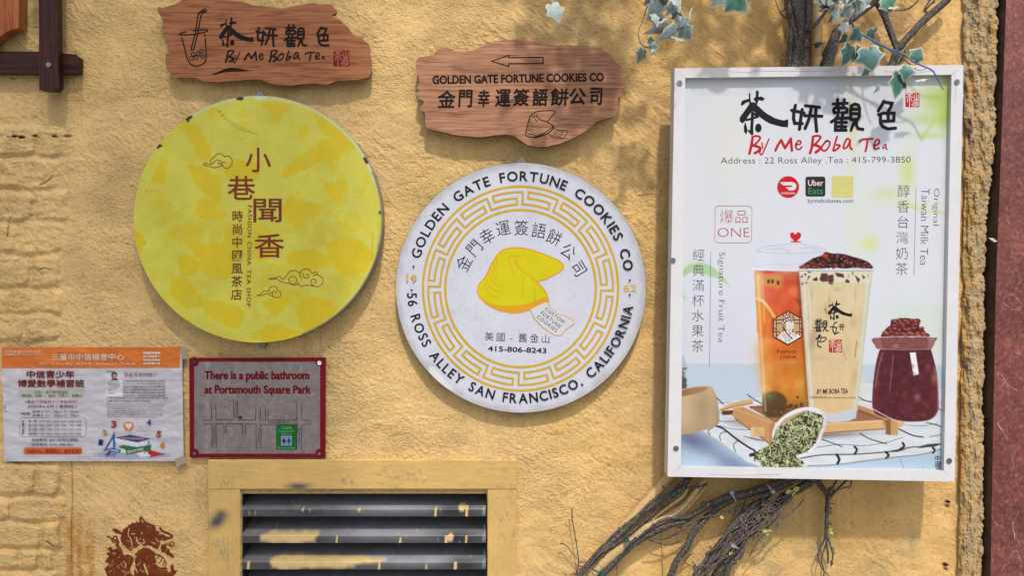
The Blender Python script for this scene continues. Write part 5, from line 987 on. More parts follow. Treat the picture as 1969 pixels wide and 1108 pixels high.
# fruit tea
fa = tr(1430, 440, 5.54); fe = tr(1440, 640, 6.154)
cup1 = [(1450, 520), (1453, 580), (1457, 640), (1462, 705), (1466, 770), (1470, 800), (1485, 807), (1505, 812), (1530, 806), (1562, 800), (1560, 640), (1545, 520)]
def c1(x, y):
    t = ((y - 520) / 290)[:, None]; s_ = ((x - 1450 - (y - 520) * .07) / 95)[:, None]
    st = [(0, (226, 110, 84)), (.12, (226, 96, 62)), (.35, (222, 92, 44)), (.52, (226, 120, 48)), (.66, (216, 132, 46)), (.85, (204, 136, 48)), (1.0, (150, 100, 46))]
    c = np.stack([np.interp(t[:, 0], [q[0] for q in st], [q[1][i] for q in st]) for i in range(3)], -1)
    lt = np.clip(1 - s_ / .28, 0, 1); c = c * (1 - .6 * lt) + np.array((240, 206, 140.0)) * .6 * lt
    c = c * (1 - .16 * np.clip((s_ - .7) / .3, 0, 1)); n = fbm(x / 24, y / 40, 143, 4)[:, None]; return c * (1 + .16 * n) + np.array((10, 24, 20.0)) * np.clip(n, 0, 1)
pi.poly(cup1, c1, soft=1.3)
pi.poly(fa(*cat([(190, 490), (260, 480), (400, 490), (420, 560), (410, 620), (330, 630), (230, 610), (190, 590)], 3, True)), (222, 176, 84), soft=8, alpha=.65)
for x, y in ((264, 562), (305, 560), (366, 574)): pi.ell(*fa((x, y))[0], 2.8, 4.2, (66, 46, 34), soft=1.2); pi.ell(*fa((x - 6, y - 8))[0], .8, 1.2, (190, 150, 110), soft=1)
pi.poly(fa((225, 448), (330, 448), (300, 474), (215, 470)), (214, 70, 86), soft=2); pi.blob(*fa((440, 470))[0], 14, 4, (216, 150, 130), .6); pi.blob(*fa((250, 700))[0], 12, 18, (232, 120, 100), .6); pi.blob(*fa((460, 790))[0], 18, 24, (206, 70, 36), .6)
pi.poly(fa((120, 450), (190, 490), (195, 760), (140, 740)), (232, 206, 140), soft=4, alpha=.7)
pi.line(fa(*cat([(135, 745), (200, 770), (260, 840), (330, 945)], 5)), 6, (250, 214, 140), soft=2.5, alpha=.9); pi.poly(fa((140, 770), (220, 830), (300, 960), (270, 1108), (140, 1108)), (240, 150, 50), soft=5, alpha=.75)
pi.poly(fa(*cat([(545, 740), (590, 840), (585, 930), (615, 960), (612, 760)], 3)), (96, 56, 36), soft=4, alpha=.6); pi.blob(*fe((170, 200))[0], 16, 26, (244, 186, 100), .7); pi.blob(*fe((330, 230))[0], 26, 18, (210, 84, 36), .6, rot=-20); pi.blob(*fe((200, 420))[0], 22, 16, (228, 176, 100), .5)
pi.poly(fe(*cat([(170, 740), (230, 710), (300, 690), (400, 730), (450, 800), (440, 880), (400, 990), (200, 1000), (165, 900)], 3, True)), (74, 60, 40), soft=5, alpha=.85)
pi.blob(*fe((250, 750))[0], 8, 7, (74, 120, 56), .9); pi.blob(*fe((520, 940))[0], 22, 12, (92, 56, 26), .7)
for x, y, r_ in ((495, 868, 4), (560, 870, 3), (620, 850, 3), (575, 765, 2.4), (455, 880, 3), (630, 890, 3.4), (540, 920, 3)): pi.ell(*fe((x, y))[0], r_, r_, (84, 46, 26), soft=1.6); pi.ell(*fe((x, y))[0], r_ * .45, r_ * .5, (150, 96, 50), soft=1.2, alpha=.6)
for i in range(26): a, b = fe((rnd.uniform(180, 640), rnd.uniform(880, 1000)))[0]; pi.ell(a, b, rnd.uniform(.6, 1.8), rnd.uniform(.6, 1.5), rnd.choice([(190, 140, 80), (60, 40, 26), (200, 160, 110)]), soft=1.2, alpha=.7)
lid = [(1441, 516), (1443, 504), (1449, 494), (1456, 482), (1470, 475), (1500, 471), (1530, 469), (1562, 471), (1582, 477), (1586, 492), (1586, 521), (1545, 523), (1500, 522), (1450, 520)]
pi.poly(lid, lambda x, y: np.array((222, 228, 242.0)) + (np.exp(-((x - 1470) / 16) ** 2) * 8)[:, None], soft=2, alpha=.72)
for p, c, w_ in (([(1456, 484), (1480, 486), (1530, 488), (1584, 484)], (176, 190, 206), .8), ([(1456, 482), (1470, 475), (1530, 469), (1582, 477), (1586, 492)], (170, 186, 200), .8), ([(1450, 512), (1500, 508), (1550, 508)], (196, 206, 222), .9), ([(1444, 516), (1500, 520), (1540, 520)], (250, 250, 255), 1.5), ([(1470, 480), (1500, 478), (1520, 484)], (160, 180, 190), .7), ([(1540, 478), (1560, 476), (1578, 482)], (160, 180, 190), .7)): pi.line(cat(p, 4), w_, c, soft=1.4)
pi.poly(fa((500, 160), (600, 160), (615, 250), (495, 250)), (232, 228, 242), soft=2.5, alpha=.85)
pi.poly(fa(*cat([(548, 62), (570, 40), (598, 40), (612, 66), (600, 100), (568, 130), (608, 132), (600, 144), (510, 144), (500, 132), (538, 128), (505, 100), (494, 66), (505, 42), (530, 40)], 2, True)), (218, 26, 40), soft=1.1)
# milk tea
cup2 = [(1537, 520), (1541, 580), (1546, 640), (1551, 720), (1556, 790), (1560, 806), (1578, 811), (1605, 813), (1632, 810), (1646, 804), (1650, 760), (1658, 690), (1668, 600), (1678, 520)]
def c2(x, y):
    t = np.clip((y - 520) / 270, 0, 1); s_ = (x - 1537 - (y - 520) * .075) / (141 - (y - 520) * .19)
    c = np.array((226, 212, 172.0)) * (1 - t)[:, None] + np.array((230, 198, 150.0)) * t[:, None]
    e = (np.clip(1 - s_ / .13, 0, 1) * .7)[:, None]; c = c * (1 - e) + np.array((212, 214, 206.0)) * e
    e = (np.clip((s_ - .84) / .16, 0, 1) * .7)[:, None]; c = c * (1 - e) + np.array((206, 212, 194.0)) * e
    return c * (1 + .04 * fbm(x / 14, y / 30, 151, 3))[:, None]
pi.poly(cup2, c2, soft=1.3)
for x, y, rx, ry, c, a in ((1565, 640, 6, 20, (176, 140, 120), .55), (1560, 660, 9, 16, (170, 140, 124), .5), (1595, 578, 3, 14, (206, 160, 110), .7), (1610, 556, 8, 4, (206, 170, 120), .6), (1645, 565, 2.5, 18, (206, 176, 130), .6), (1560, 565, 3, 14, (196, 180, 150), .6), (1588, 592, 2, 8, (190, 140, 90), .5), (1640, 620, 6, 14, (210, 170, 130), .5), (1655, 610, 5, 20, (206, 190, 150), .4), (1590, 600, 4, 3, (150, 90, 66), .6), (1575, 690, 18, 5, (206, 176, 146), .5), (1600, 700, 40, 8, (226, 200, 166), .5), (1553, 612, 4, 6, (180, 170, 150), .5)): pi.blob(x, y, rx, ry, c, a)
pi.line(fe(*[(1105, 180), (1150, 330)]), 1.4, (150, 120, 96), soft=1.6, alpha=.7); pi.line(fe((1275, 100), (1265, 200), (1255, 290)), 2.2, (160, 110, 76), soft=2, alpha=.7); pi.ell(*tr(1470, 580, 9.23)((1078, 145))[0], 1.6, 1.8, (70, 40, 30), soft=1.2)
pi.poly([(1557, 793), (1600, 796), (1647, 786), (1646, 804), (1632, 810), (1605, 813), (1578, 811), (1560, 806)], (206, 212, 224), soft=1.4); pi.line([(1558, 793), (1600, 796), (1646, 787)], 1.2, (236, 220, 190), soft=1.4)
ft = tr(1530, 470, 8.525)
pi.poly(ft((55, 440), (1262, 440), (1225, 640), (70, 640)), (232, 226, 204), soft=3, alpha=.8)
for p in ([(70, 545), (110, 500), (120, 540)], [(135, 480), (180, 480), (160, 525)], [(190, 445), (255, 450), (220, 475)], [(180, 600), (210, 515), (248, 520)], [(270, 575), (350, 530), (365, 600), (300, 600)], [(388, 580), (420, 475), (520, 475), (530, 610), (430, 615)], [(520, 510), (620, 492), (622, 600), (600, 665), (540, 650)], [(638, 460), (780, 485), (800, 548), (680, 530)], [(810, 600), (840, 565), (885, 600), (880, 635), (815, 628)], [(855, 540), (880, 482), (862, 545)], [(920, 455), (948, 455), (935, 515)], [(965, 500), (1060, 575), (1020, 640), (990, 560)], [(1085, 490), (1145, 545), (1105, 572)], [(1180, 540), (1205, 470), (1190, 545)], [(90, 660), (110, 615), (130, 655)], [(150, 620), (190, 618), (165, 655)]): pi.poly(ft(*p), (84, 44, 46), soft=1.6, alpha=.92)
pi.line(ft((190, 630), (880, 636)), .8, (190, 184, 160), soft=1.3); pi.line(ft((640, 632), (640, 480)), .6, (210, 200, 180), soft=1.3)
pi.poly(ft(*cat([(70, 390), (110, 340), (190, 285), (300, 225), (430, 180), (490, 125), (600, 150), (720, 150), (850, 175), (960, 210), (1040, 230), (1190, 290), (1265, 385), (1100, 392), (950, 385), (800, 398), (600, 380), (400, 400), (200, 392)], 3, True)), (58, 26, 26), soft=1.3)
r_ = random.Random(12)
for i in range(150):
    a = r_.uniform(80, 1250); top = 390 - 240 * math.sin(math.pi * np.clip((a - 60) / 1210, 0, 1)) ** .75; b = r_.uniform(top + 12, 385); px_, py_ = ft((a, b))[0]; sz = r_.uniform(1.6, 5); an_ = r_.uniform(0, 6.28)
    p = [(px_ + sz * r_.uniform(.6, 1.2) * math.cos(an_ + t), py_ + sz * r_.uniform(.5, .9) * math.sin(an_ + t)) for t in np.linspace(0, 6.28, 6)[:-1]]
    pi.poly(p, r_.choice([(110, 44, 32), (70, 28, 26), (44, 20, 22), (136, 62, 40), (90, 36, 40), (160, 60, 40)]), soft=1)
    if r_.random() < .4: pi.line([p[0], p[1]], .7, (226, 214, 210), soft=1, alpha=.8)
for x, y in ((345, 268), (730, 262)): pi.ell(*ft((x, y))[0], 5.4, 5.6, (36, 16, 20), soft=1.2); pi.ell(*ft((x + 18, y - 22))[0], 1, .9, (230, 225, 225), soft=.8)
pi.poly(ft((450, 160), (530, 150), (525, 215), (470, 225)), (190, 66, 40), soft=1.5)
pi.line(ft((45, 418), (400, 432), (800, 432), (1318, 410)), 2.4, (214, 226, 232), soft=1.6); pi.line(ft((45, 432), (600, 440), (1262, 436)), .8, (120, 130, 130), soft=1.2)
pi.line([(1538, 524), (1546, 640), (1556, 790)], 1, (190, 194, 186), soft=1.4); pi.line([(1677, 524), (1664, 640), (1648, 786)], 1, (184, 192, 182), soft=1.4)
# glass reflections and mottling on both cups
r_ = random.Random(41)
for k in range(34): x = r_.uniform(1545, 1662); y = r_.uniform(545, 770); pi.blob(x, y, r_.uniform(3, 9), r_.uniform(8, 26), r_.choice([(206, 176, 132), (238, 224, 190), (214, 190, 150), (196, 166, 128)]), r_.uniform(.15, .4), rot=r_.uniform(-8, 8))
for k in range(26): x = r_.uniform(1462, 1540); y = r_.uniform(540, 760); pi.blob(x, y, r_.uniform(4, 12), r_.uniform(6, 22), r_.choice([(240, 150, 80), (196, 66, 36), (246, 190, 110), (214, 96, 60), (180, 84, 30)]), r_.uniform(.15, .4), rot=r_.uniform(-20, 20))
for p, w_, c, a in (([(1457, 530), (1463, 640), (1472, 790)], 3.5, (255, 236, 206), .5), ([(1466, 530), (1470, 620)], 1.4, (255, 240, 220), .5), ([(1546, 540), (1553, 660), (1562, 785)], 4, (240, 240, 230), .55), ([(1556, 560), (1560, 640)], 1.5, (250, 250, 244), .45), ([(1668, 540), (1658, 660), (1644, 780)], 3, (236, 240, 226), .5), ([(1534, 530), (1540, 600), (1548, 720), (1554, 790)], 3, (110, 50, 26), .45)): pi.line(p, w_, c, soft=4, alpha=a)
pi.blob(1520, 545, 20, 8, (160, 50, 30), .4); pi.blob(1500, 700, 30, 40, (232, 150, 60), .3)
# jam jar
fj = tr(1660, 600, 4.817)
dome = fj(*cat([(160, 232), (175, 200), (215, 150), (250, 125), (255, 95), (290, 70), (400, 58), (490, 75), (518, 105), (520, 140), (560, 165), (605, 228)], 3))
pi.poly(dome, (92, 32, 32), soft=1.3); r_ = random.Random(21)
for row_, (yy_, xa, xb) in enumerate(((90, 280, 500), (125, 280, 510), (165, 230, 550), (205, 190, 590), (222, 180, 600))):
    for k in range(7):
        a = xa + (xb - xa) * (k + r_.uniform(.2, .8)) / 7; px_, py_ = fj((a, yy_ + r_.uniform(-12, 12)))[0]; rx_ = r_.uniform(5, 9)
        pi.ell(px_, py_, rx_, rx_ * .72, r_.choice([(122, 44, 42), (104, 36, 40), (140, 62, 50), (90, 34, 40)]), rot=r_.uniform(-30, 30), soft=1.3); pi.blob(px_ - 1, py_ - 2.4, 3, 1.5, (206, 150, 140), .8, rot=r_.uniform(-20, 20))
        if r_.random() < .5: pi.ell(px_ + 2, py_ - 1.4, .9, .7, (240, 220, 214), soft=.8)
body = fj(*cat([(155, 340), (125, 440), (98, 600), (84, 760), (86, 890), (130, 955), (280, 998), (400, 1018), (560, 1014), (650, 980), (694, 895), (694, 700), (672, 520), (625, 340)], 4))
cj = lambda x, y: np.array((88, 38, 46.0)) * (1 + .30 * np.clip((np.abs(x - 1741) / 62) ** 5, 0, 1) + .16 * fbm(x / 12, y / 14, 161, 3))[:, None] + np.array((18, 10, 8.0)) * sstep(.1, .4, fbm(x / 18, y / 12, 162, 3))[:, None]
pi.poly(body, cj, soft=1.4)
pi.poly(fj(*cat([(97, 240), (400, 236), (668, 236), (668, 270), (640, 325), (610, 345), (400, 338), (150, 345), (110, 315)], 3, True)), lambda x, y: np.array((138, 80, 76.0)) * (1 + .25 * fbm(x / 8, y / 5, 163, 3))[:, None], soft=1.5)
pi.poly(fj((97, 240), (150, 240), (180, 345), (150, 345), (108, 310)), (176, 140, 140), soft=3, alpha=.45); pi.poly(fj((600, 236), (668, 236), (650, 320), (600, 345)), (180, 150, 150), soft=3, alpha=.5)
for p, w_, c, a in (([(97, 238), (400, 228), (668, 236)], 1.4, (226, 226, 230), .9), ([(150, 345), (400, 352), (620, 345)], 1.4, (214, 190, 190), .7), ([(180, 380), (140, 520), (112, 700)], 1.6, (190, 150, 156), .7), ([(278, 400), (262, 560), (245, 735)], 2.2, (170, 120, 126), .6), ([(660, 520), (690, 700), (690, 880)], 1.6, (196, 160, 160), .7), ([(88, 900), (280, 1000), (420, 1024), (600, 1012), (680, 960)], 2.0, (216, 216, 222), .9), ([(640, 915), (690, 915), (696, 840)], .8, (60, 40, 50), .9), ([(500, 900), (540, 960), (620, 940), (640, 880)], .7, (70, 40, 46), .8)): pi.line(fj(*cat(p, 4)), w_, c, soft=1.5, alpha=a)
pi.poly(fj((430, 378), (485, 375), (515, 578), (465, 592)), (246, 248, 252), soft=1.2)
r_ = random.Random(43)
for k in range(60): a, b = fj((r_.uniform(110, 680), r_.uniform(380, 980)))[0]; pi.blob(a, b, r_.uniform(2, 6), r_.uniform(1.5, 5), r_.choice([(130, 66, 62), (66, 24, 32), (112, 50, 56), (150, 82, 66)]), r_.uniform(.2, .5), rot=r_.uniform(0, 90))
for x, y, rx, ry, c, a in ((500, 790, 6, 8, (150, 110, 120), .8), (390, 755, 5, 3, (140, 60, 40), .8), (560, 960, 5, 4, (140, 66, 44), .8), (655, 620, 5, 10, (176, 120, 100), .7), (600, 510, 4, 5, (150, 96, 90), .7), (300, 320, 6, 4, (200, 130, 90), .7), (420, 900, 9, 14, (124, 60, 66), .6)): pi.blob(*fj((x, y))[0], rx, ry, c, a)
# scoop of tea leaves
pi.poly(fc(*cat([(222, 400), (235, 320), (270, 255), (340, 190), (430, 140), (530, 115), (620, 120), (690, 145), (730, 190), (740, 240), (718, 320), (680, 420), (620, 510), (560, 565), (500, 588), (420, 600), (300, 560)], 3, True)), lambda x, y: np.array((240, 240, 247.0)) * (1 - .10 * sstep(1570, 1590, x))[:, None], soft=1.3)
heap = fc(*cat([(230, 420), (262, 330), (340, 270), (430, 215), (540, 160), (640, 175), (700, 205), (690, 300), (650, 410), (600, 490), (530, 545), (440, 580), (520, 640), (470, 690), (300, 720), (150, 700), (110, 640), (50, 600), (100, 520), (190, 480)], 3, True))
pi.poly(fc((255, 320), (340, 225), (460, 170), (560, 140), (480, 240), (330, 300)), (206, 170, 120), soft=2); pi.poly(heap, (58, 60, 40), soft=1.5)
r_ = random.Random(9); ha = np.array(heap)
def inside(p, q):
    c = False
    for (a, b), (e, g_) in zip(q, np.roll(q, -1, 0)):
        if (b > p[1]) != (g_ > p[1]) and p[0] < (e - a) * (p[1] - b) / (g_ - b) + a: c = not c
    return c
k = 0
while k < 760:
    p = (r_.uniform(ha[:, 0].min(), ha[:, 0].max()), r_.uniform(ha[:, 1].min(), ha[:, 1].max()))
    if not inside(p, ha): continue
    k += 1; a = r_.gauss(.7, 1.0); L = r_.uniform(3, 9); cvx = r_.uniform(-2, 2)
    pi.line([(p[0] - L / 2 * math.cos(a), p[1] - L / 2 * math.sin(a)), (p[0] + cvx * math.sin(a) * .5, p[1] - cvx * math.cos(a) * .5), (p[0] + L / 2 * math.cos(a), p[1] + L / 2 * math.sin(a))], r_.uniform(.8, 2.0), r_.choice([(198, 204, 150), (170, 178, 122), (228, 232, 192), (120, 130, 82), (150, 158, 106), (44, 46, 30), (214, 216, 168), (236, 236, 206)]), soft=.9, alpha=.95)
pi.noise(2, 2, .02, 171, 2)
grid_obj('poster_print', QX, QY, np.full_like(QX, dP), pi.linear(), M_poster, pf)

# emblem of the cup with its lattice, writing on the poster
dl = dP + .0003; mb = MB(); bk_ = col(34, 28, 34); fx = tr(1470, 580, 9.23)
hexo = fx((420, 158), (675, 300), (672, 632), (412, 782), (142, 632), (148, 308)); hexi = fx((420, 182), (655, 312), (652, 622), (412, 755), (162, 622), (168, 318))
br2 = col(82, 34, 30); mb.flat(hexo, dl, br2); mb.flat(hexi, dl, col(214, 168, 128))
for p in ([(210, 290), (210, 650)], [(335, 215), (335, 340)], [(390, 190), (390, 300)], [(450, 190), (450, 300)], [(508, 225), (508, 340)], [(625, 290), (625, 640)], [(168, 330), (340, 330)], [(215, 388), (320, 388)], [(500, 330), (650, 330)], [(520, 388), (650, 388)], [(165, 480), (215, 480)], [(165, 536), (265, 536)], [(265, 536), (265, 600)], [(210, 600), (265, 600)], [(625, 480), (650, 480)], [(560, 540), (650, 540)], [(565, 540), (565, 590)], [(500, 460), (500, 540)], [(330, 440), (330, 520)]): mb.stroke(fx(*p), 1.6, dl, br2)
wh = col(240, 236, 232)
gq = col(84, 82, 92)
mb.flat(fx(*cat([(235, 650), (260, 590), (340, 540), (400, 520), (440, 545), (470, 535), (560, 585), (640, 625), (412, 755)], 2)), dl, wh)
mb.flat(fx(*cat([(385, 470), (380, 400), (400, 360), (460, 345), (510, 370), (522, 420), (505, 480), (470, 530), (430, 540), (400, 510)], 3, True)), dl, wh)
for x, y, r_ in ((350, 290, 20), (400, 270, 24), (450, 310, 22), (490, 320, 20), (410, 330, 24), (360, 350, 20), (330, 390, 22), (530, 310, 14), (300, 290, 10), (350, 430, 18), (470, 360, 16)): mb.dot(*fx((x, y))[0], r_ / 9.23 * 1.15, dl, br2, 10); mb.dot(*fx((x - 3, y - 3))[0], r_ / 9.23 * .72, dl, wh, 9)
for p, w_ in (([(350, 480), (400, 570), (490, 660)], 20), ([(425, 430), (448, 434)], 7), ([(478, 436), (500, 436)], 7), ([(425, 505), (455, 512)], 10), ([(465, 450), (462, 480), (470, 484)], 4), ([(300, 590), (360, 640), (380, 720)], 5), ([(330, 560), (400, 640), (450, 700)], 5), ([(480, 560), (520, 600), (560, 620)], 5), ([(440, 545), (460, 580)], 14), ([(270, 620), (290, 690)], 4), ([(400, 700), (440, 690), (470, 660)], 5)): mb.stroke(fx(*cat(p, 3)), w_ / 9.23, dl, br2)
mb.build('cup_emblem', M_ink, pf)
mb = MB()
for k_ in ('cha', 'yan', 'guan', 'se'):
    for l in GL[k_][0]: mb.flat(l, dl, bk_)
    for l, w_ in GL[k_][1]: mb.stroke(l, w_ * 1.34, dl, bk_)
mb.build('lettering', M_ink, pf); mb = MB(); rd = col(206, 34, 44)
for l, w_ in GL['byme'][1]: mb.stroke(l, w_ * 1.3, dl, rd)
for p in ([(1480, 221), (1495, 230), (1515, 236)], [(1468, 214), (1482, 224), (1500, 231)]): mb.stroke(cat(p, 4), .45, dl, bk_)
thin = -0.014; mb.build('lettering', M_ink, pf); mb = MB()
text(mb, 'Address : 22 Ross Alley ,Tea : 415-799-3850', 1568.5, 309.5, 365, 15.5, dl, bk_, bold=thin, rot=-.3)
mb.build('lettering', M_ink, pf); mb = MB(); seal(mb, 1741, 178.5, 27, dl, rd, col(240, 232, 232)); mb.build('seal_stamp', M_ink, pf); mb = MB()
mb.dot(1515.5, 359.5, 21, dl, col(212, 32, 44), 40); fd = tr(1470, 320, 4.616)
mb.flat(fd(*[(134, 138), (240, 138), (262, 142), (280, 158), (284, 176), (276, 198), (258, 212), (222, 214), (194, 190), (188, 184), (240, 184), (248, 176), (240, 168), (166, 168)]), dl, wh); text(mb, 'DOORDASH', *fd((210, 238))[0], 27, 4, dl, wh, bold=.005)
mb.build('round_badge', M_ink, pf); mb = MB()
mb.prism([(1549 + a, 339.5 + b) for a, b in ((4, 0), (34, 0), (37, 1), (38, 4), (38, 34), (37, 37), (34, 38), (4, 38), (1, 37), (0, 34), (0, 4), (1, 1))], dl + .0004, dl, col(58, 44, 50))
text(mb, 'Uber', *fd((454, 146))[0], 29, 11.5, dl + .0005, wh, bold=.012); text(mb, 'Eats', *fd((454, 217))[0], 28, 12.5, dl + .0005, col(60, 160, 96), bold=.008)
mb.build('square_badge', M_ink, pf); mb = MB()
mb.flat([(1599.5, 338.5), (1640, 338.5), (1640, 379.5), (1599.5, 379.5)], dl, col(226, 220, 140))
mb.build('yellow_panel', M_ink, pf); mb = MB()
text(mb, 'bymebobatea.com', 1597, 387, 87, 10.5, dl, bk_, bold=-.006)
mb.build('lettering', M_ink, pf); mb = MB()
rs = col(196, 84, 84); rr2 = 7; sq = []
for ax, ay, a0 in ((1446 - rr2, 396 + rr2, -90), (1445 - rr2, 467 - rr2, 0), (1374.5 + rr2, 467 - rr2, 90), (1375 + rr2, 396 + rr2, 180)): sq += [(ax + rr2 * math.cos(math.radians(a0 + t)), ay + rr2 * math.sin(math.radians(a0 + t))) for t in (0, 30, 60, 90)]
mb.stroke(sq, .8, dl, rs, closed=True); text(mb, '爆品', 1411, 416.5, 53, 25, dl, rs, bold=-.014); text(mb, 'ONE', 1410.5, 447, 61, 17.5, dl, rs, bold=-.017)
mb.build('lettering', M_ink, pf); mb = MB()
colm(mb, '經典滿杯水果茶', 1343.5, 476, 680, 25, dl, gq, bold=-.012, lean=-.012); mb.stroke([(1366.5, 484), (1364.5, 705)], .7, dl, col(110, 110, 118))
text(mb, 'Signature Fruit Tea', 1386, 572, 174, 14.5, dl, gq, bold=-.017, rot=90.6)
mb.build('lettering', M_ink, pf); mb = MB()
colm(mb, '醇香台灣奶茶', 1738, 352, 532, 26, dl, gq, bold=-.012, lean=-.025); mb.stroke([(1761.5, 360), (1757.5, 530)], .7, dl, col(110, 110, 118))
text(mb, 'Original', 1799, 398, 71, 14, dl, gq, bold=-.017, rot=91.3); text(mb, 'Taiwan Milk Tea', 1778, 436, 148, 15, dl, gq, bold=-.017, rot=91.3)
mb.build('lettering', M_ink, pf); mb = MB()
bc = col(34, 26, 28); put(mb, 'cha', tuple(np.array(fx((1125, -20), (1555, 320))).ravel()), dl, bc); put(mb, 'guan', tuple(np.array(fx((890, 308), (1135, 528))).ravel()), dl, bc, .75)
for p, w_ in (([(1283, 365), (1240, 390), (1215, 470), (1225, 540), (1260, 572), (1320, 545)], 18), ([(1165, 452), (1220, 450), (1290, 462)], 14), ([(1262, 460), (1275, 500), (1250, 590)], 16), ([(1330, 410), (1410, 405)], 12), ([(1318, 448), (1420, 445)], 12), ([(1352, 408), (1350, 500)], 12), ([(1390, 408), (1388, 510)], 12),
              ([(985, 585), (955, 615)], 18), ([(955, 615), (1005, 612), (940, 640), (910, 668)], 14), ([(910, 668), (1000, 645), (1070, 635), (1100, 655), (1060, 700), (1000, 715), (960, 705)], 15), ([(950, 680), (945, 760), (970, 800), (1010, 810)], 16), ([(1000, 670), (990, 700)], 12)): mb.stroke(fx(*cat(p, 4)), w_ / 9.23, dl, bc)
mb.build('lettering', M_ink, pf); mb = MB(); seal(mb, *fx((1145, 674))[0], 25, dl, col(200, 44, 48), col(236, 222, 200))
mb.build('seal_stamp', M_ink, pf); mb = MB(); text(mb, 'Fashion', *fx((398, 886))[0], 38, 7.2, dl, col(96, 34, 30), bold=-.004); text(mb, 'CHINA', *fx((420, 985))[0], 32, 6.6, dl, col(96, 34, 30), bold=-.004); text(mb, 'TEASHOP', *fx((362, 1090))[0], 46, 6.4, dl, col(216, 170, 110), bold=-.006)
mb.build('lettering', M_ink, pf); mb = MB(); text(mb, 'BY ME BOBA TEA', *fe((990, 695))[0], 60, 9.6, dl, bc, bold=.016, rot=-1, shear=.12); text(mb, '三藩市舊呂宋巷22號 22 Ross Alley San Francisco CA94108', *fe((992, 770))[0], 88, 5.2, dl, col(120, 96, 84), rot=.3)
mb.build('lettering', M_ink, pf); mb = MB()
for i, ch in enumerate('中國風'): em(mb, ch, 1803 + i * 1.2, 882 + i * 12, 13, dl, bk_, bold=.004)
mb.build('lettering', M_ink, pf)

# ------------------------------------------------------------------ climbing vine, pipes and ties
M_twig = mat_bark('dry_twig', (0.04, 0.03, 0.026), (0.13, 0.105, 0.09), (0.34, 0.29, 0.25)); gA = tr(1080, 920, 5.893); gB = tr(1330, 920, 5.894); gC = tr(1440, 0, 3.722)
def stem(parent, name, pts, r, d, mat=M_bark, sd=1, n=9, rough=.22, step=6, c=(.3,) * 3):
    k = .86 if name in ('stem', 'trunk') else 1.0; mb = MB(); mb.vine(pts, [q * k for q in r] if hasattr(r, '__len__') else r * k, d, n, c, rough, sd, step); return mb.build(name, mat, parent, smooth=True)
cv = thing('climbing_vine', 'old dark climbing vine with many woody stems tied under the large poster', 'vine', P(1330, 1108, 0.03))
stem(cv, 'stem', gA((1470, -40), (1340, 130), (1150, 230), (950, 370), (780, 520), (600, 690), (450, 830), (300, 1000), (180, 1120), (60, 1250)), [6, 6.8, 5.4, 5.2, 5.6, 5.8, 5.6, 6.2, 6.2, 6], [.03, .04, .036, .034, .034, .034, .034, .034, .034, .034], sd=2)
stem(cv, 'stem', gA((1300, 130), (1200, 190), (1040, 250), (870, 420), (640, 600), (480, 760), (330, 920), (200, 1090), (100, 1210)), [2.5, 3, 3.2, 3.4, 3.2, 3.4, 3.6, 4, 4], .036, sd=3)
stem(cv, 'stem', gA((1290, 200), (1250, 240), (1000, 440), (820, 590), (640, 730), (430, 860), (280, 1040), (150, 1200)), [2.4, 2.6, 2.6, 2.6, 3, 3, 3.2, 3], .04, sd=4)
stem(cv, 'stem', gB((1150, -10), (900, 70), (760, 120), (560, 185), (420, 205), (200, 305), (0, 420), (-75, 450)) + gA((1200, 462), (1060, 520), (900, 640), (780, 740), (680, 850), (480, 1080), (380, 1200)), [6, 6, 6, 7, 7, 6.4, 5.2, 4.4, 4, 4.4, 4.6, 5, 5.4, 6, 6], [.05, .05, .046, .046, .046, .044, .042, .04, .04, .04, .04, .04, .038, .036, .034], sd=5)
stem(cv, 'stem', gB((900, 110), (560, 210), (300, 280), (100, 370), (0, 440)) + gA((1400, 485), (1150, 560), (900, 700), (760, 800), (600, 960), (450, 1108), (350, 1220)), [5, 6, 5, 5, 5, 6, 6.6, 6.4, 6.4, 6.2, 6, 6], .034, sd=6)
stem(cv, 'stem', gB((620, 190), (480, 230), (250, 370), (100, 530), (0, 660)) + gA((1400, 800), (1300, 950), (1240, 1108), (1200, 1240)), [6, 6.6, 6.6, 6.8, 7, 7, 7.2, 7.4, 7.4], .036, sd=7)
stem(cv, 'stem', gB((1450, -20), (1350, 40), (1200, 130), (1050, 220), (960, 300), (850, 420), (700, 570), (580, 700), (470, 840), (370, 960), (280, 1108), (220, 1220)), [9.5, 9.5, 9.5, 10, 9.5, 8.5, 8, 8.5, 8.6, 8.6, 9, 9], .036, sd=8)
stem(cv, 'stem', gB((900, 170), (800, 250), (650, 350), (500, 510), (400, 640), (290, 790), (200, 960), (110, 1108), (40, 1220)), [5, 6.4, 7, 7, 6.6, 6.6, 7, 7.4, 7.4], .04, sd=9)
stem(cv, 'stem', gB((1150, 60), (900, 180), (760, 280), (640, 400), (460, 600), (390, 720), (240, 830), (190, 850), (160, 930), (60, 1050), (0, 1180)), [3, 3, 3, 3, 3, 2.8, 3, 4, 3.4, 4.6, 4], .046, sd=10)
stem(cv, 'stem', gB((760, 330), (720, 400), (650, 560), (590, 720), (540, 880), (430, 1000), (400, 1108), (380, 1220)), [4, 5, 4.4, 5, 5.6, 5, 5.6, 5.6], .048, sd=11)
stem(cv, 'stem', gB((560, 760), (480, 860), (430, 950), (380, 1108), (350, 1220)), [5, 6, 6.4, 6.6, 6.6], .04, sd=12)
stem(cv, 'stem', gB((1000, 40), (860, 110), (700, 150), (600, 190)), [4.5, 5, 4.4, 3.5], .052, sd=13)
stem(cv, 'stem', gB((1250, 10), (1080, 60), (900, 150), (780, 230)), [5, 5.6, 5, 4], .05, sd=14)
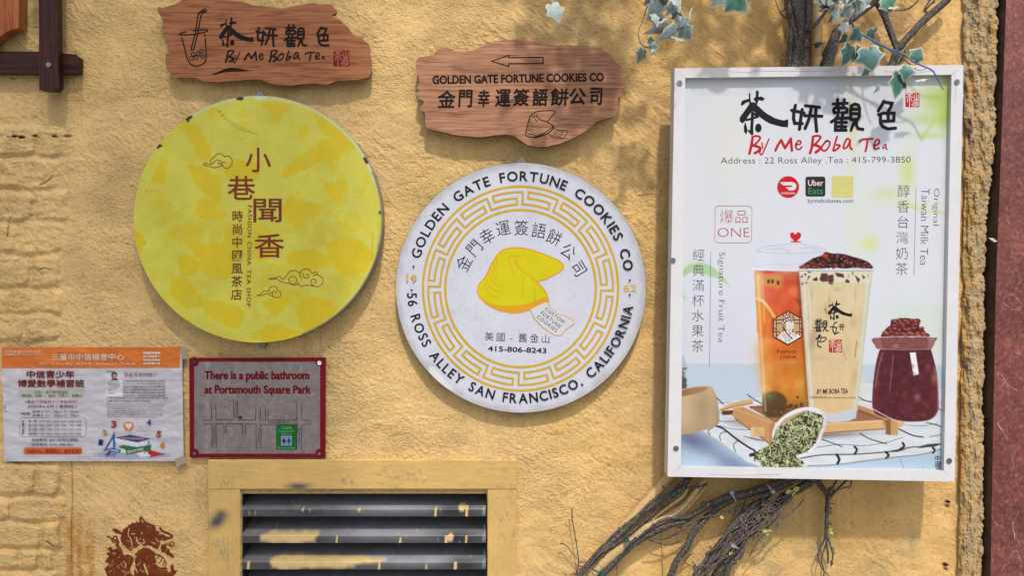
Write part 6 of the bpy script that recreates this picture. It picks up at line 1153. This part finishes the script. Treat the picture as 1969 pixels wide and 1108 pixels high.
for sd, (p, r) in enumerate((((gA((1650, 70), (1540, 100), (1400, 112), (1330, 135))), [2, 2.2, 2.4, 3]), (gA((1480, 10), (1380, 50), (1300, 95), (1270, 140)), [2.2, 2.4, 2.6, 3]), (gB((720, 240), (560, 330), (300, 420), (120, 450), (0, 510)) + gA((1380, 580), (1200, 680), (1150, 690), (980, 705)), [2.4, 2.4, 2.4, 2, 2.2, 2.4, 2.2, 1.8, 1.4]), (gB((860, 240), (720, 390), (560, 560), (400, 720), (250, 1000)), [3, 3, 3, 2.6, 2.4]),
                              (gB((430, 960), (340, 1040), (245, 1100)), [1.2, 1.4, 1.2]), (gB((215, 1015), (120, 1030), (60, 1060), (30, 1120)), [1, 1.2, 1.4, 1.2]), (gB((50, 980), (20, 1010), (40, 1060), (90, 1100)), [1.6, 1.8, 1.8, 1.6]))): stem(cv, 'stem', p, r, .045, sd=30 + sd)
for i, p in enumerate((gA((115, 345), (122, 480), (150, 640), (182, 850), (192, 940), (165, 1108), (150, 1180)), gA((-20, 745), (30, 750), (90, 810), (200, 940), (250, 952), (300, 955)), gA((1000, 710), (1200, 760), (1340, 722), (1400, 745)), gA((1310, 545), (1380, 590), (1455, 665)), gA((1340, 560), (1460, 450), (1560, 380)), gA((610, 980), (632, 1040), (615, 1108)), gA((1490, 850), (1400, 920), (1420, 975), (1500, 1005)), gB((10, 950), (60, 1040), (40, 1108)), gB((560, 410), (600, 260), (640, 200)), gB((100, 310), (130, 270), (190, 280)), gB((850, 490), (870, 560), (875, 640)), gB((860, 480), (930, 420), (980, 350)), gB((730, 600), (760, 640), (740, 670)), gB((700, 640), (705, 715)))):
    stem(cv, 'twig', p, [1.1, .9, .8] if len(p) < 5 else [1.2, 1.0, .9], .024, sd=50 + i, n=6, rough=.15)
r_ = random.Random(64)
for i in range(15):                                   # thin dry stems woven over the thick ones
    t0 = r_.uniform(0, .5); o_ = r_.gauss(0, 13); p = []
    for q in range(7):
        t = min(1.15, t0 + q * .11); p.append((1535 - 175 * t + o_ + r_.gauss(0, 5), 935 + 170 * t + r_.gauss(0, 4) + o_ * .4))
    mb = MB(); mb.vine(p, [1.0, 1.3, 1.6, 1.5, 1.2, 1.1, .9], r_.uniform(.048, .062), 6, (.3,) * 3, .15, i, 5); mb.build('twig', M_twig, cv, smooth=True)
r_ = random.Random(63)
for i in range(60):
    t = r_.random(); bx, by = (1290 - 190 * t, 950 + 165 * t) if i % 2 else (1500 - 150 * t + r_.gauss(0, 25), 935 + 170 * t); a = r_.choice([.4, 2.2, 3.2, -1.2]) + r_.gauss(0, .5); p = []
    for k in range(5): p.append((bx, by)); bx += 5.5 * math.cos(a); by += 5.5 * math.sin(a); a += r_.gauss(0, .6)
    mb = MB(); mb.vine(p, [.8, .7, .4], r_.uniform(.018, .04), 5, (.3,) * 3, .1, i, 3); mb.build('twig', M_bark, cv, smooth=True)
mb = MB(); r_ = random.Random(31)                      # nest of wiry rootlets on the thick stems
for i in range(46):
    t = r_.random(); bx, by = 960 - 420 * t + r_.gauss(0, 40), 270 + 380 * t + r_.gauss(0, 45); L = r_.uniform(50, 130); a = r_.gauss(2.2, .7); p = []
    for k in range(6): p.append((bx, by)); bx += L / 5 * math.cos(a); by += L / 5 * math.sin(a); a += r_.gauss(0, .75)
    mb.vine(gB(*p), [.9, 1.2, .8] if r_.random() < .7 else [1.4, 1.7, 1.1], r_.uniform(.050, .064), 5, (.3,) * 3, .1, i, 4)
for i in range(9):
    x, y = 790 + r_.uniform(0, 170), 270 + r_.uniform(0, 120); q = r_.uniform(25, 50)
    mb.vine(gB(*[(x + q * math.cos(t + i), y + q * .7 * math.sin(t + i)) for t in np.linspace(0, 5, 8)]), [1.0, 1.3, 1.0], r_.uniform(.056, .066), 5, (.3,) * 3, .1, i, 3)
mb.build('rootlets', mat_bark('pale_rootlet', (0.05, 0.035, 0.03), (0.16, 0.12, 0.10), (0.36, 0.30, 0.27)), cv, smooth=True)
# upper trunks that go behind the poster
for i, (p, r) in enumerate(((gC((335, -60), (345, 60), (362, 150), (352, 290), (315, 420), (300, 560)), [13, 12, 11, 12, 14, 14]), (gC((425, -60), (424, 60), (415, 200), (398, 330), (395, 465), (400, 560)), [8, 8, 8, 9, 10, 10]), (gC((262, -60), (272, 60), (300, 180), (292, 330), (282, 470), (270, 560)), [4, 4.5, 4.5, 5, 6, 6]), (gC((380, -60), (385, 100), (370, 300), (350, 480), (340, 560)), [6, 6, 7, 8, 8]),
                          (gC((930, -30), (900, 10), (790, 100), (650, 200), (592, 330), (555, 480), (530, 580)), [6.5, 7, 7, 9, 12, 14.5, 15]), (gC((900, -20), (960, 90), (1010, 220), (1058, 345), (1040, 420), (1010, 500), (990, 580)), [7, 7.5, 7, 7, 8.5, 10, 10]), (gC((1440, -40), (1410, 5), (1270, 130), (1150, 250), (1095, 315), (1066, 350)), [7.5, 7.5, 8, 7.5, 8.5, 8])), 0):
    stem(cv, 'trunk', p, r, .034 if i != 2 else .046, sd=80 + i, n=12, rough=.16)
for i, (p, r) in enumerate(((gC((585, 40), (550, 80), (480, 170), (425, 225)), [3, 3, 3.4, 4]), (gC((1215, -10), (1190, 25), (1150, 55), (1100, 70), (1045, 72)), [1.4, 1.5, 1.5, 1.4, 1.3]), (gC((1345, -20), (1300, 30), (1265, 70), (1290, 40), (1330, 10)), [1.6] * 5), (gC((1300, -10), (1270, 40), (1255, 75), (1275, 85)), [1.8] * 4), (gC((300, -20), (250, 70), (225, 90), (290, 150), (320, 200)), [2, 1.6, 1.6, 1.6, 2]), (gC((190, 0), (215, 70), (250, 110)), [.8, .8, .8]), (gC((280, 90), (330, 230), (340, 330)), [1.6] * 3), (gC((340, 20), (300, 130), (340, 230)), [1.6] * 3), (gC((265, 200), (262, 260), (280, 280)), [1.2] * 3))):
    stem(cv, 'twig', p, r, .05 if i not in (1, 2, 3) else .036, sd=100 + i, n=6, rough=.12)
def young(parent, x, y, L, rot, n_=3, sp=55):
    for k in range(n_):
        mb = MB(); a0 = math.radians(rot + (k - (n_ - 1) / 2) * sp); ux, uy = math.cos(a0), math.sin(a0); V = []; C = []
        for t in np.linspace(0, 1, 6):
            w_ = .30 * math.sin(math.pi * min(1, t * .96 + .02)) ** .8
            for s_ in (-1, 0, 1): V.append(P(x + L * (t * ux - s_ * w_ * uy), y + L * (t * uy + s_ * w_ * ux), .058 + .004 * t + (.0015 if s_ else 0))); C.append(col(206, 212, 110) if s_ else col(170, 190, 80))
        mb.add(V, [(3 * i + j, 3 * i + 3 + j, 3 * i + 4 + j, 3 * i + 1 + j) for i in range(5) for j in (0, 1)], C); mb.build('leaf', M_leaf, parent, smooth=True)
for x, y, L, rot, n_, sp in ((*gB((1145, 145))[0], 15, 70, 3, 95), (*gB((860, 590))[0], 11, 90, 3, 75), (*gB((320, 425))[0], 10, 40, 1, 40), (*gB((1562, 600))[0], 10, -10, 2, 90), (*gB((435, 835))[0], 7, 60, 2, 60), (*gB((175, 288))[0], 5, 20, 1, 40), (*gB((510, 935))[0], 5, 20, 1, 40)): young(cv, x, y, L, rot, n_, sp)
# hanging aerial roots
ar = thing('aerial_root', 'bundle of thin aerial roots hanging alone below the middle of the large poster', 'root', P(1590, 1110, 0.03))
for i in range(5):
    ph = i * 1.26; p = [(1540 + 9 * math.cos(ph + t * 1.6) - t * 3, 190 + t * 78) for t in range(7)]; stem(ar, 'root_strand', gB(*p), [2.0, 2.4, 2.6, 2.2, 2.2, 2, 1.8], [.03 + .003 * math.sin(ph + t * 1.6) for t in range(7)], sd=120 + i, n=7)
for i, (p, r) in enumerate(((gB((1405, -10), (1440, 75), (1495, 145), (1538, 215)), [3.2, 3.2, 3, 3]), (gB((1440, -10), (1470, 70), (1520, 130), (1545, 200)), [2.8, 2.8, 2.6, 3]), (gB((1650, 10), (1600, 100), (1570, 125), (1550, 190)), [2.2, 2.4, 3.2, 3]), (gB((1760, 20), (1690, 90), (1630, 140), (1570, 205)), [2, 1.8, 1.8, 2]), (gB((1805, 10), (1795, 95), (1720, 110), (1640, 150), (1580, 215)), [1.2] * 5), (gB((1560, 110), (1600, 150), (1620, 130)), [1.6] * 3),
    (gB((1535, 640), (1485, 740), (1430, 880), (1450, 960), (1490, 1040), (1570, 1120)), [1.8, 1.5, 1.4, 1.3, 1.2, 1]), (gB((1530, 660), (1530, 760), (1545, 860), (1542, 968)), [2.2, 2, 1.9, 1.6]), (gB((1545, 660), (1570, 770), (1600, 870), (1580, 1000)), [1.8, 1.5, 1.4, 1.4]), (gB((1550, 700), (1585, 780), (1618, 840), (1600, 862)), [1, .8, .8, .7]), (gB((1525, 740), (1490, 850), (1472, 940), (1500, 1050), (1488, 1130)), [1.4, 1.2, 1.2, 1.2, 1]), (gB((1560, 285), (1600, 290), (1628, 300)), [1.2, .9, .7]), (gB((1575, 940), (1590, 960), (1580, 1000)), [1.5, 2.4, .8]))): stem(ar, 'root_strand', p, r, .03, sd=140 + i, n=6)
mb = MB()
for i, y in enumerate((215, 330, 380, 505)): mb.vine(gB(*[(1545 + 34 * math.cos(t), y + 10 * math.sin(t) + t * 4) for t in np.linspace(0, 6.6, 9)]), 1.1, [.03 - .014 * math.sin(t) for t in np.linspace(0, 6.6, 9)], 5, (.3,) * 3, .1, i, 3)
mb.build('root_wrap', M_bark, ar, smooth=True)
# painted roots and pipes on the wall
pr = thing('painted_root', 'old root painted over in wall yellow running diagonally between the dark stems', 'root', P(1150, 1108, 0.02))
stem(pr, 'root_strand', gA((1620, 20), (1560, 90), (1400, 300), (1250, 420), (960, 560), (800, 700), (600, 850), (430, 1010), (330, 1130)), [4.4, 5, 5.4, 5.4, 8, 7, 8.4, 8.6, 9], .034, M_root, 151, rough=.2)
stem(pr, 'root_strand', gA((1590, 0), (1500, 200), (1350, 330), (1100, 470), (960, 560)), [4, 4.4, 4.2, 4.2, 5], .028, M_root, 152)
stem(pr, 'root_strand', gA((1650, 60), (1540, 210), (1360, 400), (1180, 480), (1000, 600)), [3.4, 3.6, 3.4, 3.4, 3], .026, M_root, 153)
stem(pr, 'root_strand', gA((1440, 60), (1380, 200), (1200, 330), (1020, 470)), [3, 3, 3, 3], .032, M_root, 154)
stem(pr, 'root_strand', gA((950, 650), (760, 830), (560, 1000), (470, 1108)), [4, 4.6, 4.4, 4.4], .028, M_root, 155)
M_pipe = mat_plain('painted_pipe', (0.56, 0.38, 0.16), .6, 0, .14, 30, .0006)
pp = thing('conduit_pipe', 'yellow painted conduit slanting down to the left under the dark stems', 'pipe', P(1110, 1108, 0.02))
mb = MB(); mb.vine([(1300, 900), (1262, 946), (1178, 1038), (1096, 1135)], 9.5, .018, 14, (.5,) * 3, 0, 1, 4); mb.build('pipe', M_pipe, pp, smooth=True)
pp = thing('conduit_pipe', 'upright yellow painted conduit beside the dark trunk above the large poster', 'pipe', P(1571, 125, 0.02))
mb = MB(); mb.vine([(1570, -150), (1570, 0), (1571, 160)], 10.5, .018, 16, (.5,) * 3, 0, 1, 4); mb.build('pipe', M_pipe, pp, smooth=True)
mb = MB(); mb.vine([(1571, 112), (1571, 114), (1571, 135), (1571, 150)], [11.5, 13, 13, 13], .018, 16, (.5,) * 3, 0, 1, 2); mb.build('coupling', M_pipe, pp, smooth=True)
cb_ = thing('wall_cable', 'thin yellow painted cable running straight down below the large poster', 'cable', P(1273, 1108, 0.0))
mb = MB(); mb.vine(gA((1140, 600), (1138, 700), (1145, 850), (1150, 1000), (1160, 1200)), 1.7, .003, 7, (.5,) * 3, 0, 1, 4); mb.build('sheath', M_pipe, cb_, smooth=True)
# cable ties
M_tie = mat_print('tie_plastic', .35, .05)
def tie(pa, pb, d, c, label, tail=None, wd=3.2, bulge=.016):
    t = thing('cable_tie', label, 'cable tie', P(*pb, d)); mb = MB()
    a, b = np.array(pa, float), np.array(pb, float); u_ = (b - a) / np.linalg.norm(b - a); nrm = np.array([-u_[1], u_[0]]) * wd / 2; V = []; n_ = 10
    for k in range(n_ + 1):
        s_ = k / n_; q = a + (b - a) * s_; dd = d + bulge * math.sin(math.pi * s_)
        for e, o in ((nrm, 0), (nrm, .0014), (-nrm, .0014), (-nrm, 0)): V.append(P(*(q + e), dd + o))
    mb.add(V, [(4 * i + j, 4 * i + (j + 1) % 4, 4 * i + 4 + (j + 1) % 4, 4 * i + 4 + j) for i in range(n_) for j in range(4)], c); mb.build('strap', M_tie, t)
    m2 = MB(); h_ = tail if tail else b; h_ = np.array(h_, float); ax = u_ * 3.2; ay = np.array([-u_[1], u_[0]]) * 3.0; m2.prism([tuple(h_ + ax * i + ay * j) for i, j in ((-1, -1), (-1, 1), (1, 1), (1, -1))], d + bulge * .6 + .006, d, c, bev=.0006); m2.build('tie_head', M_tie, t)
gr = col(20, 100, 84); gy = col(168, 168, 178); bk2 = (.015, .015, .016)
tie(gA((1140, 90))[0], gA((1285, 205))[0], .034, gr, 'green cable tie nearest the large poster, over the yellow conduit', gA((1268, 190))[0])
tie(gA((640, 560))[0], gA((665, 600))[0], .03, gr, 'short green cable tie end at the upper edge of the stem bundle', None, 3, .004)
tie(gA((725, 680))[0], gA((825, 790))[0], .044, gr, 'green cable tie holding the two stems at mid slope', gA((745, 705))[0])
tie(gA((345, 1035))[0], gA((480, 1105))[0], .044, gr, 'green cable tie cut by the bottom of the picture', gA((465, 1100))[0])
tie(gB((432, 130))[0], gB((505, 270))[0], .045, gy, 'grey cable tie round the knotted stem under the large poster', gB((455, 170))[0])
tie(gB((845, 60))[0], gB((930, 165))[0], .048, gy, 'grey cable tie with a knob end just above the nest of rootlets', gB((925, 160))[0])
tie(gB((445, 760))[0], gB((550, 808))[0], .048, gy, 'grey cable tie below the rootlets on the thickest stems', gB((470, 770))[0])
tie(gB((40, 955))[0], gB((225, 900))[0], .03, col(196, 190, 180), 'pale cable tie lying flat near the bottom between two stems', None, 3, .004)
tie(gC((275, 335))[0], gC((440, 340))[0], .036, bk2, 'black cable tie round the trunk bundle above the large poster', gC((505, 310))[0], 3, .02)
tie(gC((420, 318))[0], gC((548, 308))[0], .05, bk2, 'black tie tail sticking out to the right of the trunk bundle', gC((497, 312))[0], 2.6, .002)

# ------------------------------------------------------------------ artificial ivy
HALF = [(0.0, 0.06), (0.10, -0.06), (0.26, -0.08), (0.40, 0.04), (0.36, 0.18), (0.42, 0.30), (0.56, 0.40), (0.44, 0.50), (0.30, 0.60), (0.20, 0.78), (0.0, 1.0)]
OUT = HALF + [(-x, y) for x, y in HALF[-2:0:-1]]
def leaf_geo(base, tip, d, wdt=1.0, roll=0.0, pitch=0.0, green=(44, 98, 86), cream=(206, 208, 192), sd=0, fold=.22, back=False):
    r_ = random.Random(sd); a, b = Vector(P(*base, d)), Vector(P(*tip, d)); L = (b - a).length * 1.1; ey = (b - a).normalized(); n0 = Vector((0, -1, 0)); ex = ey.cross(n0).normalized()
    cr_, sr = math.cos(roll), math.sin(roll); ex2 = ex * cr_ + n0 * sr; nz = n0 * cr_ - ex * sr
    cp, sp = math.cos(pitch), math.sin(pitch); ey2 = ey * cp + nz * sp; nz2 = nz * cp - ey * sp
    V = []; C = []; n_ = len(OUT); cg = np.array(col(*green)); cc = np.array(col(*cream)); wob = [r_.uniform(.82, 1.12) for _ in OUT]; bend = r_.uniform(.1, .7); curl = r_.uniform(.1, 1.1); tw = r_.uniform(-.6, .6)
    def pt(x, y): return a + ex2 * (x * L * wdt) + ey2 * (y * L) + nz2 * ((abs(x) * fold - bend * (y - .35) ** 2 - curl * x * x + tw * x * (y - .4) + r_.uniform(-.012, .012)) * L)
    for rr, cf in ((1.0, 0.0), (0.90, .12), (0.82, .9), (0.42, 1.0)):
        for i, (x, y) in enumerate(OUT):
            w_ = wob[i] if rr < .9 else 1; k_ = rr * (1 - (1 - w_) * .6) if rr < 1 else 1; V.append(pt(x * k_, .3 + (y - .3) * k_)); m_ = np.clip(cf * r_.uniform(.85, 1.1), 0, 1); C.append(tuple(cc * (1 - m_) + cg * m_ * (r_.uniform(.85, 1.12))))
    V.append(pt(0, .3)); C.append(tuple(cg * 1.15)); F = []
    for q in range(3):
        for i in range(n_): j = (i + 1) % n_; F.append((q * n_ + i, q * n_ + j, (q + 1) * n_ + j, (q + 1) * n_ + i))
    for i in range(n_): F.append((3 * n_ + i, 3 * n_ + (i + 1) % n_, 4 * n_))
    return V, F, C
PALE = dict(green=(172, 192, 186), cream=(232, 234, 228)); DULL = dict(green=(84, 104, 94), cream=(170, 176, 166))
def extra(n, x0, x1, y0, y1, sd, kinds, L0=22, L1=40):
    q = random.Random(sd); o = []
    for k in range(n):
        x, y = q.uniform(x0, x1), q.uniform(y0, y1); a = q.gauss(1.4, .8); L = q.uniform(L0, L1); o.append(((x, y), (x + L * math.cos(a), y + L * math.sin(a)), dict(wdt=q.uniform(.6, 1.1), roll=q.gauss(0, .7), pitch=q.gauss(0, .4), dd=q.uniform(-.01, .03), **q.choice(kinds))))
    return o
def sprig(label, stems, leaves, d, group=None):
    b = stems[0][0][0] if stems else leaves[0][0]; t = thing('ivy_sprig', label, 'ivy sprig', P(*b, d), group)
    for p, r, c in stems: mb = MB(); mb.vine(p, r, d, 7, c, .08, 3, 5); mb.build('stem', M_stem, t, smooth=True)
    for i, (bs, tp, kw) in enumerate(leaves):
        kw = dict(kw); pet = kw.pop('pet', None); dd = kw.pop('dd', 0.004); mb = MB(); mb.add(*leaf_geo(bs, tp, d + dd, sd=i + int(bs[0]), **kw)); o = mb.build('leaf', M_leaf, t, smooth=True)
        if pet: m2 = MB(); m2.vine([pet, ((pet[0] + bs[0]) / 2 + 1.5, (pet[1] + bs[1]) / 2 - 1.5), bs], .9, [d, d + dd, d + dd], 5, col(206, 214, 190), 0, 1, 3); m2.build('leaf_stalk', M_stem, o, smooth=True)
blue = col(86, 130, 186); bgrey = col(96, 106, 122); pale_s = col(190, 204, 176)
f5 = tr(1560, 0, 7.914); f6 = tr(1640, 90, 10.07); f3 = tr(1210, 0, 8.52)
sprig('long blue stemmed variegated ivy sprig trailing over the top right of the large poster', [(f5((460, -80), (480, 60), (510, 150), (590, 270), (690, 460)) + f6((-150, -40), (560, -30), (820, 80), (1040, 190), (1180, 290), (1380, 380), (1540, 460), (1640, 620), (1750, 830))[1:], [1.9, 2.0, 2.0, 2.0, 1.9, 1.8, 1.6, 1.5, 1.5, 1.5, 1.4, 1.3, .9], blue), (f6((700, 60), (900, 180), (1120, 340), (1220, 430)), [1.3, 1.3, 1.2, 1.0], bgrey), (f6((1225, 445), (1330, 450), (1430, 410)), [.6, .6, .6], bgrey)],
      [(f5((760, 470))[0], f5((600, 600))[0], dict(wdt=1.15, roll=.3, pet=f5((700, 480))[0])), (f5((880, 440))[0], f5((950, 590))[0], dict(wdt=.8, roll=-.5, green=(90, 116, 106))), (f5((540, 510))[0], f5((430, 670))[0], dict(wdt=.8, roll=.7, pet=f5((640, 500))[0])), (f5((620, 680))[0], f5((500, 990))[0], dict(wdt=.85, roll=.25)), (f5((730, 690))[0], f5((650, 950))[0], dict(wdt=.6, roll=.8, pet=f5((760, 640))[0])),
       (f5((860, 720))[0], f6((390, 440))[0], dict(wdt=1.15, roll=-.15, green=(74, 132, 128), pet=f5((800, 690))[0], dd=.012)), (f6((300, 420))[0], f6((190, 555))[0], dict(wdt=1.1, roll=.5, green=(70, 116, 100))), (f6((990, 150))[0], f6((860, 360))[0], dict(wdt=.6, roll=.9)), (f6((1010, 130))[0], f6((1005, 15))[0], dict(wdt=.5, roll=.6)), (f6((1180, 260))[0], f6((1360, 10))[0], dict(wdt=1.0, roll=-.1, green=(72, 128, 116), pet=f6((1150, 270))[0])), (f6((1060, 360))[0], f6((1010, 650))[0], dict(wdt=1.0, roll=-.2, green=(74, 134, 128), dd=.014)),
       (f6((900, 500))[0], f6((835, 980))[0], dict(wdt=.75, roll=.2, green=(56, 124, 104))), (f6((990, 660))[0], f6((1045, 860))[0], dict(wdt=.35, roll=1.0)), (f6((1230, 650))[0], f6((1530, 600))[0], dict(wdt=.22, roll=1.1, green=(214, 212, 186), pet=f6((1210, 470))[0])), (f6((520, 740))[0], f6((420, 890))[0], dict(wdt=.7, roll=.6, **PALE)), (f6((1090, 440))[0], f6((1180, 540))[0], dict(wdt=.9, roll=-.4, green=(76, 130, 122), dd=.01))], .165)
sprig('dense clump of pale ivy leaves hanging above the top edge of the large poster', [(f5((640, -80), (600, 60), (580, 180), (540, 300)), [1.2, 1.1, 1, .8], pale_s), (f5((1180, 60), (1165, 200), (1185, 320)) + f5((1190, 400), (1250, 620), (1310, 780)), [1.2, 1.3, 1.5, 1.4, 1.3, 1.2], bgrey)],
      [(f5((300, -40))[0], f5((330, 150))[0], dict(wdt=1.2, roll=.4, green=(120, 146, 134))), (f5((420, 120))[0], f5((370, 330))[0], dict(wdt=.9, roll=.2, **PALE)), (f5((380, 60))[0], f5((270, 200))[0], dict(wdt=.9, roll=.5, **PALE)), (f5((540, 60))[0], f5((570, 270))[0], dict(wdt=.9, roll=-.3, **PALE, dd=.014)), (f5((640, -40))[0], f5((700, 200))[0], dict(wdt=1, roll=-.4, **PALE)), (f5((780, -60))[0], f5((730, 180))[0], dict(wdt=1.1, roll=.3, **PALE)), (f5((860, -40))[0], f5((760, 120))[0], dict(wdt=.9, roll=.2, green=(150, 176, 160))), (f5((440, 380))[0], f5((600, 460))[0], dict(wdt=.9, roll=-.2, green=(214, 216, 204), pet=f5((540, 300))[0])), (f5((230, 60))[0], f5((150, 170))[0], dict(wdt=.8, roll=.9, **DULL)), (f5((330, 240))[0], f5((250, 360))[0], dict(wdt=.6, roll=.9, **DULL)), (f5((500, -40))[0], f5((490, 120))[0], dict(wdt=.9, roll=.6, **PALE)),
       (f5((1180, 110))[0], f5((1330, 100))[0], dict(wdt=.5, roll=.4, cream=(226, 228, 206), green=(190, 200, 170))), (f5((1130, -30))[0], f5((1220, 170))[0], dict(wdt=1.15, roll=-.2, green=(66, 146, 116))), (f5((180, -80))[0], f5((60, 30))[0], dict(wdt=1, roll=.3, green=(140, 166, 158))), (f5((960, 480))[0], f5((1000, 390))[0], dict(wdt=.8, roll=1.0, **DULL, pet=f5((1160, 430))[0]))] + extra(12, 1580, 1672, -40, 18, 5, [PALE, PALE, PALE, DULL, dict(green=(130, 156, 142))]), .19)
sprig('grey green ivy sprig hanging left of the large poster by its top left corner', [(f3((330, -60), (290, 100), (220, 330), (160, 480), (150, 600), (230, 750), (420, 800)), [.9, .9, .8, .8, .8, 1, .9], bgrey), (f3((455, -60), (470, 60), (520, 220), (640, 330), (800, 420)), [1.2, 1.2, 1, 1, .8], col(150, 180, 200)), (f3((150, 570), (190, 640), (260, 690)), [.7, .7, .7], pale_s)],
      [(f3((500, 60))[0], f3((300, 320))[0], dict(wdt=.85, roll=.3, green=(150, 176, 170))), (f3((440, 30))[0], f3((310, 90))[0], dict(wdt=.8, roll=.5, **PALE)), (f3((540, 240))[0], f3((370, 350))[0], dict(wdt=.7, roll=.7, **PALE)), (f3((620, 180))[0], f3((870, -20))[0], dict(wdt=.7, roll=-.5, **PALE)), (f3((640, 210))[0], f3((830, 180))[0], dict(wdt=.4, roll=.6, **PALE)), (f3((700, 260))[0], f3((860, 240))[0], dict(wdt=.9, roll=-.8, **DULL)), (f3((630, 370))[0], f3((280, 570))[0], dict(wdt=.45, roll=.7, **PALE)), (f3((620, 430))[0], f3((440, 560))[0], dict(wdt=.6, roll=1.0, green=(150, 120, 104), cream=(180, 160, 150))), (f3((780, 430))[0], f3((500, 650))[0], dict(wdt=.6, roll=.4, green=(140, 164, 160))), (f3((840, 420))[0], f3((1000, 640))[0], dict(wdt=1.0, roll=-.3, green=(112, 136, 132))), (f3((700, 590))[0], f3((880, 650))[0], dict(wdt=.4, roll=.9, **PALE)), (f3((820, 200))[0], f3((880, 340))[0], dict(wdt=.5, roll=-.9, **PALE)), (f3((930, 360))[0], f3((1020, 120))[0], dict(wdt=.1, roll=.9, **PALE)),
       (f3((560, -60))[0], f3((580, 110))[0], dict(wdt=.8, roll=.2, green=(70, 84, 76), cream=(120, 130, 120))), (f3((320, 620))[0], f3((390, 760))[0], dict(wdt=1.1, roll=.5, green=(66, 96, 82), cream=(190, 196, 180))), (f3((330, 790))[0], f3((490, 760))[0], dict(wdt=.9, roll=-.3, green=(120, 160, 140))), (f3((230, 800))[0], f3((150, 1015))[0], dict(wdt=.85, roll=.4, green=(84, 100, 88), cream=(150, 150, 140))), (f3((420, 810))[0], f3((350, 905))[0], dict(wdt=.7, roll=.4, **PALE))] + extra(9, 1246, 1322, -20, 50, 6, [PALE, PALE, DULL], 18, 32), .20)
fz = tr(1000, 0, 5.54)
sprig('single pale ivy leaf hanging alone at the top edge left of the other ivy', [(fz((400, -60), (380, 0), (340, 40)), [.9, .9, .8], col(160, 184, 200))], [(fz((335, 40))[0], fz((425, 220))[0], dict(wdt=.95, roll=.25, green=(176, 196, 192))), (fz((330, -40))[0], fz((345, 40))[0], dict(wdt=.5, roll=.8, **PALE))], .20)
sprig('small dark green ivy tip at the top edge above the middle of the large poster', [([(1400, -40), (1402, -15), (1408, -6)], [.9, .9, .8], pale_s)], [((1400, -16), (1436, 21), dict(wdt=1, roll=-.2, green=(66, 130, 104))), ((1396, -18), (1370, 12), dict(wdt=.9, roll=.5, **PALE)), ((1412, -22), (1440, 4), dict(wdt=.8, roll=-.6, green=(84, 140, 118)))], .20)
# unseen ivy mass on a wire, added above the picture to shade the wall
ga = thing('added_shade_ivy', 'unseen ivy garland added above the picture to shade the wall and the large poster', 'ivy garland', (0.5, -0.3, 2.75))
mb = MB(); r_ = random.Random(77)
for cx_, cz_, dd_, sx_, sz_, n_ in ((.10, 2.95, .30, .05, .20, 44), (.20, 2.90, .28, .05, .20, 44), (.29, 2.96, .33, .05, .20, 38), (.15, 3.25, .30, .08, .15, 40), (.26, 2.72, .26, .05, .05, 14), (.50, 2.82, .25, .05, .12, 40), (.63, 2.84, .24, .05, .12, 30), (.72, 2.84, .24, .03, .12, 18), (.74, 2.74, .22, .05, .05, 12), (.88, 2.84, .28, .06, .10, 14), (.47, 3.0, .36, .04, .16, 12), (.66, 2.97, .34, .05, .12, 12)):
    for i in range(n_):
        x, z = r_.gauss(cx_, sx_), max(r_.gauss(cz_, sz_), 2.62 + .28 * (dd_ - .2)); d_ = dd_ + r_.gauss(0, .03); k_ = S * (D - d_) / D; px_, py_ = CX + x / k_, CY - (z - Z0) / k_
        if py_ > -22: continue
        L = r_.uniform(34, 62); a = r_.gauss(1.57, .5); mb.add(*leaf_geo((px_, py_ - L), (px_ + L * math.cos(a), py_ - L + L * math.sin(a) * .8), d_, roll=r_.gauss(0, .6), sd=i))
mb.build('foliage', M_leaf, ga, smooth=True)
mb = MB()
for k in range(6): x0 = -.1 + k * .2; mb.tube([(x0, -.30, 2.82 + .05 * math.sin(k)), (x0 + .12, -.29, 2.78), (x0 + .26, -.30, 2.84)], .003, 6, blue)
mb.build('wire', M_stem, ga, smooth=True)

# added slatted awning, out of view, that half shades the left of the wall
aw = thing('added_shade_awning', 'added slatted wooden awning, out of view, to shade the left half of the wall', 'awning', (-1.2, -2.2, 5.2))
mb = MB()
for i in range(52):
    z = 3.6 + i * .06
    mb.add([(-4.0, -2.2, z), (-0.02, -2.2, z), (-0.02, -2.2, z + .020), (-4.0, -2.2, z + .020), (-4.0, -2.19, z), (-0.02, -2.19, z), (-0.02, -2.19, z + .020), (-4.0, -2.19, z + .020)], [(0, 1, 2, 3), (5, 4, 7, 6), (4, 0, 3, 7), (1, 5, 6, 2), (3, 2, 6, 7), (4, 5, 1, 0)], (.3, .2, .1))
mb.build('slats', M_dark, aw)

bpy.data.objects.remove(_to); bpy.data.curves.remove(_tc)
